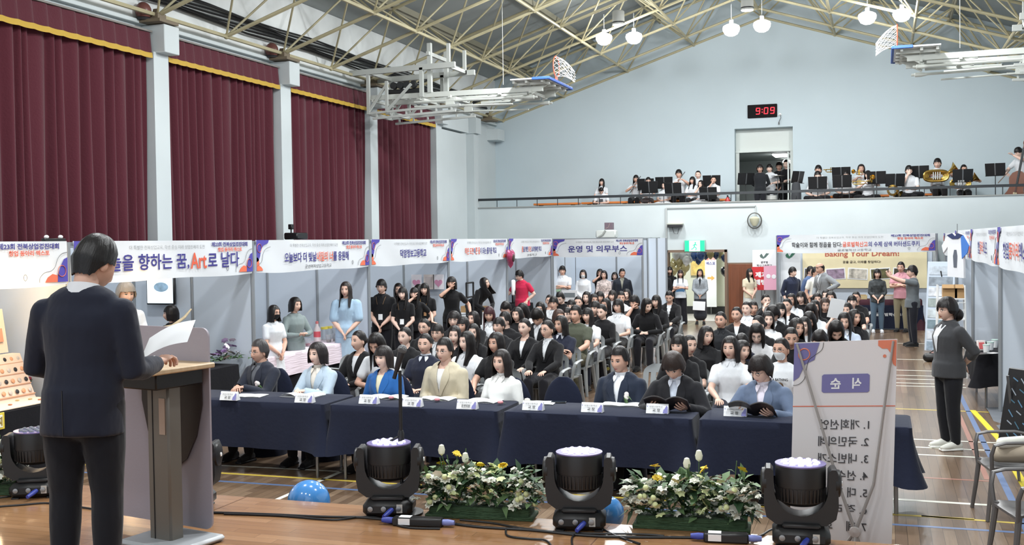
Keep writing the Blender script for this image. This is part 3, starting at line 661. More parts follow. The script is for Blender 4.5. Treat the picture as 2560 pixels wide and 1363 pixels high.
# ---- draped tables
def drape(w, d, h, drop, seed, amp=.022, top_n=(10, 4)):
    m_ = M(); q = random.Random(seed); r = .03; n = 0; per = []
    hw, hd = w/2, d/2
    cor = [(hw-r, -hd+r, -90), (hw-r, hd-r, 0), (-hw+r, hd-r, 90), (-hw+r, -hd+r, 180)]
    for i, (cx_, cy_, a0) in enumerate(cor):
        for k_ in range(5):
            a = R(a0+90*k_/4); per.append((cx_+r*math.cos(a), cy_+r*math.sin(a), math.cos(a), math.sin(a), abs(k_-2) < 2))
        nx = cor[(i+1) % 4]; a = R(a0+90); p0 = per[-1]; p1 = (nx[0]+r*math.cos(R(nx[2])), nx[1]+r*math.sin(R(nx[2])))
        kk = max(3, int(math.hypot(p1[0]-p0[0], p1[1]-p0[1])/.05))
        for j in range(1, kk): u = j/kk; per.append((p0[0]+(p1[0]-p0[0])*u, p0[1]+(p1[1]-p0[1])*u, math.cos(a), math.sin(a), False))
    N_ = len(per); ph = [q.uniform(0, 6) for _ in range(4)]; rows = 7
    vs = [(x*.985, y*.985, h+.004) for x, y, *_ in per]; L = 0; acc = []
    for i in range(N_):
        acc.append(L); j = (i+1) % N_; L += math.hypot(per[j][0]-per[i][0], per[j][1]-per[i][1])
    for k_ in range(rows+1):
        u = k_/rows
        for i, (x, y, nx_, ny_, c) in enumerate(per):
            s = acc[i]; wv = (math.sin(s*7+ph[0])*.5+math.sin(s*13+ph[1])*.3+math.sin(s*23+ph[2])*.2)
            cr = max(math.exp(-((abs(x)-hw)**2+(abs(y)-hd)**2)/.02), 0)
            o_ = amp*u*(wv+.8)+.10*cr*u*u+.004
            z = h-drop*u*(1+.06*cr)-.003+.008*u*math.sin(s*3+ph[3])
            vs.append((x+nx_*o_, y+ny_*o_, z))
    fs = [tuple(range(N_))]+[(k_*N_+i, (k_+1)*N_+i, (k_+1)*N_+(i+1) % N_, k_*N_+(i+1) % N_) for k_ in range(rows+1) for i in range(N_)]
    return m_.add(vs, fs)
def table(x, y, w, d, rz, label, clabel, cm, drop=.46, h=.735, group=None, seed=1, cgroup=None):
    t = thing('table', label, 'table', (x, y, 0), rz, group)
    M().box((0, 0, h-.02), (w-.02, d-.02, .035), 0, .005).build('tabletop', mat('table_laminate', (180, 170, 150), .5), t)
    for sx in (-1, 1):
        for sy in (-1, 1): M().rod((sx*(w/2-.12), sy*(d/2-.08), 0), (sx*(w/2-.12), sy*(d/2-.08), h-.03), .016, 10).build('leg', STEEL, t)
    c = drape(w, d, h, drop, seed).build('tablecloth', cm, None, 50, (x, y, 0), (0, 0, rz)); tag(c, clabel, 'tablecloth', cgroup); return t, c
def bxat(px, py, **k): return at(px, py, **k)
# booth 0: jewellery
table(-8.33, 7.60, .75, 2.9, 0, 'folding table under the jewellery display at the left edge', 'black floor-length cloth on the jewellery table at the left edge', BLACKCLOTH, .70, seed=4)
CREAM = paint((232, 214, 190), .7)
t = thing('runner', 'pale runner with scattered bracelets on the jewellery table', 'table runner', (-8.33, 7.60, .745)); M().box((0, 0, .004), (.7, 2.8, .008)).build('cloth', CREAM, t)
m_ = M()
for i in range(34): m_.ball((rnd.uniform(-.3, .3), rnd.uniform(-.2, 1.3), .015), (.022, .022, .008), 8, 5, i % 3)
m_.build('trinkets', [paint((196, 120, 90), .5), paint((120, 140, 90), .5), paint((200, 170, 120), .4)], t); t.children[-1]['kind'] = 'stuff'
p = at(20, 960, x=-8.5); sx_ = (-8.6, p.y-.08, .75)
t = thing('jewellery_stand', 'peach stepped stand with keyrings and bracelets', 'display stand', sx_, R(90)); t.scale = (.82, .82, .82)
M().prism([(-.02, 0), (.34, 0), (.10, .56), (-.02, .56)], (-.33, .0, 0), (0, -1, 0), (0, 0, 1), -.66).build('body', paint((222, 196, 176), .6), t)
for k_ in range(4):
    sh = M().box((0, -.31+.062*k_, .06+.13*k_), (.66, .05, .012)).build('shelf', paint((206, 160, 132), .6), t)
    for j in range(6):
        x = -.27+.108*j
        M().box((x, -.29+.062*k_, .11+.13*k_), (.085, .004, .085), 0, 0, (-.4, 0, 0)).build('card', PAPER, sh)
        M().lathe((x, -.305+.062*k_, .112+.13*k_), [(.014, 0), (.03, .004), (.024, .008)], 10, axis=(0, -1, .4)).build('ring', [DARKMETAL, paint((208, 150, 110), .4), paint((190, 180, 170), .4)][(j+k_) % 3], sh)
for px, py, lb in ((8, 860, 'pale card board standing on top of the jewellery stand'),):
    t = thing('display_board', lb, 'board', (-8.72, p.y-.05, 1.24), R(90)); M().box((0, 0, .2), (.5, .02, .46), 0, 0, (-.15, 0, 0)).build('board', CREAM, t)
    for j in range(3): M().box((-.14+.14*j, -.03, .16), (.1, .01, .14), 0, 0, (-.15, 0, 0)).build('charm_card', paint((224, 150, 120), .6), t)
q = at(56, 985, z=.76); t = thing('flower_bunch', 'small dark red dried flower bunch beside the jewellery stand', 'flowers', (q.x, q.y, .75))
m_ = M()
for i in range(16): m_.ball((rnd.gauss(0, .05), rnd.gauss(0, .05), .16+rnd.gauss(0, .05)), .022, 7, 5)
m_.build('blossom', paint((128, 46, 60), .8), t); t.children[-1]['kind'] = 'stuff'
m_ = M()
for i in range(7): m_.rod((0, 0, 0), (rnd.gauss(0, .07), rnd.gauss(0, .07), .16), .004, 5)
m_.build('stems', paint((74, 86, 50), .8), t); t.children[-1]['kind'] = 'stuff'
m_ = M().box((0, 0, 0), (.012, .62, .16), 0, .005); p = at(2, 1053, x=-7.93)
t = thing('table_sign', 'yellow edged sign taped to the front of the jewellery table', 'sign', (-7.925, p.y-.27, p.z)); m_.build('board', paint((222, 198, 70), .6), t)
M().box((.008, 0, 0), (.008, .56, .12), 0, .004).build('face', paint((238, 234, 214), .7), t); m_ = M(); letter(m_, '소원팔찌', (.014, .10, 0), (0, 1, 0), (0, 0, 1), .34, .085, 0, .03); m_.build('lettering', paint((150, 126, 48), .6), t, 0)
# booth 1: television, table with flowers
p = at(404, 725, y=12.57); t = thing('television', 'wall television with a bright picture on the booth side panel', 'television', (p.x, 12.56, p.z), R(-90))
M().box((0, 0, 0), (.05, .46, .41), 0, .01).build('casing', BLACK, t)
SCR = mat('tv_screen', (206, 222, 232), .3, emit=.9, var=.25, vscale=4)
M().box((.027, 0, .0), (.004, .42, .365)).build('screen', SCR, t); M().ball((.028, .02, .04), (.003, .13, .07), 14, 8).build('picture', mat('tv_picture', (122, 148, 168), .4, emit=.4, var=.5, vscale=10), t)
table(-8.40, 10.9, .75, 2.75, 0, 'table under the flower arrangement behind the lectern', 'black cloth on the flower table behind the lectern', BLACKCLOTH, .7, seed=8)
p = at(560, 905, z=.76); t = thing('flower_arrangement', 'white and purple lily arrangement with leaves on the black table', 'flowers', (p.x, p.y, .74))
def blossom(m_, c, r, mi, n=6, tilt=0):
    a0 = rnd.uniform(0, 6); ax = Vector((rnd.gauss(0, .5), rnd.gauss(0, .5), 1)).normalized(); Q = Vector((0, 0, 1)).rotation_difference(ax).to_matrix()
    for i in range(n):
        a = a0+2*math.pi*i/n; d = Vector((math.cos(a), math.sin(a), 0)); e = Vector((-d.y, d.x, 0)); c = Vector(c)
        pts = [Vector((0, 0, 0)), d*r*.55+e*r*.42+Vector((0, 0, r*.3)), d*r+Vector((0, 0, r*.15)), d*r*.55-e*r*.42+Vector((0, 0, r*.3))]
        m_.add([c+Q @ v for v in pts], [(0, 1, 2, 3)], mi)
def leafv(m_, c, d, L, w, mi):
    c, d = Vector(c), Vector(d).normalized(); s = d.cross(Vector((0, 0, 1))); s = s.normalized() if s.length > .1 else Vector((1, 0, 0)); up = Vector((0, 0, 1))
    m_.add([c, c+d*L*.45+s*w+up*.1*L, c+d*L-up*.12*L, c+d*L*.45-s*w+up*.1*L, c+d*L*.5+up*.04*L], [(0, 1, 4), (1, 2, 4), (2, 3, 4), (3, 0, 4)], mi)
m_ = M()
for i in range(22): blossom(m_, (rnd.gauss(0, .13), rnd.gauss(0, .24), .10+abs(rnd.gauss(0, .07))), .055, i % 3)
m_.build('blossoms', [paint((232, 226, 230), .7), paint((190, 168, 204), .7), paint((140, 110, 160), .7)], t); t.children[-1]['kind'] = 'stuff'
m_ = M()
for i in range(50): leafv(m_, (rnd.gauss(0, .1), rnd.gauss(0, .22), .05), (rnd.gauss(0, 1), rnd.gauss(0, 1), .3), .16, .025, 0)
m_.build('leaves', paint((58, 84, 52), .6), t); t.children[-1]['kind'] = 'stuff'
p = at(425, 822, x=-8.45); t = thing('driftwood', 'pale forked driftwood piece above the lectern top', 'driftwood', (-8.45, p.y, .74))
z_ = p.z-.74; M().tube([(0, -.42, z_), (0, -.2, z_+.01), (0, .05, z_+.03), (0, .3, z_+.12), (.02, .42, z_+.22)], [.035, .028, .022, .018, .01], 8).tube([(0, .1, z_+.04), (0, .3, z_), (0, .42, z_+.03)], [.02, .015, .01], 8).rod((0, -.1, 0), (0, -.1, z_), .012).build('branch', mat('pale_wood', (200, 182, 150), .7, var=.15, vscale=8), t)
# booth 2: pink table with drinks
pa, pb = at(676, 892, z=.745), at(884, 848, z=.745); XT = -8.42
ya, yb = 12.8, 15.95
PINK = mat('pink_ruffle_cloth', (226, 212, 222), .8, bump=.5, bscale=5, stretch=(.5, .5, 9))
table(XT, (ya+yb)/2, .7, yb-ya, 0, 'table under the pink ruffled cloth', 'pale pink ruffled cloth on the table before the blue dress', PINK, .30, seed=12)
t = thing('table_skirt', 'black lower skirt under the pink ruffled cloth', 'table skirt', (XT+.33, (ya+yb)/2, 0)); M().grid(80, 4, lambda u, v: (.012*math.sin(u*60), (u-.5)*(yb-ya-.1), .02+.44*v)).build('cloth', BLACKCLOTH, t, 80)
CUPM = mat('clear_plastic', (226, 232, 236), .15, trans=.75, alpha=.55)
for i, (px, py, lb) in enumerate(((704, 872, 'clear plastic tray nearest on the pink table'), (728, 866, 'second clear plastic tub on the pink table'), (770, 858, 'clear tub of pink bits mid table'), (822, 850, 'small clear cup near the dress hem'), (838, 846, 'clear cup at the far end of the pink table'))):
    p = at(px, py, x=XT+.1); t = thing('plastic_cup', lb, 'cup', (XT+.1, p.y, .745), 0, 'clear cups and tubs on the pink table'); r_ = .07 if i < 2 else .05
    M().lathe((0, 0, 0), [(r_*.75, .0), (r_, .11), (r_*1.05, .115), (r_*.95, .11), (r_*.72, .01)], 16).build('cup', CUPM, t)
    M().lathe((0, 0, .005), [(r_*.7, 0), (r_*.8, .035), (0, .036)], 14).build('contents', paint([(90, 84, 84), (120, 110, 110), (206, 110, 130), (180, 160, 150), (200, 190, 180)][i], .6), t)
p = at(793, 842, x=XT-.1); t = thing('bottle', 'white bottle with pink cap on the pink table', 'bottle', (XT-.1, p.y, .745)); M().lathe((0, 0, 0), [(.05, 0), (.055, .02), (.055, .2), (.025, .26), (.022, .30)], 16).build('body', paint((226, 214, 214), .3), t); M().lathe((0, 0, .29), [(.024, 0), (.024, .04), (0, .045)], 12).build('cap', paint((214, 120, 120), .4), t); M().lathe((0, 0, .08), [(.0565, 0), (.0565, .09)], 16).build('label', paint((214, 90, 100), .5), t)
for i, (px, c, lb) in enumerate(((811, (222, 206, 84), 'tall jar with yellow lid, first of the row'), (822, (222, 206, 84), 'tall jar with yellow lid, second of the row'), (834, (216, 200, 190), 'tall jar with pale lid'), (848, (214, 132, 140), 'tall jar with pink lid by the blue dress'))):
    p = at(px, 835, x=XT-.2); t = thing('jar', lb, 'jar', (XT-.2, p.y, .745), 0, 'lidded jars in a row on the pink table'); M().lathe((0, 0, 0), [(.052, 0), (.055, .01), (.055, .17)], 14).build('glass', CUPM, t); M().lathe((0, 0, .17), [(.058, 0), (.058, .035), (0, .036)], 14).build('lid', paint(c, .4), t)
# booth 3: heart posters, bright screen, counter
for i, (px, lb) in enumerate(((1041, 'left pink heart poster on the booth wall'), (1072, 'beige middle poster between the two hearts'), (1096, 'right pink heart poster behind the covered mouth'))):
    p = at(px, 705, y=19.56); t = thing('poster', lb, 'poster', (p.x, 19.565, p.z), R(-90)); M().box((0, 0, 0), (.006, .22, .29)).build('sheet', paint((230, 226, 232) if i != 1 else (206, 196, 192), .7), t)
    if i != 1:
        pts = [(.085*16*math.sin(a)**3/16, .085*(13*math.cos(a)-5*math.cos(2*a)-2*math.cos(3*a)-math.cos(4*a))/16) for a in [2*math.pi*k_/24 for k_ in range(24)]]
        M().prism(pts, (.006, 0, -.02), (0, 1, 0), (0, 0, 1), .003).build('heart', paint((214, 150, 182), .7), t)
    else: M().box((.006, 0, 0), (.003, .15, .2)).build('print', paint((186, 176, 176), .7), t)
p = at(1092, 768, x=-8.6); t = thing('monitor', 'bright white screen below the raised elbow', 'monitor', (-8.6, p.y, .74)); M().box((0, 0, .32), (.03, .5, .62), 0, .01).build('casing', BLACK, t); M().box((.018, 0, .32), (.004, .46, .56)).build('screen', mat('bright_screen', (222, 236, 250), .3, emit=1.1), t); M().box((-.02, 0, .01), (.2, .3, .02), 0, .005).build('foot', BLACK, t)
table(-8.7, 18.0, .7, 3.0, 0, 'table of the apron staff booth', 'dark cloth on the apron staff table', BLACKCLOTH, .6, seed=21)
p = at(928, 838, x=-8.35); t = thing('paper_box', 'pale pink printed box at the left end of the staff table', 'box', (-8.3, p.y+.15, .36)); M().box((0, 0, .1), (.02, .5, .5), 0, .004).build('board', paint((222, 196, 206), .6), t); M().box((.012, 0, .1), (.004, .12, .2)).build('print', paint((170, 60, 70), .6), t)
# booth 4: hand truck, boxes, pink bag, white table
table(-8.8, 21.6, .75, 2.9, 0, 'table of the booth with the pink bag', 'white cloth on the table with the pink bag', paint((222, 226, 230), .8), .6, seed=23)
p = at(1153, 760, x=-8.5); t = thing('hand_truck', 'tall black hand truck standing left of the person bending over', 'trolley', (-8.2, p.y-.25, 0))
m_ = M()
for s in (-.2, .2): m_.rod((0, s, .1), (0, s, 1.45), .022, 8)
for z in (.4, .8, 1.15, 1.45): m_.rod((0, -.2, z), (0, .2, z), .018, 8)
m_.build('frame', BLACK, t); M().box((.12, 0, .1), (.25, .44, .02)).build('toe_plate', BLACK, t)
for s in (-.2, .2): M().lathe((-.03, s, .1), [(.03, -.03), (.1, -.025), (.1, .025), (.03, .03)], 16, axis=(0, 1, 0)).build('wheel', BLACK, t)
for i, (px, py, lb) in enumerate(((1172, 765, 'brown cardboard box before the person bending over'), (1195, 770, 'flat brown box on the white table'), (1180, 776, 'low brown parcel at the table front'))):
    p = at(px, py, x=-8.75); t = thing('cardboard_box', lb, 'box', (-8.75+.1*i, p.y, .74), .2*i, 'brown boxes on the white table'); M().box((0, 0, .07-.02*i), (.26, .34, .14-.04*i), 0, .004).build('carton', mat('cardboard', (168, 134, 92), .8), t); M().box((0, 0, .142-.04*i-.0), (.262, .05, .003)).build('tape', paint((200, 180, 140), .4), t)
p = at(1220, 763, x=-8.7); t = thing('handbag', 'pink bag with handles on the white table', 'bag', (-8.7, p.y, .74)); M().limb([(0, 0, .04), (0, 0, .14), (0, 0, .22)], [(.09, .20), (.09, .19), (.05, .16)], 14, ref=(1, 0, 0)).build('body', paint((214, 120, 182), .5), t)
for s in (-.05, .05): M().tube([(s, -.1, .22), (s, -.07, .32), (s, 0, .35), (s, .07, .32), (s, .1, .22)], .01, 6).build('handle', paint((204, 104, 172), .5), t)
# booth 5: purifier, standing board, box, balloon
p = at(1268, 720, x=-8.2); t = thing('hanging_fan', 'white oblong fan with a dark outlet on the booth post', 'fan', (-8.05, p.y, p.z)); M().limb([(0, 0, -.14), (0, 0, .15)], [(.04, .07), (.045, .10)], 14, ref=(1, 0, 0)).build('body', WHITE, t); M().ball((.05, 0, -.10), (.01, .03, .05), 10, 6).build('outlet', BLACK, t)
table(-8.8, 25.0, .7, 2.6, 0, 'table reached over by the red polo shirt', 'black cloth on the table before the red polo shirt', BLACKCLOTH, .6, seed=25)
p = at(1286, 742, x=-8.85); t = thing('sample_board', 'black and silver striped sample board left of the red polo shirt', 'board', (-8.85, p.y, .74)); M().box((0, 0, .26), (.03, .34, .52), 0, .004).build('board', BLACK, t)
for k_ in range(3): M().box((.018, -.1+.1*k_, .26), (.006, .05, .46)).build('strip', STEEL, t)
t = thing('white_box', 'small white carton under the reaching hand', 'box', (-8.6, p.y+.05, .74)); M().box((0, 0, .08), (.2, .4, .16), 0, .006).build('carton', WHITE, t); M().box((.102, .02, .07), (.004, .14, .05)).build('print', BLACK, t)
p = at(1275, 643, x=BX+.12); t = thing('heart_balloon', 'pink and black foil heart balloon tied to the booth post', 'balloon', (BX+.13, p.y, p.z))
m_ = M(); pts = [(.22*16*math.sin(a)**3/16, .24*(13*math.cos(a)-5*math.cos(2*a)-2*math.cos(3*a)-math.cos(4*a))/16) for a in [2*math.pi*k_/30 for k_ in range(30)]]
for sg_ in (-1, 1):
    vs = [(sg_*.0, a, b) for a, b in pts]+[(sg_*.06, a*.7, b*.7) for a, b in pts]+[(sg_*.085, 0, 0)]
    m_.add(vs, [(i, (i+1) % 30, 30+(i+1) % 30, 30+i) for i in range(30)]+[(30+i, 30+(i+1) % 30, 60) for i in range(30)])
m_.build('foil', mat('foil_pink', (176, 72, 110), .25, metal=.4, var=.35, vscale=7), t); M().ball((.075, .0, -.02), (.02, .08, .09), 10, 6).build('print', paint((60, 44, 40), .4), t)
for i, (px, py, w_, h_, c, lb) in enumerate(((1390, 722, .26, .16, (160, 190, 160), 'green notice at the left of the operations booth'), (1386, 742, .3, .2, (150, 156, 160), 'grey printed notice under the green one'), (1424, 740, .42, .3, (226, 228, 232), 'white notice below the crossed arms'))):
    p = at(px, py, y=OB+.25); t = thing('notice', lb, 'notice', (p.x, OB+.25, p.z)); M().box((0, 0, 0), (w_, .012, h_), 0, .003).build('sheet', paint(c, .6), t)
    M().box((0, -.008, .02), (w_*.7, .004, h_*.4)).build('print', paint((120, 128, 134), .6), t)
    M().rod((0, .02, -p.z), (0, .02, h_/2), .012, 8).build('stand', STEEL, t)
p = at(1517, 587, y=28.85); t = thing('projector_box', 'white metal unit on top of the operations booth', 'box', (p.x, 28.85, 2.37)); M().box((0, 0, .1), (.56, .3, .22), 0, .03).build('unit', paint((206, 210, 206), .3), t); M().tube([(-.2, -.155, .02), (-.08, -.155, .08), (.0, -.155, .2)], .03, 8).build('swoosh', paint((160, 164, 160), .4), t)
t = thing('paper_carton', 'purple grey carton standing on the white metal unit', 'box', (p.x+.07, 28.85, 2.59)); M().box((0, 0, .10), (.22, .2, .19), 0, .006).build('carton', paint((112, 96, 106), .6), t); M().tube([(-.08, -.102, .03), (-.0, -.102, .07), (.04, -.102, .17)], .006, 6).build('line', paint((180, 160, 150), .5), t)
p = at(726, 588, x=-9.9); t = thing('wall_projector', 'black projector on a bracket above the booth wall', 'projector', (-10.9, at(740, 595, x=-10.9).y, 2.40)); M().box((0, 0, .07), (.3, .42, .13), 0, .02).build('body', BLACK, t); M().box((0, -.18, .25), (.08, .1, .1), 0, .01).rod((0, -.18, .13), (0, -.18, .24), .015).build('camera', BLACK, t)
p = at(134, 596, x=-10.9); t = thing('clip_lights', 'pair of small white clips on the booth top rail at the left', 'clip', (BX, at(134, 597, x=BX).y, 2.385)); M().box((0, 0, .0), (.05, .3, .03), 0, .005).build('bar', BLACK, t)
for s in (-.1, .1): M().ball((0, s, .03), (.02, .03, .02), 8, 6).build('clip', WHITE, t)

# doorway: balloons, posters, arrow sign
BCOL = {'g': (176, 164, 116), 'w': (222, 224, 224), 'b': (58, 96, 158), 'd': (36, 60, 104), 'k': (38, 40, 46)}
BAL = [(1690, 637, 'w', .2), (1706, 640, 'w', .2), (1722, 637, 'w', .17), (1716, 652, 'w', .19), (1698, 655, 'g', .19), (1686, 655, 'g', .17), (1680, 664, 'g', .15), (1714, 668, 'g', .2), (1700, 672, 'g', .18), (1684, 678, 'g', .17), (1708, 682, 'g', .14), (1736, 640, 'b', .19), (1752, 640, 'b', .2), (1746, 652, 'd', .15), (1764, 638, 'd', .17), (1776, 636, 'g', .17), (1790, 638, 'd', .15), (1800, 636, 'g', .16), (1810, 645, 'd', .14), (1811, 678, 'k', .18), (1727, 646, 'w', .15)]
for i, (px, py, c, r_) in enumerate(BAL):
    p = at(px, py, y=30.55+.1*(i % 3)); nm = {'g': 'gold', 'w': 'white', 'b': 'blue', 'd': 'dark blue', 'k': 'black'}[c]
    o = M().lathe((0, 0, 0), [(0, r_*.72), (r_*.3, r_*.68), (r_*.56, r_*.4), (r_*.64, r_*.05), (r_*.5, -.42*r_), (r_*.2, -.72*r_), (.01, -.8*r_), (.02, -.85*r_)], 16).build('balloon', mat('balloon_'+nm.replace(' ', '_'), BCOL[c], .18, coat=.5), None, 80, p)
    tag(o, f'{nm} balloon of the arch inside the open doorway', 'balloon', f'{nm} balloons of the doorway arch')
YC = BACK+3.12
t = thing('framed_picture', 'yellow framed picture on the corridor wall behind the balloons', 'picture', at(1752, 668, y=YC)); M().box((0, 0, 0), (.62, .04, .52), 0, .01).build('frame', paint((206, 180, 120), .5), t); M().box((0, -.024, 0), (.52, .006, .42)).build('print', mat('poster_print', (222, 190, 110), .6, var=.4, vscale=6), t)
p = at(1777, 700, y=YC-.3); t = thing('arrow_sign', 'tall white sign with orange arrow inside the doorway', 'sign', (p.x, YC-.3, 0)); M().box((0, 0, 1.12), (.34, .02, 1.75)).build('panel', PAPER, t); M().prism([(-.1, -.03), (.02, -.03), (.02, -.08), (.12, 0), (.02, .08), (.02, .03), (-.1, .03)], (0, -.012, 1.12), (1, 0, 0), (0, 0, 1), .004).build('arrow', paint((226, 170, 90), .6), t)
m_ = M()
for k_, s in enumerate(('창업', '동아리', '엑스포')): letter(m_, s, (0, -.014, 1.84-.14*k_), (1, 0, 0), (0, 0, 1), None, .1, k_ % 2, .03)
m_.build('lettering', INK, t, 0); M().rod((0, .03, 0), (0, .03, 1.9), .012).box((0, .03, .01), (.3, .2, .02)).build('stand', STEEL, t)
# posters at the right of the brown door
p = at(1911, 676, y=29.5); t = thing('school_sign', 'white sign with green leaf emblem above the red poster', 'sign', (p.x, 29.5, 0)); M().box((0, 0, 1.74), (.62, .02, .5)).build('panel', PAPER, t)
m_ = M(); letter(m_, '글로벌', (0, -.013, 1.66), (1, 0, 0), (0, 0, 1), None, .065, 0, .02); letter(m_, '학산고등학교', (0, -.013, 1.57), (1, 0, 0), (0, 0, 1), .4, .065, 0, .02); m_.build('lettering', paint((60, 66, 70), .7), t, 0)
EMB = [(-.12, .0), (-.07, .05), (-.02, -.04), (.05, .06), (.13, .05), (.04, -.05), (-.03, -.09), (-.1, -.05)]
M().prism(EMB, (0, -.011, 1.84), (1, 0, 0), (0, 0, 1), .004).build('emblem', paint((84, 104, 98), .6), t); M().rod((0, .03, 0), (0, .03, 1.95), .012).build('stand', STEEL, t)
p = at(1899, 726, y=29.35); t = thing('red_poster', 'red poster with white lettering behind the pink board', 'poster', (p.x+.05, 29.35, 0)); M().box((0, 0, 1.23), (.5, .02, .62)).build('panel', paint((196, 42, 50), .6), t)
m_ = M(); letter(m_, '제과', (.0, -.013, 1.33), (1, 0, 0), (0, 0, 1), .32, .15, 0, .04); letter(m_, '제빵', (-.02, -.013, 1.13), (1, 0, 0), (0, 0, 1), .36, .15, 0, .04); m_.build('lettering', PAPER, t, 0); M().rod((0, .02, 0), (0, .02, 1.5), .012).build('stand', STEEL, t)
p = at(1935, 725, y=29.2); t = thing('pink_board', 'pink board with white stickers between red poster and navy shirt', 'board', (p.x, 29.2, 0)); M().box((0, 0, 1.25), (.52, .02, .64)).build('panel', paint((226, 168, 190), .6), t)
for x, z, r_ in ((-.14, 1.29, .06), (.0, 1.28, .06), (.16, 1.3, .045)): M().lathe((x, -.012, z), [(r_, 0), (r_*.9, .006), (0, .006)], 12, axis=(0, -1, 0)).build('sticker', PAPER, t)
M().rod((0, .02, 0), (0, .02, 1.5), .012).build('stand', STEEL, t)
p = at(1979, 676, y=29.0); t = thing('green_sign', 'white sign with green emblem behind the young navy shirt', 'sign', (p.x, 28.6, 0)); M().box((0, 0, 1.4), (.5, .02, 1.2)).build('panel', PAPER, t); M().prism(EMB, (0, -.011, 1.86), (1, 0, 0), (0, 0, 1), .004).build('emblem', paint((64, 120, 96), .6), t); M().rod((0, .03, 0), (0, .03, 2.0), .012).build('stand', STEEL, t)
# cookie table
table(.05, 28.45, 1.75, .6, 0, 'table of the baking stand', 'dark red and navy cloth on the baking stand table', mat('dark_maroon_cloth', (62, 26, 38), .9), .7, seed=31)
t = thing('table_print', 'navy cloth front with white emblem under the baking table', 'table cover', (.05, 28.10, 0)); M().box((0, 0, .32), (1.8, .012, .58)).build('sheet', NAVY, t)
m_ = M(); letter(m_, '글로벌학산고등학교', (.25, -.008, .38), (1, 0, 0), (0, 0, 1), .9, .08, 0, .02); m_.build('lettering', PAPER, t, 0); M().prism(EMB, (-.4, -.008, .4), (1, 0, 0), (0, 0, 1), .004).build('emblem', PAPER, t)
for i, (x, c, lb) in enumerate(((-.55, (206, 186, 140), 'cream cookie box at the left of the baking table'), (.1, (222, 214, 200), 'pale cookie tray mid baking table'), (.62, (236, 236, 236), 'white box lid at the right of the baking table'))):
    t = thing('cookie_box', lb, 'box', (.05+x, 28.4, .74), 0, 'boxes on the baking table'); M().box((0, 0, .05), (.3, .25, .1), 0, .005).build('carton', paint(c, .6), t); M().box((0, 0, .104), (.24, .2, .012), 0, .004).build('cookies', paint((190, 150, 96), .7), t)
# right aisle: T-shirt, leaflet stand, shelf cart, black table, chairs, board
p = at(2412, 640, x=1.36); t = thing('tshirt', 'white T-shirt with blue sleeve hanging from the right banner', 'shirt', (1.24, p.y, p.z)); t.scale = (.78, .78, .9)
sh = [(-.28, -.40), (.28, -.42), (.27, .18), (.42, .06), (.48, .2), (.28, .40), (.1, .44), (0, .38), (-.1, .44), (-.28, .40), (-.48, .2), (-.42, .06), (-.27, .18)]
M().prism(sh, (0, 0, 0), (.55, -.835, 0), (0, 0, 1), .05).build('cloth', paint((226, 228, 232), .85), t)
nx_ = Vector((.55, -.835, 0)).cross(Vector((0, 0, 1))).normalized()
M().prism([(.24, -.05), (.42, .06), (.48, .2), (.28, .40), (.20, .41)], nx_*.055, (.55, -.835, 0), (0, 0, 1), .012).build('blue_sleeve', paint((70, 120, 196), .8), t)
M().prism([(-.28, .40), (-.1, .44), (0, .38), (.1, .44), (.28, .40), (.1, .33), (-.1, .33)], nx_*.055, (.55, -.835, 0), (0, 0, 1), .012).build('navy_yoke', paint((44, 54, 96), .8), t)
M().prism([(-.05, -.22), (.05, -.22), (.07, 0), (.04, .12), (-.03, .12), (-.07, 0)], nx_*.055, (.55, -.835, 0), (0, 0, 1), .006).build('print', paint((92, 98, 110), .8), t)
M().rod((0, 0, .36), (0, 0, .62), .008).build('hook', STEEL, t)
a = at(2309, 879, z=0); t = thing('leaflet_stand', 'tall tilted leaflet board with picture strips at the right aisle', 'display stand', (a.x, a.y, 0), R(-22))
M().box((.27, .15, .9), (.54, .02, 1.78), 0, .004, (-.12, 0, 0)).build('panel', paint((196, 208, 222), .5), t)
for k_ in range(8): M().box((.27, .15-.012+(-.9+.21*k_+.1)*.12*1.0, .9+(-.78+.213*k_)), (.46, .006, .17), 0, 0, (-.12, 0, 0)).build('leaflet', mat('leaflet_%d' % k_, [(150, 168, 184), (206, 212, 220), (120, 140, 150), (196, 206, 210), (160, 172, 170), (210, 214, 220), (140, 150, 160), (186, 196, 206)][k_], .5, var=.3, vscale=9), t)
M().rod((.06, .2, 0), (.5, .3, 1.3), .012).rod((.5, .42, 0), (.27, .2, 1.6), .012).build('stand', BLACK, t)
p = at(2380, 760, y=18.6); t = thing('wire_shelf', 'white wire shelf rack holding brown boxes', 'shelf', (p.x, 18.9, 0))
for z in (.5, .95, 1.28): M().box((0, 0, z), (.42, .36, .02)).build('shelf', WHITE, t)
for sx in (-.2, .2):
    for sy in (-.17, .17): M().rod((sx*1.15, sy, 0), (sx, sy, 1.5), .012).build('leg', WHITE, t)
m_ = M()
for k_ in range(5): m_.rod((-.2+.1*k_, -.18, .95), (-.2+.1*k_, -.18, 1.22), .006, 5)
m_.rod((-.2, -.18, 1.1), (.2, -.18, 1.1), .006, 5); m_.rod((-.2, -.18, 1.22), (.2, -.18, 1.22), .006, 5); m_.build('wire_front', WHITE, t)
for i, (x, z, w_, lb) in enumerate(((-.02, 1.29, .22, 'open brown carton on top of the white rack'), (.13, 1.29, .16, 'smaller brown carton beside the open one on the rack'), (-.1, .96, .2, 'brown carton inside the white rack'))):
    t = thing('carton', lb, 'box', (p.x+x, 18.9, z), 0, 'brown cartons on the white rack'); M().box((0, 0, .09), (w_, .26, .18), 0, .003).build('body', mat('cardboard', (168, 134, 92), .8), t); M().box((-.02, -.14, .19), (w_*.9, .1, .006), 0, 0, (.6, 0, 0)).build('flap', mat('cardboard', (168, 134, 92), .8), t)
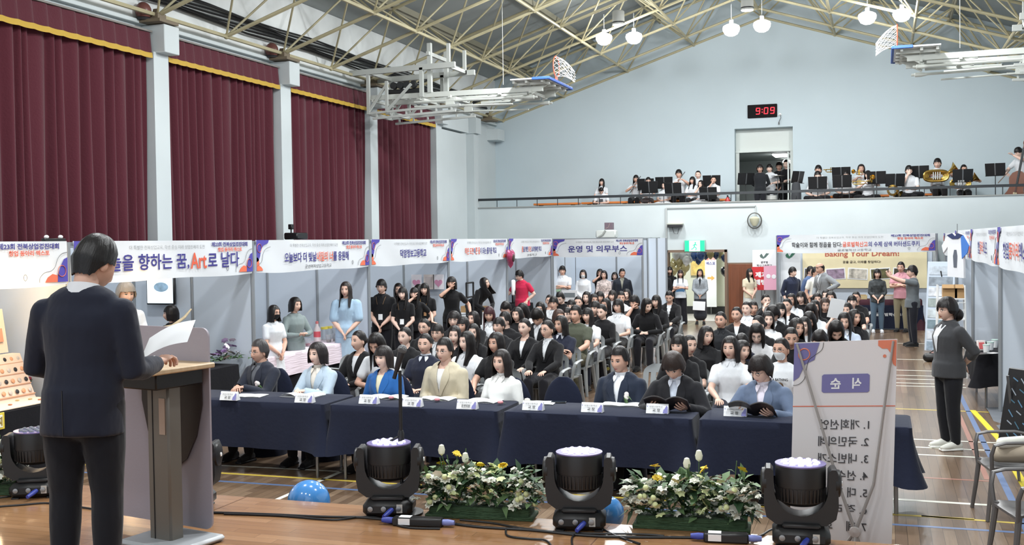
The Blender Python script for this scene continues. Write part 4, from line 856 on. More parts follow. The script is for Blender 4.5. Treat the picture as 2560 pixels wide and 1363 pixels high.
table(1.56, 16.35, .75, 1.7, 0, 'table in the right booth behind the grey post', 'black cloth on the table right of the dark grey open shirt', BLACKCLOTH, .42, seed=41)
for i, (px, py, lb) in enumerate(((2466, 873, 'white cup, first of the row on the right black table'), (2476, 866, 'white cup, second of the row on the right black table'), (2487, 860, 'white cup nearest the grey post'))):
    p = at(px, py, z=.79); t = thing('paper_cup', lb, 'cup', (p.x, p.y, .74), 0, 'white cups on the right black table'); M().lathe((0, 0, 0), [(.035, 0), (.045, .1), (.04, .1), (.032, .01)], 14).build('cup', WHITE, t); M().lathe((0, 0, .1), [(.047, 0), (.047, .012), (.0, .014)], 14).build('lid', paint((180, 206, 196), .4), t)
p = at(2453, 866, z=.8); t = thing('card_pack', 'small red and white card pack leaning on the black table', 'box', (p.x, p.y, .74), .3); M().box((0, 0, .07), (.11, .03, .14), 0, .004, (-.25, 0, 0)).build('pack', paint((226, 214, 210), .5), t); M().box((0, -.02, .07), (.07, .006, .09), 0, 0, (-.25, 0, 0)).build('print', paint((206, 96, 96), .5), t)
p = at(2462, 884, z=.75); t = thing('tablet', 'dark tablet lying on the right black table', 'tablet', (p.x, p.y, .742), .5); M().box((0, 0, .006), (.26, .18, .012), 0, .005).build('body', BLACK, t); M().box((.1, -.03, .014), (.12, .1, .004), 0, 0, (0, 0, .3)).build('paper', PAPER, t)
t = thing('lens_bag', 'dark bag on the floor left of the dark grey open shirt', 'bag', (*at(2335, 905, z=.0)[:2], 0)); M().limb([(-.12, 0, .08), (.12, 0, .08)], [.08, .08], 12).build('body', BLACK, t); M().tube([(-.1, 0, .14), (0, 0, .22), (.1, 0, .14)], .01, 6).build('strap', BLACK, t)
YT = [(1.12, 15.3), (1.18, 14.3), (1.24, 13.2), (1.22, 12.4), (1.23, 10.5)]
m_ = M()
for (xa, ya_), (xb, yb_) in zip(YT, YT[1:]): m_.bar((xa, ya_, .004), (xb, yb_, .004), .07, .006)
tag(m_.build('floor_tape', mat('yellow_tape', (228, 206, 40), .4)), 'yellow tape strip along the right booth fronts', 'tape')
m_ = M().grid(3, 12, lambda u, v: (1.30+.5*u, 15.6-5.2*v, .006+.01*math.sin(v*20+u*3))); tag(m_.build('floor_mat', paint((104, 108, 114), .9)), 'grey floor mat beside the yellow tape', 'mat')
# ------------------------------------------------------------------ people: bodies, hair, clothes
SKINS = [mat('skin_%d' % i, c, .5, bump=.05, bscale=90, spec=.35) for i, c in enumerate([(218, 180, 162), (206, 164, 144), (228, 194, 178), (194, 150, 130)])]
HAIRS = {}
def hair_mat(rgb):
    k = tuple(rgb)
    if k in HAIRS: return HAIRS[k]
    m = mat('hair_%d_%d_%d' % k, rgb, .36, bump=.16, bscale=26, stretch=(6, 6, .5), spec=.3); HAIRS[k] = m; return m
HB = (24, 20, 20)
LIP = mat('lips', (186, 112, 106), .4); EYEW = mat('eye_white', (225, 222, 218), .3); EYED = mat('eye_dark', (30, 22, 20), .3)
MASKM = mat('face_mask', (228, 234, 238), .8); LENS = mat('spectacle_frame', (48, 44, 44), .3)
def head_shape(sex):
    m_ = M(); n, k = 40, 30
    jaw = .30 if sex == 'f' else .21
    def P(ph, el):
        dx, dy, dz = math.sin(ph)*math.cos(el), -math.cos(ph)*math.cos(el), math.sin(el)
        e_ = abs(math.cos(el))**-.16 if abs(math.cos(el)) > .02 and dz > 0 else 1
        x, y, z = .077*dx*e_, (.09 if dy < 0 else .098)*dy*e_, .117*dz
        if dy < 0: y = -.09*abs(dy*e_)**.86
        t = sm(0, .115, -z)
        x *= 1-jaw*t**1.4
        if y > 0: y *= 1-.55*t
        if y < 0:
            f = sm(.2, .7, -dy)
            rz = sm(.03, -.04, z)*(1 if z > -.045 else ga(z+.045, .008))
            y -= f*((.004+.018*rz)*ga(x, .008+.006*rz) if z < .03 else 0)
            for s in (-1, 1):
                y += f*.007*ga(x-s*.031, .014)*ga(z-.002, .012)
                y -= f*.003*ga(x-s*.03, .018)*ga(z-.024, .008)
                y -= f*.004*ga(x-s*.042, .018)*ga(z+.032, .018)
            y -= f*(.006*ga(x, .02)*ga(z+.068, .012)+.006*ga(x, .018)*ga(z+.104, .012))
        return (x, y, z)
    cols = [2*math.pi*j/n for j in range(n)]; cols = [c-.42*math.sin(c) for c in cols]
    vs = [P(c, -math.pi/2+math.pi*i/k) for i in range(1, k) for c in cols]+[P(0, -math.pi/2), P(0, math.pi/2)]
    fs = [(i*n+j, i*n+(j+1) % n, (i+1)*n+(j+1) % n, (i+1)*n+j) for i in range(k-2) for j in range(n)]
    t = len(vs)-2
    fs += [(t, (j+1) % n, j) for j in range(n)]+[(t+1, (k-2)*n+j, (k-2)*n+(j+1) % n) for j in range(n)]
    m_.add(vs, fs)
    bv = BVHTree.FromPolygons([Vector(v) for v in m_.v], m_.f)
    for s in (-1, 1): m_.ball((s*.077, .012, -.012), (.009, .02, .032), 8, 6, 0, rot=(0, 0, s*.35))
    def pt(rows, mi, off, nx=6): patch(m_, bv, rows, off, nx, mi)
    for s in (-1, 1):
        c = s*.031
        E = [(.0058, .004, .006), (.0035, .012, .011), (0, .0155, .015), (-.003, .012, .011), (-.0045, .005, .005)]
        pt([(z+.002+s*0, c-a, c+b) for z, a, b in E], 3, .0012)
        pt([(z+.0025, c-r, c+r) for z, r in ((.0055, .003), (.002, .006), (-.002, .006), (-.005, .003))], 1, .0022)
        pt([(.0105, c-.009, c+.009), (.0075, c-.0155, c+.0155), (.0048, c-.0165, c+.0165)], 1, .002)
        b0, b1 = (c-.018, c+.018)
        pt([(.0285, c-.012, c+.013), (.0245, b0, b1), (.0225, b0+.001, b1-.001)], 1, .0015)
    pt([(-.061, -.010, .010), (-.064, -.016, .016), (-.0675, -.021, .021), (-.072, -.014, .014), (-.0755, -.008, .008)], 2, .0010)
    pt([(-.0668, -.021, .021), (-.0682, -.021, .021)], 1, .0016)
    return m_
def patch(m_, bv, rows, off, nx=6, mi=0, T=None, back=False):
    """thin sheet lying on the front of a surface: rows of (z, x0, x1)"""
    d = Vector((0, -1 if back else 1, 0)); vs = []; last = -.1
    for z, a, b in rows:
        for i in range(nx+1):
            x = a+(b-a)*i/nx
            h = bv.ray_cast(Vector((x, 1 if back else -1, z)), d)[0]
            y = h.y if h else last
            last = y; vs.append(Vector((x, y+(off if back else -off), z)))
    fs = [(j*(nx+1)+i, j*(nx+1)+i+1, (j+1)*(nx+1)+i+1, (j+1)*(nx+1)+i) for j in range(len(rows)-1) for i in range(nx)]
    if (rows[0][0] > rows[-1][0]) != back: fs = [tuple(reversed(f)) for f in fs]
    m_.add(vs, fs, mi, T)
HEADS = {'f': head_shape('f'), 'm': head_shape('m')}
HEADBV = {k: BVHTree.FromPolygons([Vector(v) for v in h.v], h.f) for k, h in HEADS.items()}

STY = {  # front, side, back ends; opening angle and its softness; thickness on top and at the sides
    'short': dict(f=.068, s=.0, b=-.075, a=58, w=10, tt=.024, ts=.010, k='m'),
    'fringe': dict(f=.034, s=.0, b=-.075, a=58, w=10, tt=.026, ts=.016, k='m'),
    'mop': dict(f=.034, s=-.035, b=-.10, a=62, w=10, tt=.032, ts=.030, k='m'),
    'bob': dict(f=.066, s=-.10, b=-.12, a=48, w=16, tt=.016, ts=.024),
    'bobfringe': dict(f=.03, s=-.10, b=-.125, a=56, w=7, tt=.018, ts=.022),
    'mid': dict(f=.066, s=-.15, b=-.18, a=48, w=16, tt=.016, ts=.018),
    'long': dict(f=.066, s=-.27, b=-.33, a=46, w=16, tt=.014, ts=.015),
    'longfringe': dict(f=.03, s=-.27, b=-.33, a=55, w=7, tt=.016, ts=.015),
    'tied': dict(f=.072, s=.012, b=-.085, a=55, w=26, tt=.01, ts=.006, bun=1),
    'tiedfringe': dict(f=.032, s=.0, b=-.085, a=58, w=8, tt=.012, ts=.008, bun=1),
    'bald': dict(f=.040, s=.0, b=-.075, a=78, w=12, tt=.003, ts=.008, k='m', e0=24),
}
HAIRM = {}
def hair(style, seed=0):
    if (style, seed) in HAIRM: return HAIRM[(style, seed)]
    p = STY[style]; m_ = M(); n, k = 56, 18; q = random.Random(hash(style) % 99+seed*7 if False else sum(map(ord, style))+seed*7)
    pa = q.uniform(-.25, .25); ph0 = q.uniform(0, 6)
    vs = []; inner = []
    cols = []
    for j in range(n):
        ph = 2*math.pi*j/n-math.pi; d = abs(math.degrees(ph))
        S = sm(p['a']-p['w'], p['a']+p['w'], d); B = sm(85, 130, d)
        side = p['s']+(p['b']-p['s'])*B
        ze = p['f']+(side-p['f'])*S+.004*math.sin(ph*23+ph0)*(1 if p['f'] < .05 or S > .9 else .3)
        cols.append((ph, ze, S, d))
    a, b, c = .077, .094, .117
    for i in range(k+1):
        t = i/k
        for ph, ze, S, d in cols:
            ts, tt = p['ts'], p['tt']
            nz = 1+.012*math.sin(ph*13+ph0)+.01*math.sin(ph*29+t*4)
            hang = ze < 0
            e1 = math.asin(min(.98, max(0, ze/(c+tt)))) if not hang else 0
            t1 = .62 if hang else 1
            if t <= t1:
                e0 = R(p.get('e0', 90)); el = e0+(e1-e0)*(t/t1); z = (c+tt)*math.sin(el); r = max(0, math.cos(el))**.80
            else:
                u = (t-t1)/(1-t1); z = ze*u; r = 1
            vol = ts*(.6+.4*r)+(.004 if z < .02 else 0)
            x = (a+vol)*math.sin(ph)*r*nz; y = -(b+vol*(.75 if abs(ph) < 1 else 1))*math.cos(ph)*r*nz+.006
            if p.get('k') == 'm' and z < 0: x *= 1+.25*z/.1; y *= 1-.3*max(0, -z)/.1
            if 'bun' in p and z < 0 and d > 60: y *= 1-.45*sm(0, .09, -z); x *= 1-.3*sm(0, .09, -z)
            if z < -.09:
                e = -z-.09
                if style.startswith('bob'): x *= 1-.9*max(0, e); y *= 1-.9*max(0, e)
                if d < 105: y -= .55*e*sm(110, 70, d); x *= 1-.5*e
                else: y += .22*e; x *= 1+.5*e
            vs.append((x, y, z))
    fs = [(i*n+j, (i+1)*n+j, (i+1)*n+(j+1) % n, i*n+(j+1) % n) for i in range(k) for j in range(n)]
    base = len(vs)
    for j in range(n):
        x, y, z = vs[k*n+j]; vs.append((x*.86, y*.86, z+.012))
    fs += [(k*n+j, base+j, base+(j+1) % n, k*n+(j+1) % n) for j in range(n)]
    base2 = len(vs)
    for j in range(n):
        x, y, z = vs[(k*2//3)*n+j]; vs.append((x*.84, y*.84, max(z-.01, vs[base+j][2])))
    fs += [(base+j, base2+j, base2+(j+1) % n, base+(j+1) % n) for j in range(n)]
    m_.add(vs, fs)
    if p.get('bun') == 1: m_.ball((0, .118, .0), (.034, .034, .034), 10, 8)
    HAIRM[(style, seed)] = m_.mesh('hair', hair_mat(HB), 60); return HAIRM[(style, seed)]

def hand_shape(curl, side):
    """wrist at 0, fingers along +X, back of the hand up, thumb towards +Y*side"""
    m_ = M()
    m_.limb([(.0, 0, 0), (.03, 0, .002), (.075, 0, 0)], [(.026, .016), (.037, .015), (.036, .012)], 10, ref=(0, 1, 0))
    for y, L, dc in ((.028, .068, .9), (.0095, .076, 1), (-.009, .071, 1.05), (-.0265, .055, 1.15)):
        p = Vector((.078, y*side, .001)); an = 0; pts = [p.copy()]
        for f in (.45, .32, .23):
            an += curl*dc*.5; p = p+Vector((math.cos(an)*L*f, y*side*.12, -math.sin(an)*L*f)); pts.append(p.copy())
        m_.limb(pts, [.0088, .0085, .0078, .0066], 6)
    pts = [Vector((.018, .026*side, -.004)), Vector((.045, .047*side, -.010)), Vector((.068, .054*side, -.016-.01*curl)), Vector((.088, .052*side, -.022-.016*curl))]
    m_.limb(pts, [.012, .0115, .0095, .0075], 6); return m_
HANDS = {}
def ik(a, b, l1, l2, pole):
    a, b = Vector(a), Vector(b); d = b-a; L = min(d.length, (l1+l2)*.995); t = d.normalized()
    x = (l1*l1-l2*l2+L*L)/(2*L); h = math.sqrt(max(0, l1*l1-x*x)); p = Vector(pole); p = (p-t*p.dot(t)).normalized()
    return a+t*x+p*h, a+t*L

def remesh(m_, vox=.013, it=4, fac=.5):
    me = m_.mesh('tmp', [SKINS[0]], 0); o = put('tmp', me)
    r = o.modifiers.new('r', 'REMESH'); r.mode = 'VOXEL'; r.voxel_size = vox
    s = o.modifiers.new('s', 'SMOOTH'); s.factor = fac; s.iterations = it
    dg = bpy.context.evaluated_depsgraph_get(); ev = o.evaluated_get(dg).to_mesh()
    out = M(); out.v = [v.co[:] for v in ev.vertices]; out.f = [tuple(p.vertices) for p in ev.polygons]; out.m = [0]*len(out.f)
    o.evaluated_get(dg).to_mesh_clear(); bpy.data.objects.remove(o); bpy.data.meshes.remove(me); return out

# torso rings (z above the hip joint, half width, half depth, y shift)
TORSO = {'f': [(-.10, .135, .10, .01), (-.05, .165, .115, .008), (.03, .165, .115, .0), (.14, .128, .092, -.004), (.24, .138, .105, -.012), (.30, .148, .112, -.014), (.37, .150, .094, -.004), (.415, .128, .072, .004), (.452, .078, .056, .010)],
         'm': [(-.10, .135, .10, .01), (-.05, .16, .115, .006), (.03, .163, .115, .0), (.14, .152, .105, -.004), (.24, .165, .112, -.008), (.32, .178, .118, -.008), (.38, .176, .10, .0), (.425, .148, .076, .006), (.460, .085, .060, .012)]}
SHX = {'f': .151, 'm': .182}
POSES = {
 # hands: (x*side, y, z) from the floor, pole; curl; finger direction (x*side, y, z)
 'lap': dict(sit=1, h=(.065, -.31, .655), pole=(.8, .5, -.4), fd=(-.7, -.7, 0), lean=-4),
 'knees': dict(sit=1, h=(.105, -.36, .645), pole=(.8, .5, -.4), fd=(-.1, -1, -.1), lean=-6),
 'slump': dict(sit=1, h=(.05, -.30, .655), pole=(.9, .4, -.3), fd=(-.7, -.6, 0), lean=14),
 'chin': dict(sit=1, h=(.05, -.33, .655), pole=(.8, .5, -.4), fd=(-.7, -.7, 0), lean=2, hr=(-.02, -.17, 1.03), pr=(-.6, -.4, -1), fr=(.3, .3, .9), cr=1.1),
 'sitcross': dict(sit=1, h=(-.06, -.18, .80), pole=(1, .1, -.5), fd=(-1, .1, .1), lean=-4),
 'table': dict(sit=1, h=(.045, -.38, .79), pole=(.7, .4, -.9), fd=(-.6, -.8, 0), lean=3, c=.9),
 'tablewide': dict(sit=1, h=(.10, -.25, .665), pole=(.55, .4, -1), fd=(-.6, -.8, 0), lean=-1, c=.5),
 'book': dict(sit=1, h=(.17, -.33, .775), pole=(.8, .3, -.9), fd=(-.35, -.85, .1), lean=5, c=.8, pn=(-.6, -.1, .6)),
 'floorsit': dict(sit=2, h=(.11, -.2, .60), pole=(1, .5, -.3), fd=(-.6, -.7, 0), lean=6),
 'blow': dict(sit=1, hl=(.12, -.26, .98), hr=(-.08, -.22, .90), h=(0, 0, 0), pole=(1, .2, -.7), fd=(-1, 0, .2), lean=-2, c=1.1),
 'tuba': dict(sit=1, hl=(.22, -.20, .88), hr=(-.12, -.30, .86), h=(0, 0, 0), pole=(1, .2, -.4), fd=(-.9, -.2, 0), lean=-2, c=.9),
 'clasp': dict(h=(.045, -.185, .90), pole=(1, .5, -.1), fd=(-.55, -.1, -.8), lean=0, c=.7),
 'crossed': dict(hl=(-.03, -.185, 1.15), hr=(.03, -.215, 1.12), h=(0, 0, 0), pole=(1, -.1, -.7), fd=(-1, .15, .1), lean=0, c=.4),
 'sides': dict(h=(.215, -.03, .83), pole=(.5, 1, 0), fd=(0, -.1, -1), lean=0, c=.6),
 'behind': dict(h=(.05, .16, .95), pole=(1, .4, 0), fd=(-.8, 0, -.5), lean=0, c=.7),
 'phone': dict(h=(.055, -.46, 1.46), pole=(.7, 0, -1), fd=(-.1, -.3, .9), lean=-2, c=.8, pn=(-.9, 0, -.2)),
 'mouth': dict(hr=(.0, -.15, 1.46), hl=(.36, -.05, .98), h=(0, 0, 0), pole=(.7, .2, -1), pr=(-.8, -.2, -.7), fd=(.8, 0, -.2), fr=(.5, .3, .9), lean=0, c=.5, cr=.3),
 'lectern': dict(hr=(-.25, -.25, 1.05), hl=(.13, -.30, 1.02), h=(0, 0, 0), pole=(.8, .5, -1), pr=(-.1, .9, -1), fd=(-.2, -.9, .1), fr=(-.25, -.9, .3), lean=4, c=1.3),
 'bendover': dict(h=(.08, -.45, .82), pole=(.8, .6, .2), fd=(0, -.5, -.8), lean=46, c=.5),
 'reach': dict(hr=(-.40, -.30, .98), hl=(.17, -.05, .93), h=(0, 0, 0), pole=(.6, .6, -.6), fd=(.4, -.8, -.4), fr=(-.9, -.3, -.1), lean=4, c=.6),
 'pointing': dict(hr=(-.17, -.20, .92), hl=(.30, -.18, 1.06), h=(0, 0, 0), pole=(.8, .5, -.5), fd=(.7, -.5, -.3), lean=12, c=.9),
 'drum': dict(hl=(.17, -.36, 1.08), hr=(-.15, -.34, 1.1), h=(0, 0, 0), pole=(1, .3, -.6), fd=(-.2, -.9, 0), lean=4, c=1.2),
 'bass': dict(hl=(.05, -.34, 1.45), hr=(-.16, -.36, 1.02), h=(0, 0, 0), pole=(1, .1, -.5), fd=(-.4, -.4, .6), fr=(.8, -.3, -.3), lean=6, c=1.1),
 'shawl': dict(h=(.04, -.22, 1.06), pole=(1, .2, -.7), fd=(-.5, -.5, .4), lean=2, c=.8),
}
for _k in ('lap', 'chin', 'blow', 'slump', 'knees'): POSES[_k+'_low'] = dict(POSES[_k], sit=2)
def skeleton(pose, sex, fat=1, twist=0):
    p = POSES[pose]; sit = p.get('sit', 0); S = {}
    hz = {0: .93, 1: .53, 2: .53}[sit]
    S['T'] = Matrix.Translation((0, 0, hz)) @ Matrix.Rotation(R(twist), 4, 'Z') @ Matrix.Rotation(R(p['lean']), 4, 'X')
    S['sit'] = sit; S['sex'] = sex; S['fat'] = fat
    for s, key, pk, fk in ((1, 'hl', 'pl', 'fl'), (-1, 'hr', 'pr', 'fr')):
        sh = S['T'] @ Vector((s*SHX[sex]*(1+.4*(fat-1)), .005, .383))
        if key in p: tgt = Vector(p[key])
        else: h = p['h']; tgt = Vector((h[0]*s, h[1], h[2]))
        pole = Vector(p[pk]) if pk in p else Vector((p['pole'][0]*s, p['pole'][1], p['pole'][2]))
        fd = Vector(p[fk]) if fk in p else Vector((p['fd'][0]*s, p['fd'][1], p['fd'][2]))
        el, wr = ik(sh, tgt, .275, .245, pole)
        pn = Vector(p['pn']) if 'pn' in p else Vector((0, 0, -1))
        if 'pn' in p: pn.x *= s
        S[s] = dict(sh=sh, el=el, wr=wr, fd=fd.normalized(), curl=p.get('cr' if s < 0 else 'c', p.get('c', .5)), pn=pn)
        if sit == 1: hip, kn, an = Vector((s*.085, 0, .51)), Vector((s*.105, -.42, .50)), Vector((s*.11, -.39, .09))
        elif sit == 2: hip, kn, an = Vector((s*.085, -.02, .50)), Vector((s*.30, -.27, .52)), Vector((-s*.06, -.36, .50))
        else: hip, kn, an = Vector((s*.085, 0, .90)), Vector((s*.095, -.012, .49)), Vector((s*.10, .02, .08))
        S[s].update(hip=hip, kn=kn, an=an)
    return S
def torso(m_, S, g, z0=-2, z1=2, n=20):
    rows = [r for r in TORSO[S['sex']] if z0 <= r[0] <= z1]; f = S['fat']
    fz = lambda z: 1+(f-1)*(1 if z < .35 else .5)
    pts = [S['T'] @ Vector((0, r[3]-(fz(r[0])-1)*.06, r[0])) for r in rows]
    m_.limb(pts, [(r[1]*fz(r[0])+g, r[2]*fz(r[0])+g) for r in rows], n, ref=S['T'].to_3x3() @ Vector((1, 0, 0)))
def arm(m_, S, s, g, l0=0, l1=2.0, r=(.045, .039, .035, .025)):
    a = S[s]; f = S['fat']; k = 1.0 if S['sex'] == 'f' else 1.12; k *= 1+.5*(f-1)
    P = [a['sh'], a['sh'].lerp(a['el'], .5), a['el'], a['el'].lerp(a['wr'], .35), a['wr']]; Q = [r[0]*k+g, (r[1]+.003)*k+g, r[1]*k+g*.9, (r[2]+.002)*k+g*.8, r[3]*k+g*.6]
    T_ = [0, .5, 1, 1.35, 2.0]; O = []; W = []
    for i in range(4):
        if T_[i] < l1: O.append(P[i]); W.append(Q[i])
        if T_[i] < l1 <= T_[i+1]:
            u = (l1-T_[i])/(T_[i+1]-T_[i]); O.append(P[i].lerp(P[i+1], u)); W.append(Q[i]+(Q[i+1]-Q[i])*u)
    m_.limb(O, W, 10)
def leg(m_, S, s, g, l1=2.0):
    a = S[s]; f = 1+.6*(S['fat']-1)
    P = [a['hip'], a['hip'].lerp(a['kn'], .5), a['kn'], a['kn'].lerp(a['an'], .3), a['an']]; Q = [.088*f+g, .077*f+g, .056*f+g, .055*f+g, .036+g]
    T_ = [0, .5, 1, 1.3, 2.0]; O = []; W = []
    for i in range(4):
        if T_[i] < l1: O.append(P[i]); W.append(Q[i])
        if T_[i] < l1 <= T_[i+1]:
            u = (l1-T_[i])/(T_[i+1]-T_[i]); O.append(P[i].lerp(P[i+1], u)); W.append(Q[i]+(Q[i+1]-Q[i])*u)
    m_.limb(O, W, 12)
CACHE = {}
def headT(S, yaw, pitch):
    return S['T'] @ Matrix.Translation((0, -.012, .495)) @ Matrix.Rotation(R(yaw), 4, 'Z') @ Matrix.Rotation(R(pitch-POSES_LEAN(S)), 4, 'X') @ Matrix.Translation((0, -.014, .117))
def POSES_LEAN(S): return math.degrees(S['T'].to_euler().x)*.75
def body_mesh(pose, sex, fat, yaw, pitch, twist=0):
    key = ('body', pose, sex, fat, yaw, pitch, twist)
    if key in CACHE: return CACHE[key]
    S = skeleton(pose, sex, fat, twist); k2 = ('skin', pose, sex, fat, twist)
    if k2 not in CACHE:
        m_ = M(); torso(m_, S, 0)
        for s in (-1, 1):
            arm(m_, S, s, 0); leg(m_, S, s, 0)
        CACHE[k2] = remesh(m_, .014, 3)
    m_ = M(); m_.merge(CACHE[k2])
    H = headT(S, yaw, pitch)
    n0 = S['T'] @ Vector((0, .01, .44)); n2 = H @ Vector((0, .022, -.06)); k = 1 if sex == 'f' else 1.15
    m_.tube([n0, n0.lerp(n2, .5), n2], [(.062*k, .058*k), (.047*k, .05*k), (.048*k, .052*k)], 14, ref=(1, 0, 0))
    m_.merge(HEADS[sex], 0, H)
    for s in (-1, 1):
        a = S[s]; fd = a['fd']; z = -a['pn']; z = (z-fd*z.dot(fd))
        z = z.normalized() if z.length > .05 else fd.orthogonal().normalized(); y = z.cross(fd)
        hk = (round(a['curl'], 1), s)
        if hk not in HANDS: HANDS[hk] = hand_shape(a['curl'], s)
        T = Matrix(((fd.x, y.x, z.x, a['wr'].x), (fd.y, y.y, z.y, a['wr'].y), (fd.z, y.z, z.z, a['wr'].z), (0, 0, 0, 1)))
        kk = .92 if sex == 'f' else 1.02
        # thumb side: towards the body's middle
        m_.merge(HANDS[hk], 0, T @ Matrix.Diagonal((kk, -kk if (y.dot(Vector((-s, 0, .3))) < 0) == (s > 0) else kk, kk, 1)))
    me = m_.mesh('body', [SKINS[0], EYED, LIP, EYEW], 70); CACHE[key] = me; return me
def garment(kind, pose, sex, fat, twist=0):
    """mesh of one garment in person space"""
    key = (kind, pose, sex, fat, twist)
    if key in CACHE: return CACHE[key]
    S = skeleton(pose, sex, fat, twist); m_ = M(); sit = S['sit']; vox = .013
    if kind in ('tee', 'long', 'threeq', 'sleeveless', 'jacket', 'puff'):
        g = {'jacket': .022, 'long': .016}.get(kind, .013); low = -.10 if not sit else -.04
        if not sit: low = -.06
        torso(m_, S, g, low-.001, .43)
        zz = {'jacket': -.17}.get(kind, -.13) if not sit else -.03; wf = .185 if kind == 'jacket' else .178
        m_.tube([S['T'] @ Vector((0, 0, .12)), S['T'] @ Vector((0, 0, .03)), S['T'] @ Vector((0, 0, zz))], [(.12*fat, .09*fat), (wf*fat, .150*fat), ((wf+.006)*fat, .154*fat)], 22, ref=(1, 0, 0))
        l1 = {'tee': .62, 'long': 1.93, 'threeq': 1.35, 'jacket': 1.93, 'puff': .8}.get(kind, 0)
        for s in (-1, 1):
            if l1: arm(m_, S, s, {'jacket': .02, 'long': .014, 'puff': .045}.get(kind, .017), 0, l1)
    elif kind == 'trousers':
        torso(m_, S, .010, -.2, .06)
        for s in (-1, 1): leg(m_, S, s, .016, 1.97)
    elif kind == 'wide':
        torso(m_, S, .010, -.2, .06)
        for s in (-1, 1):
            a = S[s]; m_.limb([a['hip'], a['kn'], a['an']+Vector((0, 0, -.03))], [.10, .095, .105], 14)
    elif kind == 'shorts':
        torso(m_, S, .010, -.2, .06)
        for s in (-1, 1): leg(m_, S, s, .022, .85)
    elif kind in ('skirt', 'longskirt'):
        torso(m_, S, .012, -.2, .06)
        if sit:
            w2 = 1 if sit == 1 else 1.75
            m_.limb([Vector((0, -.02, .52)), Vector((0, -.22, .525)), Vector((0, -.42+.02*(sit-1)*5, .51))], [(.19, .115), (.19*w2, .105), (.18*w2, .085)], 18, ref=(1, 0, 0))
            if kind == 'longskirt' and sit == 1: m_.limb([Vector((0, -.42, .50)), Vector((0, -.42, .22))], [(.18, .085), (.20, .10)], 18, ref=(1, 0, 0))
        else:
            zb = .50 if kind == 'skirt' else .20
            m_.limb([Vector((0, 0, .93)), Vector((0, 0, .7)), Vector((0, .0, zb+.06))], [(.18, .13), (.19, .15), (.205 if kind == 'skirt' else .20, .17)], 20, ref=(1, 0, 0))
    r = remesh(m_, vox, 3 if kind != 'puff' else 5)
    if kind == 'jacket':
        Ti = S['T'].inverted(); bz_ = .17 if sex == 'm' else .20; keep = []
        for f in r.f:
            c = Ti @ (sum((Vector(r.v[i]) for i in f), Vector())/len(f))
            if c.y < .0 and c.z > bz_ and abs(c.x) < .056*max(0, (.462-c.z)/(.462-bz_))**0*(1-(.462-min(c.z, .462))/(.462-bz_))**.9: continue
            if c.z > .405 and c.y < .012 and c.x**2+(c.y-.01)**2 < .068**2: continue
            keep.append(f)
        r.f = keep; r.m = [0]*len(keep)
    me = r.mesh(kind, [WHITE], 75); CACHE[key] = me; return me
def shoes_mesh(pose, sex, twist=0, sole=True):
    key = ('shoes', pose, sex)
    if key in CACHE: return CACHE[key]
    S = skeleton(pose, sex); m_ = M()
    for s in (-1, 1):
        a = S[s]['an']
        if S['sit'] == 2: m_.limb([a+Vector((s*.02, 0, 0)), a+Vector((-s*.10, -.06, -.01))], [.045, .03], 8); continue
        y = a.y; m_.limb([(a.x, y+.045, .05), (a.x, y-.02, .055), (a.x+s*.008, y-.11, .042), (a.x+s*.012, y-.165, .034)], [(.036, .042), (.042, .05), (.045, .036), (.034, .026)], 12, ref=(1, 0, 0))
        m_.box((a.x+s*.006, y-.06, .012), (.088, .255, .024), 1, .008)
    me = m_.mesh('shoes', [BLACK, BLACK], 50); CACHE[key] = me; return me
def torso_bvh(S, g):
    """front of the torso in torso space"""
    m_ = M(); T = S['T']; S2 = dict(S); S2['T'] = Matrix.Identity(4); torso(m_, S2, g, -.2, .46, 32)
    return BVHTree.FromPolygons([Vector(v) for v in m_.v], m_.f)
def sheet(name, S, g, specs, key=None):
    """patches on the chest: specs = [(rows, offset, material index)]"""
    if key and key in CACHE: return CACHE[key]
    bv = torso_bvh(S, g); m_ = M()
    for rows, off, mi in specs: patch(m_, bv, rows, off, 8, mi, S['T'])
    me = m_.mesh(name, [WHITE, WHITE, WHITE], 70)
    if key: CACHE[key] = me
    return me
def setm(o, *ms):
    """materials of this copy only"""
    for i, m_ in enumerate(ms):
        if i < len(o.material_slots): o.material_slots[i].link = 'OBJECT'; o.material_slots[i].material = m_
    return o
def vrows(top, bot, wt, n=7, x0=0): return [(top+(bot-top)*i/n, x0-wt*(1-i/n)**.9-.002, x0+wt*(1-i/n)**.9+.002) for i in range(n+1)]
def lap(s, top, bot, wt):  # one lapel: strip between the neckline V and its outer edge
    rows = []
    for i in range(9):
        u = i/8; z = top+(bot-top)*u; xi = wt*(1-u)**.9-.012*(1-.6*u); wd = .030+.05*(sm(0, .35, u) if u < .36 else 1-sm(.36, 1.0, u))
        rows.append((z, s*xi, s*(xi+wd)) if s > 0 else (z, s*(xi+wd), s*xi))
    return rows
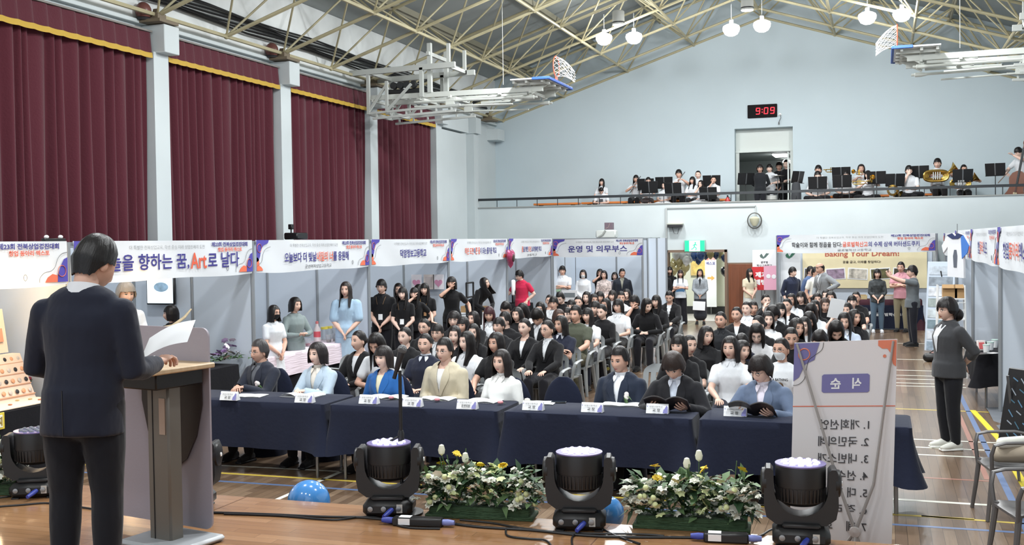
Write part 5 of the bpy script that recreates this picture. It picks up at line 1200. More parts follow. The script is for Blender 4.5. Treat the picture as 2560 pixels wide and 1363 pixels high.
def person(loc, rz, label, pose='lap', sex='f', hr='long', top='tee', tc=(30, 30, 34), bot='trousers', bc=(30, 30, 36), shoe=(30, 30, 32), sole=None,
           yaw=0, pitch=0, fat=1.0, sc=1.0, inner=None, collar=None, glasses=False, mask=None, skin=None, hc=HB, group=None, extras=(), twist=0, seed=0, lapels=True):
    root = thing('person', label, 'person', loc, rz, group); root.scale = (sc, sc, sc)
    S = skeleton(pose, sex, fat, twist); H = headT(S, yaw, pitch)
    b = put('body', body_mesh(pose, sex, fat, yaw, pitch, twist), root); setm(b, SKINS[rnd.choice((0, 0, 1, 2)) if skin is None else skin], EYED, LIP, EYEW)
    h = put('hair', hair(hr, seed), root); h.matrix_local = H; setm(h, hair_mat(hc))
    if sex == 'm': h.scale = (1.02, 1.02, 1.02)
    tcol = tc if not isinstance(tc, tuple) else cloth(tc)
    shape = {'blazer': 'jacket', 'polo': 'tee', 'blouse': 'tee', 'shirt': 'long', 'cardigan': 'long'}.get(top, top)
    nm = {'jacket': 'jacket', 'tee': 'shirt', 'long': 'shirt', 'threeq': 'shirt', 'sleeveless': 'top', 'puff': 'blouse'}[shape]
    t = put(nm, garment(shape, pose, sex, fat, twist), root); setm(t, tcol)
    g = {'jacket': .022, 'long': .016}.get(shape, .013)
    if inner is not None:
        bz = .17 if sex == 'm' else .20
        o = put('shirt', sheet('shirt', S, g, [(vrows(.455 if collar is not None else .432, bz-.02, .072), -.007 if shape == 'jacket' else .005, 0)], ('V', pose, sex, fat, twist, collar is not None, shape)), root); setm(o, cloth(inner))
        if lapels:
            l = put('lapels', sheet('lapels', S, g, [(lap(s, .462, bz-.01, .058), .009, 0) for s in (-1, 1)], ('lap', pose, sex, fat, twist)), t); setm(l, tcol)
    if collar is not None:
        ck = ('collar', pose, sex, fat, twist)
        if ck not in CACHE:
            m_ = M(); k = 1 if sex == 'f' else 1.15; gx = g*.5
            n0 = S['T'] @ Vector((0, .010, .457)); n1 = S['T'] @ Vector((0, .002, .507))
            m_.tube([n0, n1], [(.066*k+gx*.4, .064*k+gx*.4), (.059*k, .062*k)], 18, ref=(1, 0, 0), cap=False)
            bv = torso_bvh(S, g)
            for s in (-1, 1):
                rows = [(.470, .014*s, .052*s), (.455, .017*s, .058*s), (.438, .022*s, .054*s), (.422, .030*s, .044*s), (.412, .036*s, .038*s)]
                patch(m_, bv, [(z, min(a, b_), max(a, b_)) for z, a, b_ in rows], .012, 5, 0, S['T'])
            CACHE[ck] = m_.mesh('collar', [WHITE], 70)
        c = put('collar', CACHE[ck], t if inner is None else o); setm(c, cloth(collar))
    if bot:
        bo = put({'trousers': 'trousers', 'wide': 'trousers', 'shorts': 'shorts'}.get(bot, 'skirt'), garment(bot, pose, sex, fat, twist), root); setm(bo, cloth(bc) if isinstance(bc, tuple) else bc)
    if shoe:
        so = put('shoes', shoes_mesh(pose, sex), root); setm(so, cloth(shoe), paint(sole or shoe))
    if glasses:
        if ('gl', sex) not in CACHE:
            m_ = M()
            for s in (-1, 1):
                pts = [(s*.032+.021*math.cos(a), -.090-.003*abs(math.cos(a)), .0+.017*math.sin(a)) for a in [2*math.pi*i/16 for i in range(17)]]
                m_.tube(pts, .0016, 5); m_.rod((s*.053, -.086, .004), (s*.078, .0, .002), .0015, 5)
            m_.rod((-.012, -.095, .004), (.012, -.095, .004), .0015, 5)
            CACHE[('gl', sex)] = m_.mesh('glasses', [LENS], 60)
        q = put('glasses', CACHE[('gl', sex)], root); q.matrix_local = H
    if mask:
        if ('mask', sex) not in CACHE:
            m_ = M(); patch(m_, HEADBV[sex], [(-.022, -.05, .05), (-.03, -.06, .06), (-.05, -.062, .062), (-.07, -.06, .06), (-.09, -.052, .052), (-.106, -.035, .035)], .007, 12, 0)
            CACHE[('mask', sex)] = m_.mesh('mask', [MASKM], 70)
        q = put('mask', CACHE[('mask', sex)], root); q.matrix_local = H
        if isinstance(mask, tuple): setm(q, cloth(mask))
    for e in extras: e(root, S, H, t, g)
    return root
# small things worn on the chest
def badge(x=0, z=.16, w=.075, h=.10, rgb=(232, 234, 236), name='name_badge'):
    def f(root, S, H, t, g):
        me = sheet(name, S, g, [([(z+h/2-h*i/4, x-w/2, x+w/2) for i in range(5)], .012, 0)])
        setm(put(name, me, root), cloth(rgb))
    return f
def stripe(rows, rgb, name, off=.006):
    def f(root, S, H, t, g):
        setm(put(name, sheet(name, S, g, [(rows, off, 0)]), t), cloth(rgb))
    return f
def strap(rgb=(70, 66, 60)):
    def f(root, S, H, t, g):
        rows = lambda s: [(.45-.022*i, s*(.085-.006*i)-.006, s*(.085-.006*i)+.006) for i in range(7)]
        setm(put('apron_strap', sheet('apron_strap', S, g, [(rows(s), .012, 0) for s in (-1, 1)]), t), cloth(rgb))
    return f
# ------------------------------------------------------------------ seats
GREYCH = mat('grey_chair_plastic', (150, 154, 156), .4, var=.05, vscale=3)
def arm_chair(label, x, y, rz, m_=None, group=None):
    """monobloc plastic armchair facing -Y"""
    if 'armchair' not in CACHE:
        P = {}
        s = M(); s.grid(10, 10, lambda u, v: ((u-.5)*(.44-.04*v), -.22+.42*v, .435-.03*math.sin(math.pi*u)*math.sin(math.pi*min(1, v*1.1))-.02*v+.02*max(0, .1-v)*-10)); n = len(s.v)
        s.v += [(x_, y_, z-.018) for x_, y_, z in s.v]; s.f += [tuple(reversed([i+n for i in f])) for f in s.f]; s.m *= 2
        ed = [i for i in range(11)]+[i*11+10 for i in range(1, 11)]+[110+i for i in range(9, -1, -1)]+[i*11 for i in range(9, 0, -1)]
        for a, b in zip(ed, ed[1:]+ed[:1]): s.f.append((a, a+n, b+n, b)); s.m.append(0)
        P['seat'] = s.mesh('seat', GREYCH)
        b = M()
        def bk(u, v): w = .22*(1-.10*v)*(1 if v < .75 else math.sqrt(max(.02, 1-((v-.75)/.25)**2*.75))); return (2*(u-.5)*w, .19+.10*v+.035*(1-(2*u-1)**2), .42+.40*v)
        b.grid(6, 3, lambda u, v: bk(u, v*.25)); b.grid(6, 3, lambda u, v: bk(u, .75+.25*v))
        for k_ in range(5): b.grid(2, 4, lambda u, v: bk(.0+.2125*k_+.15*u, .25+.5*v))
        n = len(b.v); b.v += [(x_, y_+.014, z) for x_, y_, z in b.v]; b.f += [tuple(reversed([i+n for i in f])) for f in b.f]; b.m *= 2
        P['backrest'] = b.mesh('backrest', GREYCH)
        for s_ in (-1, 1):
            a = M().tube([(s_*.22, .25, .62), (s_*.26, .10, .645), (s_*.265, -.12, .64), (s_*.26, -.20, .62), (s_*.24, -.22, .54), (s_*.208, -.208, .37)], [(.028, .012)]*3+[(.026, .014), (.024, .016), (.02, .016)], 10, ref=(1, 0, 0))
            P['armrest%d' % s_] = a.mesh('armrest', GREYCH)
            for q, y0, y1 in ((0, -.2, -.25), (1, .2, .29)): P['leg%d%d' % (s_, q)] = M().tube([(s_*.2, y0, .43), (s_*.215, (y0+y1)/2, .2), (s_*.235, y1, 0)], [(.034, .02), (.028, .018), (.022, .016)], 8, ref=(1, 0, 0)).mesh('leg', GREYCH)
        CACHE['armchair'] = P
    t = thing('armchair', label, 'chair', (x, y, 0), rz, group)
    for k_, me in CACHE['armchair'].items():
        o = put(k_.rstrip('-01'), me, t)
        if m_: setm(o, m_)
    return t
def cover_chair(label, x, y, rz, group='navy covered chairs of the guests'):
    if 'cover' not in CACHE:
        prof = lambda z: .225 if z < .55 else .225*math.sqrt(max(.0, 1-((z-.55)/.37)**2*.97))
        b = M(); zs = [0, .2, .44, .55, .65, .74, .81, .86, .895, .915]
        b.tube([(0, .20+.06*z, z) for z in zs], [(prof(z)+(.02*(.44-z) if z < .44 else 0), .035) for z in zs], 20, ref=(1, 0, 0))
        c = M(); c.tube([(0, 0, z) for z in (.0, .25, .40, .445, .455)], [(.235, .225), (.225, .215), (.22, .21), (.215, .2), (.19, .18)], 24, ref=(1, 0, 0))
        CACHE['cover'] = (b.mesh('backrest_cover', NAVY), c.mesh('seat_cover', NAVY))
    t = thing('covered_chair', label, 'chair', (x, y, 0), rz, group)
    for nm, me in zip(('backrest_cover', 'seat_cover'), CACHE['cover']): put(nm, me, t)
    return t
# ------------------------------------------------------------------ the guests' tables
TY = 9.68
TX = [(-6.95, -5.16), (-5.12, -3.36), (-3.32, -1.56), (-1.52, .24)]
TL = ['leftmost', 'second from the left', 'third from the left', 'rightmost']
WH = ['under the guests with clasped hands', 'under the bright blue and beige jackets', 'before the empty navy chair', 'partly behind the programme banner']
for i, (a, b) in enumerate(TX):
    table((a+b)/2, TY, b-a-.03, .66, 0, f'folding table {WH[i]}', f'navy cloth {WH[i]}', NAVY, .455, .735, 'folding tables of the guests', 60+i, 'navy tablecloths of the guest tables')
NPX = [(572, 992), (760, 998), (921, 1001), (1030, 1008), (1167, 1014), (1332, 1017), (1480, 1022), (1643, 1025), (1838, 1032)]
NPL = ['leftmost name card, before the clasped hands', 'name card before the pale blue jacket', 'name card before the bright blue jacket', 'name card beside the microphone pole', 'name card before the loose white shirt', 'name card before the empty navy chair', 'name card before the white chest flower', 'name card before the bowed reading guest', 'name card before the grey blue jacket']
NPT = ['교 감', '교 장', '교 장', '교 장', '운영위원', '교 장', '교 장', '교 장', '교 장']
NPS = ['상업고등학교']*8+['글로벌학산고등학교']
VIO = paint((132, 132, 190), .7)
for i, (px, py) in enumerate(NPX):
    p = at(px, py+8, z=.745); t = thing('name_card', NPL[i], 'name card', (p.x, p.y+.02, .742), 0, 'folded name cards on the guest tables')
    cdm = M().prism([(-.035, 0), (.035, 0), (.003, .085), (-.003, .085)], (-.10, 0, 0), (0, -1, 0), (0, 0, 1), -.20); cdm.build('card', PAPER, t)
    ux, uy = Vector((1, 0, 0)), Vector((0, .032, .085)).normalized(); nn = Vector((0, -.036, .045))
    m_ = M(); letter(m_, NPT[i], nn+Vector((-.005, -.001, -.013)), ux, uy, .085 if len(NPT[i]) > 3 else .07, .028, 0, .02); letter(m_, NPS[i], nn+Vector((-.01, .012, .016)), ux, uy, .12, .015, 0, .0)
    m_.prism([(.055, -.04), (.097, -.04), (.097, .02), (.085, .03), (.07, .0), (.06, -.01)], nn+Vector((0, .001, 0)), ux, uy, .001, 1); m_.prism([(-.092, .022), (-.08, .022), (-.086, .01)], nn+Vector((0, .0, .002)), ux, uy, .001, 1)
    m_.build('lettering', [BLACK, VIO], t, 0)
def booklet(px, py, label, rz=0, w=.21, h=.29, curl=.03, cm=None, z=.742):
    p = at(px, py, z=z); t = thing('booklet', label, 'booklet', (p.x, p.y, z), rz, 'open programme booklets on the guest tables')
    f = lambda s: M().grid(8, 4, lambda u, v: (s*u*w, (v-.5)*h, .004+curl*math.sin(math.pi*min(1, u*.9+.05))*(1-.3*v)))
    for s in (-1, 1):
        m_ = f(s); n = len(m_.v); m_.v += [(a, b, .001) for a, b, c in m_.v]; m_.f += [tuple([i+n for i in q]) for q in m_.f]; m_.m *= 2
        m_.build('page', cm or PAPER, t)
    return t
booklet(625, 990, 'white sheet under the clasped hands of the leftmost guest', .1, .16, .22, .005); booklet(757, 990, 'open booklet with raised page before the pale blue jacket', -.05, .2, .26, .035)
booklet(965, 994, 'open booklet before the bright blue jacket', .05, .2, .25, .02); booklet(1090, 998, 'open booklet before the beige jacket', .0, .18, .22, .015); booklet(1208, 1003, 'stack of sheets before the loose white shirt', -.1, .17, .25, .012)
booklet(1357, 1008, 'sheet before the empty navy chair', .1, .12, .22, .004); booklet(1556, 1012, 'wide open booklet before the white chest flower', .0, .2, .24, .008); booklet(1638, 1012, 'thin sheet behind the name card left of the bowed reading guest', .1, .08, .12, .003)
for px, py, lb in ((1048, 996, 'black phone lying left of the open booklet before the beige jacket'), (1396, 1006, 'dark phone beside the sheet at the empty seat'), (1905, 1016, 'pale blue phone before the grey blue jacket')):
    p = at(px, py, z=.745); t = thing('phone', lb, 'phone', (p.x, p.y, .742), .15); M().box((0, 0, .005), (.15, .075, .009), 0, .004).build('body', BLACK if 'pale' not in lb else paint((140, 170, 196), .4), t); M().box((0, 0, .0102), (.14, .068, .001)).build('screen', mat('phone_glass', (40, 48, 56), .1), t)
def corsage(root, S, x, z, pink=(226, 176, 184)):
    bv = torso_bvh(S, .022); h = bv.ray_cast(Vector((x, -1, z)), Vector((0, 1, 0)))[0]; c = S['T'] @ Vector((x, (h.y if h else -.12)-.02, z))
    f = M()
    for q in range(4): f.ball((c.x+rnd.uniform(-.018, .018), c.y-.006, c.z+rnd.uniform(-.022, .022)), (.024, .018, .024), 8, 6, q % 2)
    fl = f.build('boutonniere', [paint(pink, .7), paint((232, 226, 222), .7)], root)
    l = M()
    for q in range(4): leafv(l, c, (rnd.uniform(-.2, 1), -.1, rnd.uniform(-.9, -.1)), .09, .016, 0)
    l.build('leaf', paint((74, 102, 62), .7), fl)
for px, py, lb in ((978, 994, 'pink flower on the table before the blue jacket'), (1093, 999, 'pink flower on the booklet before the beige jacket'), (1251, 1006, 'pink rose at the right end of the second table'), (1704, 1010, 'pink flower below the raised magazine'), (1318, 1000, 'small white flower behind the name card of the empty seat')):
    p = at(px, py, z=.765); t = thing('corsage', lb, 'flower', (p.x, p.y, .745), 0, 'corsages lying on the guest tables'); m_ = M()
    for q in range(7): a = q*1.05; m_.ball((.014*math.cos(a)*(q > 0), .014*math.sin(a)*(q > 0), .02+.004*(q == 0)), (.016, .016, .015), 8, 6)
    m_.build('blossom', paint((222, 150, 156) if 'pink' in lb else (226, 222, 206), .7), t); m_ = M(); leafv(m_, (0, 0, .008), (1, .3, .1), .06, .012, 0); leafv(m_, (0, 0, .008), (-.6, .7, .1), .05, .012, 0); m_.build('leaf', paint((84, 110, 70), .7), t)
# microphone on a stand
p = at(1007, 1283, z=STAGE); t = thing('microphone_stand', 'black microphone stand with tilted microphone before the guest tables', 'microphone stand', (p.x, p.y+.12, STAGE))
t.location.y = 5.98
b_ = t.location; q_ = at(1016, 882, y=b_.y); hz_ = q_.z-STAGE
M().lathe((0, 0, 0), [(.13, 0), (.13, .012), (.02, .02)], 24).build('base', BLACK, t); M().rod((0, 0, .02), (0, 0, hz_-.11), .011, 10).build('pole', BLACK, t)
M().lathe((0, 0, .45), [(.018, -.05), (.02, -.03), (.02, .04), (.013, .06)], 12).rod((-.015, -.01, .47), (-.07, -.03, .44), .009, 6).rod((-.05, -.02, .43), (-.085, -.03, .425), .006, 6).build('clutch', BLACK, t)
mic = M().limb([(-.02, -.0, hz_-.10), (.012, 0, hz_+.0)], [.016, .023], 12).rod((-.04, 0, hz_-.16), (-.02, 0, hz_-.10), .013, 8).build('microphone', DARKMETAL, t); M().ball((.018, 0, hz_+.02), .029, 14, 10).build('grille', mat('mic_grille', (120, 122, 124), .4, metal=.7, bump=.8, bscale=300), mic)
# ------------------------------------------------------------------ stage lights
LENSM = mat('led_lens', (206, 202, 244), .15, emit=.85)
def moving_head(x, y, rz, label, lit=True):
    t = thing('moving_head_light', label, 'stage light', (x, y, STAGE), rz, 'black moving head lights along the stage edge')
    bb = M().box((0, 0, .055), (.30, .24, .10), 0, .03); bb.box((0, 0, .115), (.2, .2, .03), 0, .01)
    for s in (-1, 1):
        for q in (-1, 1): bb.box((s*.11, q*.08, .004), (.05, .05, .012), 0, .003)
    b = bb.build('base', BLACK, t)
    m_ = M()
    for x_ in (-.10, -.02, .07): m_.lathe((x_, -.118, .06), [(.016, -.0), (.016, .012), (.01, .013)], 12, axis=(0, -1, 0))
    m_.build('connector', STEEL, b); M().lathe((.03, -.12, .055), [(.014, 0), (.016, .03), (.012, .09)], 12, axis=(-.5, -1, -.3)).build('blue_plug', mat('blue_plug', (56, 70, 160), .4), b); M().box((.075, -.121, .06), (.035, .006, .05)).build('label_plate', paint((190, 186, 180), .5), b)
    yk = M(); pr = []
    ou = [(-.19, .40), (-.193, .22), (-.18, .155), (-.13, .118), (.13, .118), (.18, .155), (.193, .22), (.19, .40), (.180, .418), (.158, .418), (.143, .40), (.140, .31)]
    inn = [(.140*math.cos(-math.pi*i/14), .31+.145*math.sin(-math.pi*i/14)) for i in range(1, 14)]+[(-.140, .31), (-.143, .40), (-.158, .418), (-.180, .418)]
    yk.prism(ou+inn, (0, .07, 0), (1, 0, 0), (0, 0, 1), .14)
    for s in (-1, 1): yk.lathe((s*.19, 0, .335), [(.075, -.01), (.072, .012), (.05, .02), (0, .021)], 20, axis=(s, 0, 0))
    y_ = yk.build('yoke', BLACK, t)
    M().lathe((.2105, -.0, .335), [(.014, 0), (.012, .006), (0, .006)], 14, axis=(1, 0, 0)).build('round_sticker', PAPER, y_)
    hd = M().lathe((0, 0, .30), [(.0, -.085), (.09, -.08), (.12, -.06), (.125, -.03), (.128, .0), (.128, .02), (.132, .022), (.132, .12), (.128, .135), (.122, .135), (.118, .11), (.0, .10)], 36)
    for k_ in range(36): a = 2*math.pi*k_/36; hd.box((.126*math.cos(a), .126*math.sin(a), .28), (.012, .006, .07), 0, 0, (0, 0, a))
    h = hd.build('lamp_head', BLACK, t); m_ = M()
    for rr, n_ in ((0, 1), (.045, 6), (.088, 12)):
        for k_ in range(n_): a = 2*math.pi*k_/n_; m_.lathe((rr*math.cos(a), rr*math.sin(a), .30), [(.019, .10), (.019, .132), (.013, .148), (0, .153)], 12)
    m_.build('lens_array', LENSM if lit else mat('unlit_lens', (120, 122, 130), .15), h); M().lathe((0, 0, .30), [(.127, .132), (.134, .132), (.134, .139), (.127, .139)], 36).build('rim', mat('violet_rim', (110, 100, 150), .3), h)
    return t
p = at(975, 1285, z=STAGE); moving_head(p.x, p.y, .30, 'moving head light on the stage edge left of the left flower box')
p = at(1450, 1318, z=STAGE); moving_head(p.x, p.y, .22, 'moving head light on the stage edge between the two flower boxes')
p = at(2003, 1357, z=STAGE); moving_head(p.x, p.y-.02, .1, 'moving head light on the stage edge before the programme banner')
moving_head(-4.15, 5.75, .3, 'moving head light hidden behind the lectern panel, right side showing', False); q_ = at(92, 1238, z=STAGE); moving_head(q_.x, q_.y, .5, 'moving head light in shadow left of the speaker', False)
# ------------------------------------------------------------------ flower boxes
GR = [paint((70, 98, 58), .6), paint((96, 122, 80), .6), paint((48, 76, 48), .6)]
def flower_box(x, y, rz, label, seed):
    q = random.Random(seed); t = thing('flower_box', label, 'flower box', (x, y, STAGE), rz, 'artificial flower boxes on the stage edge')
    M().box((0, 0, .035), (.62, .16, .07), 0, .01).box((0, 0, .012), (.66, .19, .024), 0, .004).build('trough', mat('green_bark', (52, 76, 48), .8, bump=.8, bscale=20, stretch=(1, 6, 6)), t)
    lm = M()
    for i in range(460):
        x_ = q.uniform(-.34, .34); z_ = q.uniform(.07, .27); d = (q.gauss(0, 1)+x_*2, q.gauss(-.3, 1), q.gauss(.3, .6)); leafv(lm, (x_, q.uniform(-.07, .07), z_), d, q.uniform(.07, .13), q.uniform(.016, .03), i % 3)
    lm.build('leaves', GR, t); t.children[-1]['kind'] = 'stuff'
    sm_ = M(); fm = M()
    for i in range(190):
        x_ = q.uniform(-.38, .38); z_ = .08+q.random()**.7*.23*(1-.25*abs(x_)/.36); y_ = q.uniform(-.12, .10); r_ = q.uniform(.017, .036); mi = 0 if abs(x_) > .2 else q.choice((0, 0, 1)); blossom(fm, (x_, y_-.03, z_), r_, mi, 6); 
        if i % 2: blossom(fm, (x_, y_-.035, z_+.008), r_*.6, mi, 5)
    for i in range(11):
        x_ = q.choice((-1, 1))*q.uniform(.16, .36); c_ = Vector((x_, -.09+q.uniform(-.03, .03), q.uniform(.08, .24)))
        for k_ in range(3): blossom(fm, c_+Vector((0, -.008*k_, .006*k_)), .040-.010*k_, 0, 8)
        fm.ball(c_+Vector((0, -.02, .02)), .017, 8, 6, 1)
    fm.build('small_blossoms', [paint((232, 232, 218), .7), paint((214, 222, 168), .7)], t); t.children[-1]['kind'] = 'stuff'
    for i in range(9):
        x_ = q.uniform(-.28, .28); h_ = q.uniform(.27, .40); tip = Vector((x_*1.15, q.uniform(-.06, .05), h_)); st = M().tube([(x_, 0, .08), ((x_+tip.x)/2+q.uniform(-.02, .02), tip.y/2, h_*.6), tip], .003, 5)
        for k_ in range(3): u = .4+.2*k_; leafv(st, (x_+(tip.x-x_)*u, 0, .08+(h_-.08)*u), (q.gauss(0, 1), q.gauss(0, 1), .6), .05, .01, 0)
        st = st.build('stem', GR[0], t)
        if i < 6:
            f_ = M()
            if i % 3 == 1: f_.lathe(tip, [(.0, -.015), (.018, .0), (.022, .022), (.014, .05), (.004, .055)], 12); f_.build('tulip', paint((232, 234, 214), .5), st)
            else:
                for z_ in (0, .008): blossom(f_, tip+Vector((0, 0, z_)), .034-z_*1.2, 0, 9)
                f_.build('yellow_flower', paint((230, 200, 50), .6), st)
    return t
p = at(1205, 1290, z=STAGE); flower_box(p.x, p.y, .12, 'green flower box with white tulip left of the middle stage light', 5)
p = at(1730, 1318, z=STAGE); flower_box(p.x, p.y, .08, 'green flower box with tall sprays before the right stage light', 9)
p = at(-30, 1235, z=STAGE); flower_box(p.x-.12, p.y, .3, 'flower box cut off by the left picture edge', 13)
# balloons at the stage edge
BLUE = mat('blue_balloon', (70, 138, 206), .15, coat=.6)
for px, py, r_, lb in ((772, 1255, .142, 'large blue balloon rising behind the stage edge left of the stage light'), (1517, 1284, .105, 'blue balloon half hidden behind the middle stage light')):
    p = at(px, py, y=6.30); t = thing('balloon', lb, 'balloon', p); M().ball((0, 0, 0), (r_, r_, r_*1.02), 28, 18).build('skin', BLUE, t); M().lathe((0, -r_*.9, r_*.1), [(.012, 0), (.02, .015), (.008, .02)], 8, axis=(-.3, -1, .2)).build('ribbon_knot', PAPER, t); M().rod((0, 0, -r_), (0, -.2, -r_-.05), .005).build('tie', PAPER, t)
# power supplies and cables
for px, py, L, lb in ((1045, 1306, .30, 'black power adapter with white label before the left flower box'), (1815, 1346, .24, 'black adapter with white label before the right flower box')):
    p = at(px, py, z=STAGE+.02); t = thing('power_adapter', lb, 'power adapter', (p.x, p.y, STAGE), .12); M().box((0, 0, .025), (L, .07, .05), 0, .008).build('case', BLACK, t); M().box((-L*.25, -.036, .028), (.07, .003, .035)).box((-L*.25, 0, .0515), (.07, .05, .002)).build('label', PAPER, t)
    for s in (-1, 1): M().lathe((s*L/2, 0, .025), [(.018, 0), (.02, .03), (.014, .07)], 12, axis=(s, 0, 0)).build('plug', mat('blue_plug', (56, 70, 160), .4) if s < 0 else paint((120, 130, 190), .4), t)
def cable(pts, label, r=.006, z=STAGE+.007):
    w_ = [at(a, b, z=z) for a, b in pts]; P = []
    for i in range(len(w_)-1):
        a, b = w_[i], w_[i+1]; pa = w_[max(0, i-1)]; pb = w_[min(len(w_)-1, i+2)]
        for k_ in range(6):
            u = k_/6; P.append(.5*((2*a)+(b-pa)*u+(2*pa-5*a+4*b-pb)*u*u+(3*a-pa-3*b+pb)*u**3))
    P.append(w_[-1]); m_ = M().tube(P, r, 6); tag(m_.build('cable', BLACK), label, 'cable', 'black cables on the stage')
cable([(500, 1281), (640, 1285), (800, 1292), (900, 1294), (985, 1302)], 'black cable from the lectern to the left adapter', .008)
cable([(560, 1285), (700, 1290), (830, 1300), (900, 1293), (950, 1296), (1010, 1318), (1100, 1322)], 'thin cable curling before the left stage light')
cable([(1120, 1308), (1200, 1318), (1330, 1326), (1450, 1338), (1560, 1343), (1700, 1344), (1780, 1346)], 'main black cable between the two adapters', .008)
cable([(1150, 1300), (1230, 1308), (1300, 1320), (1420, 1332), (1600, 1336), (1660, 1340)], 'second cable running below the middle stage light')
cable([(1265, 1322), (1270, 1340), (1320, 1347), (1360, 1350), (1375, 1360), (1380, 1375)], 'cable looping down to the bottom picture edge')
cable([(1450, 1318), (1445, 1330), (1430, 1345), (1432, 1375)], 'short cable hanging from the middle stage light')
cable([(1390, 1325), (1400, 1312), (1430, 1312), (1490, 1316), (1540, 1340), (1600, 1360)], 'looped cable around the middle light base')
cable([(1850, 1352), (1900, 1340), (1935, 1322), (1990, 1316), (2050, 1320)], 'cable rising to the right stage light')
cable([(-20, 1268), (60, 1262), (110, 1258), (160, 1262), (260, 1276), (330, 1277)], 'black cable on the stage behind the legs of the speaker')
cable([(-20, 1246), (30, 1240), (60, 1228), (95, 1232), (130, 1245)], 'cable bundle at the far left stage light')
# ------------------------------------------------------------------ lectern
LB = at(418, 1360, z=STAGE); LRZ = R(-11)
t = thing('lectern', 'grey lectern with wooden top and translucent front panel', 'lectern', (LB.x, LB.y, STAGE), LRZ)
GREYM = mat('lectern_grey', (118, 114, 108), .45, metal=.4)
M().box((0, 0, .47), (.17, .10, .94), 0, .012).build('column', GREYM, t); M().box((-.035, -.052, .47), (.004, .004, .92)).build('column_seam', DARKMETAL, t); M().box((.04, -.052, .72), (.045, .003, .20), 0, 0).build('rating_plate', paint((170, 150, 136), .4), t)
M().box((.02, .02, .02), (.46, .36, .035), 0, .015).build('foot', mat('foot_grey', (178, 182, 186), .35), t)
M().box((-.13, -.03, .985), (.66, .45, .028), 0, .006).build('desk_top', mat('pale_wood_top', (190, 166, 134), .5, var=.12, vscale=4, stretch=(1, 8, 1)), t); M().box((-.15, -.0, .925), (.56, .34, .09), 0, .008).build('desk_box', BLACK, t)
pn = M(); W2, H2 = .40, .57; rr = .05; pts = []
for cx_, cy_, a0 in ((W2-rr, -H2+rr, -90), (W2-rr, H2-rr, 0), (-W2+rr, H2-rr, 90), (-W2+rr, -H2+rr, 180)):
    for k_ in range(7): a = R(a0+15*k_); pts.append((cx_+rr*math.cos(a), cy_+rr*math.sin(a)))
pn.prism(pts, (-.245, .20, .62), (1, 0, 0), (0, .0, 1), .012); fp_ = pn.build('front_panel', mat('smoked_panel', (156, 150, 160), .4, bump=.05, bscale=60), t)
sh_ = M(); sp = [(-.21, .32), (.21, .32), (.21, .15), (.17, -.02), (.10, -.15), (0, -.22), (-.10, -.15), (-.17, -.02), (-.21, .15)]
sh_.prism([(a*1.15, b*1.05) for a, b in sp], (-.13, .178, .60), (1, 0, 0), (0, 0, 1), .008); sh_.build('shield_emblem', mat('dark_shield', (44, 36, 36), .4), fp_)
# ------------------------------------------------------------------ programme banner seen from behind
A = at(1986, 857, y=6.82); B = at(2243, 848, y=6.70); A2 = at(1974, 1325, y=6.80); ux = (B-A); WB = ux.length; ux.normalize(); uy = (A-A2).normalized(); nn = ux.cross(uy).normalized()
HB_ = 1.72
t = thing('x_banner', 'tall programme banner seen from behind, print showing mirrored', 'banner stand', (A.x, A.y, A.z)); Q = lambda u, v, e=0: ux*u-uy*v+nn*e
M().prism([(0, 0), (WB, 0), (WB, -HB_), (0, -HB_)], Q(0, 0, -.002), ux, uy, -.004).build('sheet', mat('banner_sheet', (222, 220, 222), .7, bump=.06, bscale=4), t)
m_ = M(); pu = INK+[paint((118, 116, 168), .7), paint((222, 130, 102), .7), paint((70, 70, 74), .7)]
def bp(pts, mi): q = [Q(a, b, .003) for a, b in pts]; m_.add(q, [tuple(range(len(q)))], mi)
k = WB/250
bp([(0, .005), (0, 98*k), (14*k, 88*k), (22*k, 70*k), (30*k, 55*k), (52*k, 45*k), (56*k, 28*k), (64*k, .005)], 6)
bp([(206*k, .004), (206*k, 14*k), (216*k, 22*k), (228*k, 22*k), (236*k, 34*k), (242*k, 60*k), (WB-.002, 66*k), (WB-.002, .004)], 7)
m_.add([Q(222*k+4*k*math.cos(a), 40*k+4*k*math.sin(a), .004) for a in [2*math.pi*i/14 for i in range(14)]], [tuple(range(14))], 7)
m_.tube([Q(26*k+14*k*math.cos(a), 30*k+14*k*math.sin(a), .005) for a in [2*math.pi*i/24 for i in range(25)]], .004, 5, 7)
m_.tube(smooth([Q(a*k, b*k, .004) for a, b in ((74, 2), (70, 20), (52, 34), (38, 46), (32, 70), (28, 92), (14, 106), (0, 108))]), .0016, 4, 8)
bp([(72*k+a*116*k, 82*k+b*46*k) for a, b in ((.04, 0), (.96, 0), (1, .08), (1, .92), (.96, 1), (.04, 1), (0, .92), (0, .08))], 6)
bp([(0, 160.5*k), (WB, 160.5*k), (WB, 162.5*k), (0, 162.5*k)], 4)
for s_, u in (('식', 158), ('순', 106)): letter(m_, s_, Q(u*k, 105*k, .005), -ux, uy, None, 27*k, 9, .03)
LT = ['1. 개회선언', '2. 국민의례', '3. 내빈소개', '4. 선수선서', '5. 대 회 사', '6. 격 려 사', '7. 폐    회']
for i, s_ in enumerate(LT):
    d_ = text_mesh(s_, .01)[2]; h_ = 25*k; w_ = d_[0]*h_/d_[1]*1.0; letter(m_, s_, Q(190*k-w_/2, (207+42*i)*k, .005), -ux, uy, w_, h_, 8, .01)
m_.build('print', pu+[PAPER], t, 0)
HUB = at(2138, 1330, y=6.62)-A
m_ = M()
for u, mx_ in ((8*k, 2097), (WB-8*k, 2184)): m_.tube([Q(u, 4*k, .012), at(mx_, 1212, y=6.64)-A, HUB], [.007, .009, .011], 8)
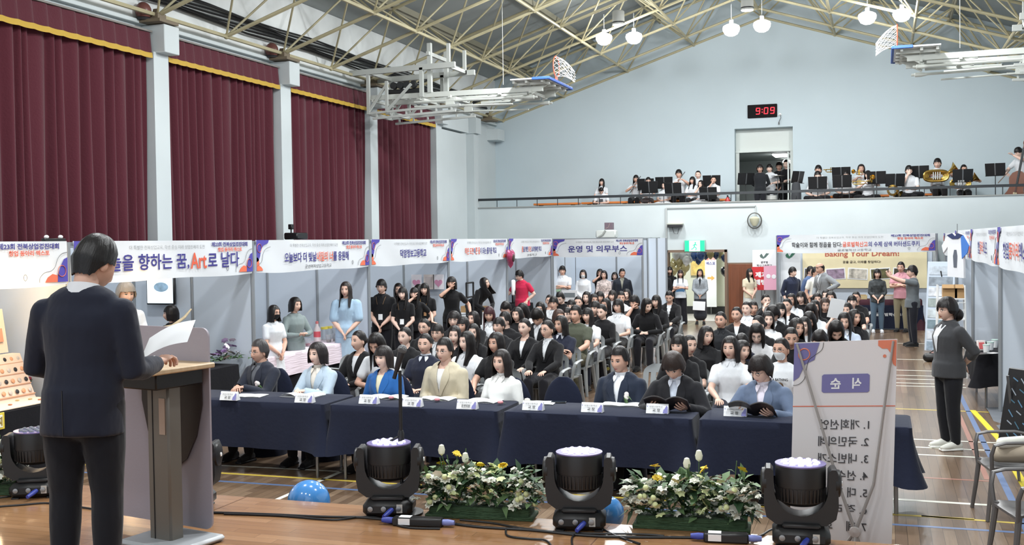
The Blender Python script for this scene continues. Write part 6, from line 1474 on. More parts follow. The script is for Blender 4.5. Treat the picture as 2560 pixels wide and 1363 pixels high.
m_.rod(HUB, Q(6*k, HB_-.03, .02), .011).rod(HUB, Q(WB-6*k, HB_-.03, .02), .011); m_.build('cross_arm', mat('rod_grey', (150, 146, 144), .4), t)
M().lathe(HUB, [(.0, -.02), (.03, -.015), (.034, .0), (.03, .02), (0, .025)], 14, axis=nn).build('hub', mat('hub_grey', (186, 180, 178), .5), t)
lz = -A.z; M().rod(HUB, (HUB.x-.12, HUB.y-.10, lz), .010).rod(HUB, (HUB.x+.12, HUB.y-.10, lz), .010).rod(HUB, (HUB.x, HUB.y-.26, lz), .010).build('rear_leg', mat('rod_grey', (150, 146, 144), .4), t)
# ------------------------------------------------------------------ right edge: chairs, chalkboard
DKC = mat('dark_chair_plastic', (88, 86, 86), .35)
arm_chair('dark armchair holding a pale bag at the right edge', 1.0, 9.65, R(-80), DKC, None); arm_chair('nearest dark armchair at the lower right corner', 1.0, 8.1, R(-75), DKC, None)
cover_chair('navy covered chair under the tall grey panel at the right edge', 1.52, 12.75, R(-70), None)
cover_chair('black covered chair standing behind the right black table', 2.1, 17.7, R(-60), None)
t = thing('tote_bag', 'beige bag with white cloth lying in the dark armchair', 'bag', (1.02, 9.65, .43)); M().limb([(-.12, 0, .07), (.12, .03, .08)], [.07, .08], 12).build('body', paint((176, 164, 146), .8), t); M().limb([(-.10, -.05, .17), (.08, .05, .17)], [.045, .05], 10).build('white_cloth', paint((222, 222, 214), .8), t); M().tube([(.1, -.1, .1), (.16, -.12, .3), (.2, 0, .2)], .008, 6).build('strap', BLACK, t)
t = thing('chalkboard', 'black neon chalkboard leaning at the right edge with pastel drawing', 'board', (1.24, 10.75, .0), R(-50))
M().box((0, 0, .62), (.56, .04, .9), 0, .01, (-.2, 0, 0)).build('board', BLACK, t); CH = [paint((90, 130, 160), .6), paint((150, 160, 170), .6), paint((70, 110, 130), .6)]
m_ = M(); T2 = Matrix.Translation((0, 0, .62)) @ Matrix.Rotation(-.2, 4, 'X')
for i in range(7):
    z_ = .36-.10*i
    for j in range(5 if i > 1 else 2): a = T2 @ Vector((-.2+.09*j, -.023, z_)); b = T2 @ Vector((-.2+.09*j+.06, -.023, z_-.03-.03*((i+j) % 2))); m_.bar(a, b, .010, .003, (i+j) % 3, (0, 1, 0))
m_.build('chalk_drawing', CH, t, 0)
for s in (-.2, .2): M().rod((s, .12, 0), (s, -.02, 1.0), .014).build('leg', STEEL, t)
# ------------------------------------------------------------------ who is where
K, W_, NV = (21, 21, 24), (216, 219, 223), (34, 38, 54)
DKB = (36, 30, 29)
OUT = {'bt': dict(top='tee', tc=K), 'wt': dict(top='tee', tc=W_), 'wb': dict(top='tee', tc=W_, collar=W_), 'bs': dict(top='blazer', tc=K, inner=W_), 'bw': dict(top='blazer', tc=K, inner=W_, collar=W_),
       'np': dict(top='tee', tc=NV, collar=(206, 210, 220)), 'bp': dict(top='tee', tc=K, collar=K), 'bl': dict(top='long', tc=K), 'wl': dict(top='long', tc=W_), 'wv': dict(top='long', tc=W_, collar=W_), 'bb': dict(top='blazer', tc=K, inner=K)}
def seated(px, py, y, fit, hr, label, chair=True, z0=0, sclip=(.90, 1.12), rz=None, grp=None, **k):
    p = at(px, py, y=y); d = dict(OUT[fit]) if isinstance(fit, str) else dict(fit); d.update(k)
    pitch = d.get('pitch', 0); h = 1.275-.0014*max(0, pitch)-(.03 if d.get('pose') == 'slump' else 0)
    sc = min(sclip[1], max(sclip[0], (p.z-z0)/h)); q = random.Random(int(px*7+py)); rz = R(q.uniform(-7, 5)) if rz is None else R(rz)
    d.setdefault('pose', q.choice(('lap', 'lap', 'knees'))); d.setdefault('yaw', q.choice((-12, 0, 12))); d.setdefault('pitch', 0); d.setdefault('fat', 1.0); d.setdefault('seed', q.choice((0, 1, 2)))
    r = person((p.x, y, z0), rz, label, hr=hr, sc=sc, group=grp, lapels=d.pop('lapels', y < 19), **d)
    if chair and z0 == 0: arm_chair('chair of the '+label, p.x, y, rz*.6, None, 'grey plastic audience armchairs')
    return r
def stand(px, py, y, fit, hr, label, rz=0, z0=0, grp=None, **k):
    p = at(px, py, y=y); d = dict(OUT[fit]) if isinstance(fit, str) else dict(fit); d.update(k); d.setdefault('pose', 'clasp'); d.setdefault('yaw', 0); d.setdefault('seed', int(px) % 3)
    lean = POSES[d['pose']]['lean']; sc = (p.z-z0)/(1.675-.0005*lean*lean*.25-.0014*max(0, d.get('pitch', 0)))
    return person((p.x, y, z0), R(rz), label, hr=hr, sc=min(1.16, max(.84, sc)), group=grp, **d)
def handpos(root, pose, s, sex='f', fat=1, twist=0, d=.07):
    S = skeleton(pose, sex, fat, twist); v = S[s]['wr']+S[s]['fd']*d
    return Matrix.Translation(root.location) @ Euler(root.rotation_euler).to_matrix().to_4x4() @ Matrix.Diagonal((*root.scale, 1)) @ v
def guest(px, py, y, label, rz=0, **k):
    p = at(px, py, y=y); k.setdefault('yaw', 0); k.setdefault('pitch', 0)
    r = person((p.x, y, 0), R(rz), label, sc=min(1.12, p.z/(1.275-.0012*k['pitch'])), **k); return r, p.x
# ---- the guests at the navy tables
C1 = lambda x, z, c=(226, 176, 184): (lambda root, S, H, t, g: corsage(root, S, x, z, c))
GT = dict(bot='trousers', shoe=K)
G = [(657, 848, 10.32, 'person in dark jacket and grey shirt with clasped hands, leftmost guest', -8, dict(sex='m', hr='short', hc=(58, 56, 57), top='blazer', tc=(40, 44, 56), inner=(96, 100, 108), collar=(96, 100, 108), glasses=True, pose='table', yaw=-10, twist=-6, skin=1, extras=[C1(.075, .27, (226, 214, 216))])),
     (800, 853, 10.25, 'guest in pale blue jacket over cream top, hands folded', -4, dict(sex='f', hr='bob', hc=(34, 29, 30), top='blazer', tc=(176, 193, 208), inner=(224, 218, 208), collar=(224, 218, 208), pose='table', yaw=-10, skin=2, extras=[C1(.055, .22)])),
     (960, 863, 10.15, 'guest in bright blue jacket over cream top', -6, dict(sex='f', hr='bobfringe', hc=(30, 24, 24), top='blazer', tc=(38, 92, 156), inner=(218, 212, 184), pose='tablewide', yaw=-6, skin=2)),
     (1113, 845, 10.5, 'guest in beige jacket over white tee wearing glasses', -8, dict(sex='m', hr='short', hc=(26, 22, 22), top='blazer', tc=(198, 188, 164), inner=(232, 232, 230), glasses=True, pose='tablewide', yaw=-4, skin=0)),
     (1255, 872, 10.1, 'guest in loose white shirt right of the beige jacket', -8, dict(sex='f', hr='mid', hc=(30, 25, 25), top='shirt', tc=(226, 227, 224), collar=(226, 227, 224), pose='tablewide', yaw=-4, skin=0)),
     (1553, 868, 10.2, 'guest in navy suit with white chest flower right of the empty chair', -8, dict(sex='m', hr='short', hc=(24, 21, 22), top='blazer', tc=(36, 44, 60), inner=(226, 230, 236), collar=(226, 230, 236), pose='tablewide', yaw=-12, pitch=6, skin=1, extras=[C1(.09, .29, (220, 216, 206))])),
     (1692, 880, 10.05, 'guest in black jacket reading with bowed head', -2, dict(sex='m', hr='mop', hc=(46, 37, 34), top='blazer', tc=(32, 32, 36), inner=(200, 208, 222), collar=(210, 216, 228), pose='book', yaw=-4, pitch=30, skin=1)),
     (1913, 888, 9.98, 'guest in grey blue jacket and glasses reading a magazine', -10, dict(sex='m', hr='mop', hc=(34, 29, 29), top='blazer', tc=(98, 112, 136), inner=(216, 210, 222), collar=(216, 210, 222), glasses=True, pose='book', yaw=-20, pitch=18, skin=0, extras=[C1(.09, .22)]))]
GN = ['of the leftmost guest', 'of the guest in pale blue', 'of the guest in bright blue', 'of the guest in beige', 'of the guest in the white shirt', 'of the guest in the navy suit', 'of the guest reading in black', 'of the guest in grey blue']
for (px, py, y, lb, rz, kw), gn in zip(G, GN):
    r, x = guest(px, py, y, lb, rz, **kw, **GT); cover_chair('navy covered chair '+gn, x, y+.02, R(rz*.5))
    if kw['pose'] == 'book':
        a, b = handpos(r, 'book', 1, 'm'), handpos(r, 'book', -1, 'm'); c = (a+b)/2
        t = thing('magazine', f'open magazine held by the guest {"with bowed head" if "black" in lb else "in grey blue"}', 'magazine', c+Vector((0, -.01, -.02)), R(rz)); MG = mat('magazine_cover', (58, 54, 56), .35, var=.5, vscale=6)
        for s in (-1, 1):
            m_ = M().grid(8, 3, lambda u, v: (s*u*.20, .07-.17*v, -.03+.12*v-.0+.035*math.sin(math.pi*min(1, u*.9+.05)))); o = m_.build('cover', MG, t)
            M().grid(8, 3, lambda u, v: (s*u*.20, .078-.172*v, -.026+.124*v+.037*math.sin(math.pi*min(1, u*.9+.05)))).build('pages', PAPER, o)
cover_chair('empty navy covered chair between the white shirt and the navy suit', at(1390, 955, y=10.35).x, 10.3, R(-4))
# ---- audience, left block
SK = dict(bot='skirt', bc=K)
A_ = [
 (896, 825, 11.6, 'bs', 'tied', 'person in black suit over white tee behind the pale blue jacket', dict(yaw=-20, fat=1.0)),
 (960, 832, 11.3, 'wt', 'long', 'person in white tee with bowed head behind the bright blue jacket', dict(pitch=25, pose='slump')),
 (1010, 816, 12.25, 'bs', 'tied', 'person in black suit directly behind the bowed white tee', dict(yaw=-12)),
 (1061, 832, 11.4, 'np', 'tied', 'person in navy polo with white trimmed collar behind the microphone', dict(fat=1.15, yaw=0, pose='lap', bot='shorts', bc=NV)),
 (1092, 808, 12.9, 'bw', 'tiedfringe', 'person in black suit with white shirt and glasses, second row', dict(glasses=True)),
 (1132, 813, 12.4, 'bb', 'long', 'person in plain black jacket directly behind the beige jacket', dict(fat=1.12)),
 (1165, 827, 11.7, 'wb', 'long', 'person in white school blouse right of the beige jacket', dict(yaw=-20, **SK)),
 (1181, 808, 13.35, 'bl', 'long', 'person in black sweater right behind the white school blouse', dict()),
 (1238, 830, 11.6, 'bp', 'mid', 'smiling person in black collared tee behind the loose white shirt', dict(yaw=-12)),
 (1310, 795, 13.7, 'bs', 'tied', 'large seated person in black suit and white tee on the aisle side', dict(fat=1.12, yaw=-12, pose='knees')),
 (1367, 799, 13.4, 'bw', 'tied', 'person in black suit, white collar and glasses, left of the navy polo', dict(glasses=True, yaw=-20)),
 (1402, 788, 14.35, 'np', 'mid', 'person in navy polo with bare legs on the left block aisle seat', dict(fat=1.05, yaw=-20, bot='shorts', bc=NV, pose='sitcross')),
 (1059, 795, 13.7, 'bt', 'tied', 'person in black tee and glasses left of the third row', dict(glasses=True, fat=1.1)),
 (1245, 792, 14.2, 'bb', 'tiedfringe', 'smiling person in black jacket left of the large seated one', dict(yaw=-12)),
 (1155, 791, 14.2, 'bt', 'longfringe', 'person in black tee with fringe, fourth row left', dict(pitch=0)),
 (1263, 780, 15.15, 'bl', 'short', 'person mostly hidden in black behind the smiling black jacket', dict(sex='m', yaw=-40)),
 (1133, 777, 14.6, 'bw', 'bobfringe', 'person in glasses and white collar left of the long haired row', dict(glasses=True)),
 (1182, 777, 15.6, 'bl', 'long', 'person in black with long loose hair left of the white shirt', dict()),
 (1346, 773, 15.4, 'bw', 'fringe', 'person in black suit looking down, white shirt showing', dict(sex='m', pitch=35, yaw=0)),
 (1394, 772, 16.3, 'bl', 'bob', 'person in black turned away with brown hair beside the soldier', dict(yaw=40, hc=(66, 48, 42))),
 (1438, 764, 15.6, dict(top='tee', tc=(74, 78, 66)), 'short', 'person in olive camouflage uniform on the aisle side', dict(sex='m', yaw=-12, pose='knees', skin=1, bot='trousers', bc=mat('camouflage', (84, 82, 66), .9, var=.6, vscale=14))),
 (1468, 769, 16.35, 'wt', 'longfringe', 'person in white top with long hair right behind the uniform', dict(bc=NV)),
 (1222, 767, 16.1, 'wb', 'longfringe', 'person with reddish hair and white shirt with ribbon', dict(hc=(62, 34, 38), pitch=10, **SK)),
 (1293, 767, 16.25, 'bl', 'mid', 'person in black sweater, tall in the middle of the left block', dict(fat=1.08, yaw=-12)),
 (1417, 767, 17.0, 'bt', 'tiedfringe', 'person in glasses partly behind the camouflage uniform', dict(glasses=True)),
 (1506, 761, 17.1, 'bl', 'tied', 'person in black top looking down beside the aisle', dict(pitch=10, yaw=-12)),
 (1312, 759, 17.3, 'wb', 'long', 'person in white with bowed head behind the black sweater', dict(pitch=30)),
 (1264, 756, 16.85, 'bt', 'short', 'person in black whose short hair alone shows below the pink bag', dict(sex='m', pitch=35)),
 (1351, 755, 18.0, 'bl', 'long', 'person in black with hood-like long hair below the red polo', dict(yaw=0, pitch=10)),
 (1488, 752, 17.6, 'bt', 'longfringe', 'person in black with fringe left of the black top by the aisle', dict(yaw=-12)),
 (1427, 748, 18.5, 'bt', 'tiedfringe', 'person in fringe and glasses left of the long haired black top', dict(glasses=True)),
 (1545, 747, 18.4, 'wb', 'bobfringe', 'person in white shirt, glasses and wristwatch on the aisle side', dict(glasses=True, yaw=-12, **SK)),
 (1620, 747, 19.0, 'bl', 'mid', 'person leaning forward in black hooded top near the aisle end', dict(pose='slump', pitch=20, yaw=40)),
 (1514, 745, 19.1, 'bt', 'mid', 'person in black seated left of the white shirt with wristwatch', dict(yaw=-12)),
 (1383, 742, 19.25, 'wb', 'fringe', 'young person in white shirt below the crossed arms', dict(sex='m', yaw=0)),
 (1444, 740, 19.7, 'bt', 'tied', 'person in black tee smiling in the upper left block', dict()),
 (1589, 739, 19.6, 'bp', 'fringe', 'person in black polo touching the chin beside the aisle', dict(sex='m', pose='chin', yaw=-20, pitch=8)),
 (1641, 737, 20.1, 'bl', 'longfringe', 'person in black with fringe near the end of the left aisle', dict(yaw=-20)),
 (1373, 736, 20.3, 'bs', 'tied', 'person in black suit left of the young white shirt, back rows', dict(yaw=12)),
 (1482, 734, 20.5, 'bt', 'mid', 'person with dark hair turned away, back rows', dict(yaw=40)),
 (1403, 732, 21.0, 'bt', 'short', 'person with cap-like short hair below the white notice', dict(sex='m', pitch=25)),
 (1551, 729, 21.0, 'wb', 'short', 'person in white shirt below the dark suit jacket', dict(sex='m', yaw=20)),
 (1466, 728, 21.0, 'bt', 'long', 'person with long centre parted hair below the face mask', dict()),
 (1498, 728, 21.8, 'bt', 'bobfringe', 'person in black below the floral blouse', dict(yaw=12)),
 (1674, 728, 21.4, 'bs', 'tied', 'person in black suit looking down by the open doorway', dict(pitch=25)),
 (1531, 725, 22.6, 'bw', 'longfringe', 'person with long brown hair and white collar in the back row', dict(hc=DKB)),
 (1566, 722, 23.2, 'bt', 'mid', 'back row person in black below the dark suit', dict())]
# ---- audience, right block
A_ += [
 (1697, 835, 11.7, 'bt', 'longfringe', 'person in black tee right behind the bowed reading guest', dict(yaw=-12, seed=1)),
 (1720, 836, 12.25, 'bt', 'tied', 'person half hidden with head turned behind the black tee', dict(yaw=40)),
 (1761, 814, 13.1, 'bp', 'mid', 'large person in black collared shirt looking to the right', dict(fat=1.25, yaw=40)),
 (1826, 840, 11.55, 'wb', 'mid', 'person in white uniform shirt with open mouth and bare knees', dict(yaw=-12, bot='shorts', bc=NV)),
 (1852, 850, 12.15, 'bb', 'bob', 'person in black hidden behind the white uniform shirt', dict(yaw=40)),
 (1860, 832, 12.75, 'np', 'tied', 'person in navy bowing deeply behind the white uniform shirt', dict(pitch=35, pose='slump')),
 (1954, 843, 11.5, 'wt', 'tied', 'person in white printed tee and face mask at the banner edge', dict(mask=1, glasses=True, yaw=-20)),
 (1975, 819, 12.8, 'bt', 'tied', 'person in black with hairband behind the face mask', dict(yaw=12, pitch=10)),
 (2058, 822, 12.6, 'bt', 'tied', 'person bowing in black just above the programme banner', dict(pitch=40, pose='slump')),
 (1892, 810, 13.35, dict(top='threeq', tc=(196, 196, 198)), 'long', 'person in striped grey top and glasses looking down', dict(pitch=30, glasses=True)),
 (2091, 800, 14.1, 'bl', 'long', 'person with white hair tie bowing above the programme banner', dict(pitch=40, pose='slump')),
 (1987, 794, 13.85, 'bl', 'long', 'person in black with long hair covering the back, right block', dict(yaw=40)),
 (2012, 791, 14.85, 'wt', 'long', 'person in white tee facing forward, middle of right block', dict(yaw=-12, skin=2)),
 (1898, 788, 14.75, 'bt', 'tied', 'person in black turned left in front of the white top', dict(yaw=-40)),
 (2111, 781, 15.45, 'wb', 'long', 'person in pale blue white shirt with long hair, right side', dict(pitch=10, tc=(196, 208, 226))),
 (2024, 780, 15.75, 'bt', 'long', 'person with head bowed behind the forward facing white tee', dict(pitch=30)),
 (1802, 778, 15.5, dict(top='threeq', tc=(34, 36, 40), collar=(34, 36, 40)), 'tied', 'person in black mandarin collar top, left front of right block', dict(yaw=-12, skin=1)),
 (1917, 777, 15.7, 'wt', 'mid', 'person in white round neck top turned right', dict(yaw=20)),
 (2133, 772, 16.4, 'bl', 'long', 'person with long straight dark hair at the right end of the rows', dict(yaw=40)),
 (1933, 767, 16.6, 'bw', 'mop', 'person in black suit with head lowered behind the white round neck', dict(sex='m', pitch=25)),
 (1842, 766, 16.65, 'bs', 'tied', 'person in black suit right of the mandarin collar', dict(yaw=-12)),
 (2029, 759, 17.05, 'wb', 'long', 'person in white shirt with bowed head in the right block', dict(pitch=35)),
 (2086, 756, 17.25, 'bt', 'tied', 'person in black holding up a white sheet of paper', dict(yaw=-20, pose='chin')),
 (2118, 756, 18.1, 'wb', 'mid', 'person in white collar behind the raised sheet of paper', dict(yaw=-12)),
 (1950, 756, 17.75, 'wb', 'longfringe', 'person in white shirt with long front locks, right block', dict()),
 (1867, 753, 18.2, 'wb', 'tied', 'person in white shirt with dark ribbon tie, right block', dict(yaw=-12, fat=1.1)),
 (1882, 754, 19.3, 'bt', 'short', 'person in black half hidden behind the ribbon tie', dict(yaw=20, sex='m')),
 (2037, 750, 18.45, 'bt', 'mid', 'person in black behind the bowed white shirt', dict()),
 (1968, 745, 19.0, 'bs', 'tied', 'person in black suit in front of the white printed tee', dict(yaw=-12)),
 (2061, 745, 19.35, 'bt', 'mid', 'person with brownish hair below the grey suit', dict(hc=(60, 46, 40), pitch=10)),
 (2130, 737, 20.05, 'bt', 'tiedfringe', 'person in black far right with fringe', dict()),
 (1914, 734, 20.45, 'bw', 'tied', 'person in black suit leaning with hand at the mouth', dict(pose='chin', yaw=20)),
 (1979, 733, 20.85, 'wb', 'mid', 'person in white shirt below the young navy shirt', dict(yaw=-12)),
 (2042, 732, 20.85, 'bt', 'mid', 'person in black below the white printed tee, back rows', dict()),
 (2003, 728, 21.65, 'bt', 'bobfringe', 'person in black with short bob in the back row', dict(yaw=-12)),
 (2077, 728, 21.45, 'bt', 'bob', 'person with bobbed hair left of the plaid shirt', dict()),
 (2141, 728, 21.45, 'bt', 'tied', 'rightmost person of the back row in black', dict()),
 (2066, 723, 22.45, 'bt', 'long', 'hindmost person with long hair below the grey suit', dict())]
for px, py, y, fit, hr, lb, kw in A_: seated(px, py, y, fit, hr, lb, grp=None, **kw)
r = bpy.data.objects.get('person')
p = at(2090, 772, y=16.9); t = thing('paper_sheet', 'white sheet of paper raised in the right block', 'paper', (p.x, 16.9, p.z), R(10)); M().box((0, 0, 0), (.21, .003, .3), 0, 0, (.2, .2, 0)).build('sheet', PAPER, t)
# printed tee
S_ = [o for o in COL.objects if o.get('label', '').startswith('person in white printed tee and face mask')][0]
m_ = M(); letter(m_, 'APE', (0, -.142, .70), (1, 0, 0), (0, 0, 1), .10, .032, 0, .04); letter(m_, 'A BATHING', (0, -.135, .845), (1, 0, 0), (0, 0, 1), .16, .028, 0, .03); pr = m_.build('lettering', BLACK, S_, 0)
m_ = M().ball((0, -.128, .775), (.034, .012, .042), 14, 10); m_.ball((0, -.137, .762), (.02, .008, .02), 10, 8, 1); m_.build('shirt_print', [paint((84, 64, 46), .8), paint((150, 118, 84), .8)], S_)
t = thing('backpack', 'black backpack with round pins on the aisle floor', 'backpack', (*at(1505, 945, z=0)[:2], 0), R(10)); M().limb([(0, 0, .1), (0, 0, .25), (0, .02, .40)], [(.17, .11), (.16, .11), (.12, .07)], 14, ref=(1, 0, 0)).box((0, -.10, .14), (.26, .06, .2), 0, .02).build('bag', BLACK, t)
for i, (x, z, c) in enumerate(((-.1, .17, (226, 226, 222)), (.05, .2, (220, 170, 160)), (.11, .17, (226, 214, 120)), (.07, .13, (226, 226, 222)))): M().lathe((x, -.131, z), [(.028, 0), (.026, .005), (0, .006)], 14, axis=(0, -1, 0)).build('pin', paint(c, .4), t)
M().tube([(-.07, .02, .40), (0, .02, .47), (.07, .02, .40)], .012, 6).build('handle', BLACK, t)
for px, py, rz, lb in ((850, 930, -10, 'empty grey armchair with rounded back left of the black suit'), (1640, 960, 0, 'grey armchair at the aisle left of the reading guest')):
    p = at(px, py, z=.62); arm_chair(lb, p.x, p.y, R(rz), None, None)
# ---- people standing in and around the booths
BG = dict(yaw=20)
stand(430, 762, 12.25, dict(top='threeq', tc=(34, 34, 38)), 'bobfringe', 'person in black seated behind the driftwood in the television booth', -10, yaw=-45, inner=(214, 190, 168), pose='clasp')
stand(312, 706, 10.9, dict(top='threeq', tc=W_), 'mop', 'person in patterned cap mostly hidden by the speaker', 60, hc=(150, 144, 138), sex='f')
stand(682, 762, 13.35, dict(top='tee', tc=W_), 'mid', 'person in white dress and black face mask at the pink table', 70, mask=(34, 34, 38), bot='skirt', bc=W_, glasses=True, yaw=10, pose='clasp')
stand(734, 742, 14.1, dict(top='long', tc=(128, 140, 140)), 'bob', 'person wrapped in a grey green shawl at the pink table', 62, pose='shawl', bot='wide', bc=(60, 64, 70), yaw=10)
dr = stand(865, 703, 15.35, dict(top='puff', tc=(160, 186, 208)), 'long', 'person in pale blue puff sleeved dress behind the pink table', 18, bot='longskirt', bc=(166, 190, 210), pose='clasp', yaw=-6, hc=DKB)
AP = [strap((92, 74, 56)), badge(0, .10)]
stand(954, 699, 17.05, 'bp', 'fringe', 'staff person in black apron, leftmost of the apron group', 12, sex='m', extras=AP, yaw=-6, skin=0)
stand(996, 707, 18.05, 'bp', 'long', 'staff person hidden at the back of the apron group', 12, yaw=12)
stand(1007, 717, 17.0, 'bp', 'longfringe', 'staff person in apron with white sleeves holding a badge card', 12, extras=AP, yaw=-6)
stand(1036, 718, 17.75, 'bp', 'longfringe', 'staff person in apron with a hand at the collar', 12, extras=[strap((80, 70, 60))], yaw=-4, pose='mouth')
stand(1045, 710, 18.55, 'bp', 'mid', 'staff person turned away behind the apron group', 150)
stand(1062, 707, 18.2, 'bp', 'longfringe', 'staff person in apron, rightmost of the group', 12, extras=[strap((150, 120, 80)), badge(.02, .14, .05, .07, (196, 150, 110), 'apron_print')], yaw=-4)
stand(1129, 691, 18.9, 'bp', 'bobfringe', 'person in black polo covering the mouth with a hand', 12, pose='mouth', yaw=-4)
stand(1186, 704, 21.9, 'bl', 'long', 'person in black bending over the white table', 62, pose='bendover', yaw=20, pitch=-20)
stand(1305, 677, 24.2, dict(top='tee', tc=(196, 44, 78), collar=(196, 44, 78)), 'fringe', 'person in red polo shirt reaching for the sample board', -20, sex='m', pose='reach', yaw=-25, pitch=14, glasses=True, fat=1.08)
stand(1406, 665, 27.2, 'wb', 'fringe', 'person in white shirt with crossed arms at the operations booth', 10, sex='m', pose='crossed', skin=1)
stand(1458, 674, 27.2, 'wl', 'bob', 'person in white blouse and white face mask', 8, mask=1, pose='clasp')
stand(1510, 676, 27.2, dict(top='threeq', tc=mat('floral_cloth', (196, 182, 178), .85, var=.45, vscale=22)), 'bob', 'person in floral blouse', 5, pose='clasp')
stand(1500, 672, 27.95, 'bt', 'bob', 'person raising a hand behind the floral blouse', 8, pose='mouth', skin=1)
stand(1537, 680, 27.85, dict(top='tee', tc=(150, 140, 150)), 'bob', 'smiling person between the floral blouse and the dark suit', 8)
stand(1555, 672, 27.15, dict(top='blazer', tc=(40, 44, 54), inner=(150, 150, 138), collar=(150, 150, 138)), 'short', 'person in dark suit jacket standing at the booth end', 12, sex='m', pose='sides', skin=3, yaw=20)
stand(1660, 671, 29.2, dict(top='long', tc=K), 'long', 'person in black with a white badge left of the doorway', 10, extras=[badge(.02, .02, .08, .12)], bot='wide')
stand(1674, 666, 29.75, 'bt', 'longfringe', 'person peeping out behind the black dress at the doorway', 12)
stand(1701, 674, 29.2, dict(top='tee', tc=(222, 228, 234)), 'longfringe', 'person with crossed arms in white and blue tee at the doorway', 10, pose='crossed', bot='wide', hc=(44, 34, 32), extras=[stripe([(.16-.05*i, -.15, .15) for i in range(5)], (104, 158, 208), 'blue_print', .004)])
stand(1750, 672, 29.2, dict(top='blazer', tc=mat('checked_blazer', (142, 148, 154), .85, var=.2, vscale=40), inner=(40, 42, 46), collar=W_), 'mid', 'person in grey checked blazer holding a white folder', 6, bot='longskirt', bc=(50, 52, 58), pose='clasp', hc=DKB)
p = at(1748, 762, y=28.98); t = thing('folder', 'white folder held before the dark long skirt', 'folder', (p.x, 28.95, p.z)); M().box((0, 0, -.03), (.33, .012, .24), 0, .004, (0, .05, 0)).build('cover', PAPER, t)
stand(1873, 671, 29.1, dict(top='tee', tc=(206, 196, 172)), 'longfringe', 'person in beige tee and pale skirt before the brown door', 30, bot='longskirt', bc=(204, 208, 204), pose='clasp', yaw=10, hc=DKB)
stand(1980, 668, 26.9, dict(top='threeq', tc=(40, 46, 66), collar=(40, 46, 66)), 'fringe', 'young person in dark navy shirt by the green emblem sign', 40, sex='m', pose='sides', yaw=20)
stand(2024, 666, 27.6, dict(top='threeq', tc=(84, 104, 140)), 'short', 'person in blue checked shirt behind the white printed tee', 60, sex='m', pose='sides')
stand(2037, 668, 26.8, dict(top='tee', tc=(226, 226, 218)), 'fringe', 'young person in white tee with script print and glasses', 50, sex='m', pose='sides', glasses=True, skin=1, extras=[stripe([(.30-.02*i, -.07, .07) for i in range(3)], (70, 74, 80), 'script_print', .004)])
stand(2064, 657, 26.0, dict(top='blazer', tc=(136, 140, 144), inner=W_, collar=W_), 'bald', 'balding person in light grey suit turning aside', -50, sex='m', pose='pointing', pitch=10)
pl = stand(2193, 672, 27.3, dict(top='threeq', tc=mat('plaid_cloth', (58, 62, 64), .85, var=.5, vscale=16)), 'bobfringe', 'person in dark plaid shirt and jeans at the baking table', 5, pose='clasp', bot='trousers', bc=(88, 108, 126), shoe=W_, inner=None)
stand(2253, 655, 27.6, dict(top='tee', tc=(206, 150, 160), collar=(206, 150, 160)), 'short', 'person in pink polo shirt and khaki trousers', -15, sex='m', pose='crossed', bot='trousers', bc=(140, 132, 108), skin=1)
ph = stand(2281, 664, 24.0, dict(top='tee', tc=(96, 102, 106)), 'fringe', 'person in grey tee photographing with a raised phone', -78, sex='m', pose='phone', bot='trousers', bc=(26, 28, 36), glasses=True, skin=0)
c = (handpos(ph, 'phone', 1, 'm')+handpos(ph, 'phone', -1, 'm'))/2; t = thing('mobile_phone', 'phone raised by the person in the grey tee', 'phone', c+Vector((0, 0, .05)), R(-78)); M().box((0, -.02, 0), (.15, .01, .075), 0, .004).build('body', BLACK, t)
gm = stand(2372, 745, 12.5, dict(top='threeq', tc=(62, 63, 66), collar=(62, 63, 66)), 'mop', 'person in dark grey open shirt standing in the right aisle', -62, sex='m', pose='behind', bot='trousers', bc=(24, 25, 30), shoe=(214, 214, 206), sole=(230, 230, 226), inner=W_, glasses=True, fat=1.12, yaw=6, lapels=False)
h_ = M().ball((0, .12, -.055), (.085, .07, .075), 16, 12); hp = put('hair_bun', h_.mesh('hair_bun', hair_mat(HB), 60), [o for o in gm.children if o.name.startswith('hair')][0])
# ---- the speaker
p = CAM+(CF+CR*((200-IW/2)/FPX))*5.0
sp = person((p.x, p.y, STAGE), R(197), 'speaker in navy suit seen from behind at the lectern', pose='lectern', sex='m', hr='short', hc=(24, 22, 23), top='blazer', tc=(29, 33, 47), inner=W_, collar=W_, bot='trousers', bc=(21, 23, 30), yaw=-22, pitch=22, sc=1.03, skin=1, twist=-6, fat=.98)
m_ = M().box((.02, .168, .88), (.003, .006, .20)); m_.build('vent', BLACK, [o for o in sp.children if o.name.startswith('jacket')][0])
hp_ = handpos(sp, 'lectern', -1, 'm', .98, -6, .09)
t = thing('speech_sheet', 'white speech paper held in the right hand of the speaker', 'paper', hp_, R(15))
M().grid(8, 4, lambda u, v: (-.13+.24*u, -.03+.12*v, -.02+.09*u+.10*v+.02*math.sin(math.pi*u))).build('sheet', PAPER, t)
hl_ = handpos(sp, 'lectern', 1, 'm', .98, -6, .09); t = thing('speech_folder', 'blue speech folder lying on the lectern behind the arm', 'folder', hl_+Vector((.12, .06, -.04)), R(10)); M().box((0, 0, 0), (.30, .22, .012), 0, .004, (.2, -.3, 0)).build('cover', paint((60, 78, 116), .6), t); M().box((.0, 0, .012), (.28, .2, .006), 0, 0, (.2, -.3, 0)).build('sheet', PAPER, t)
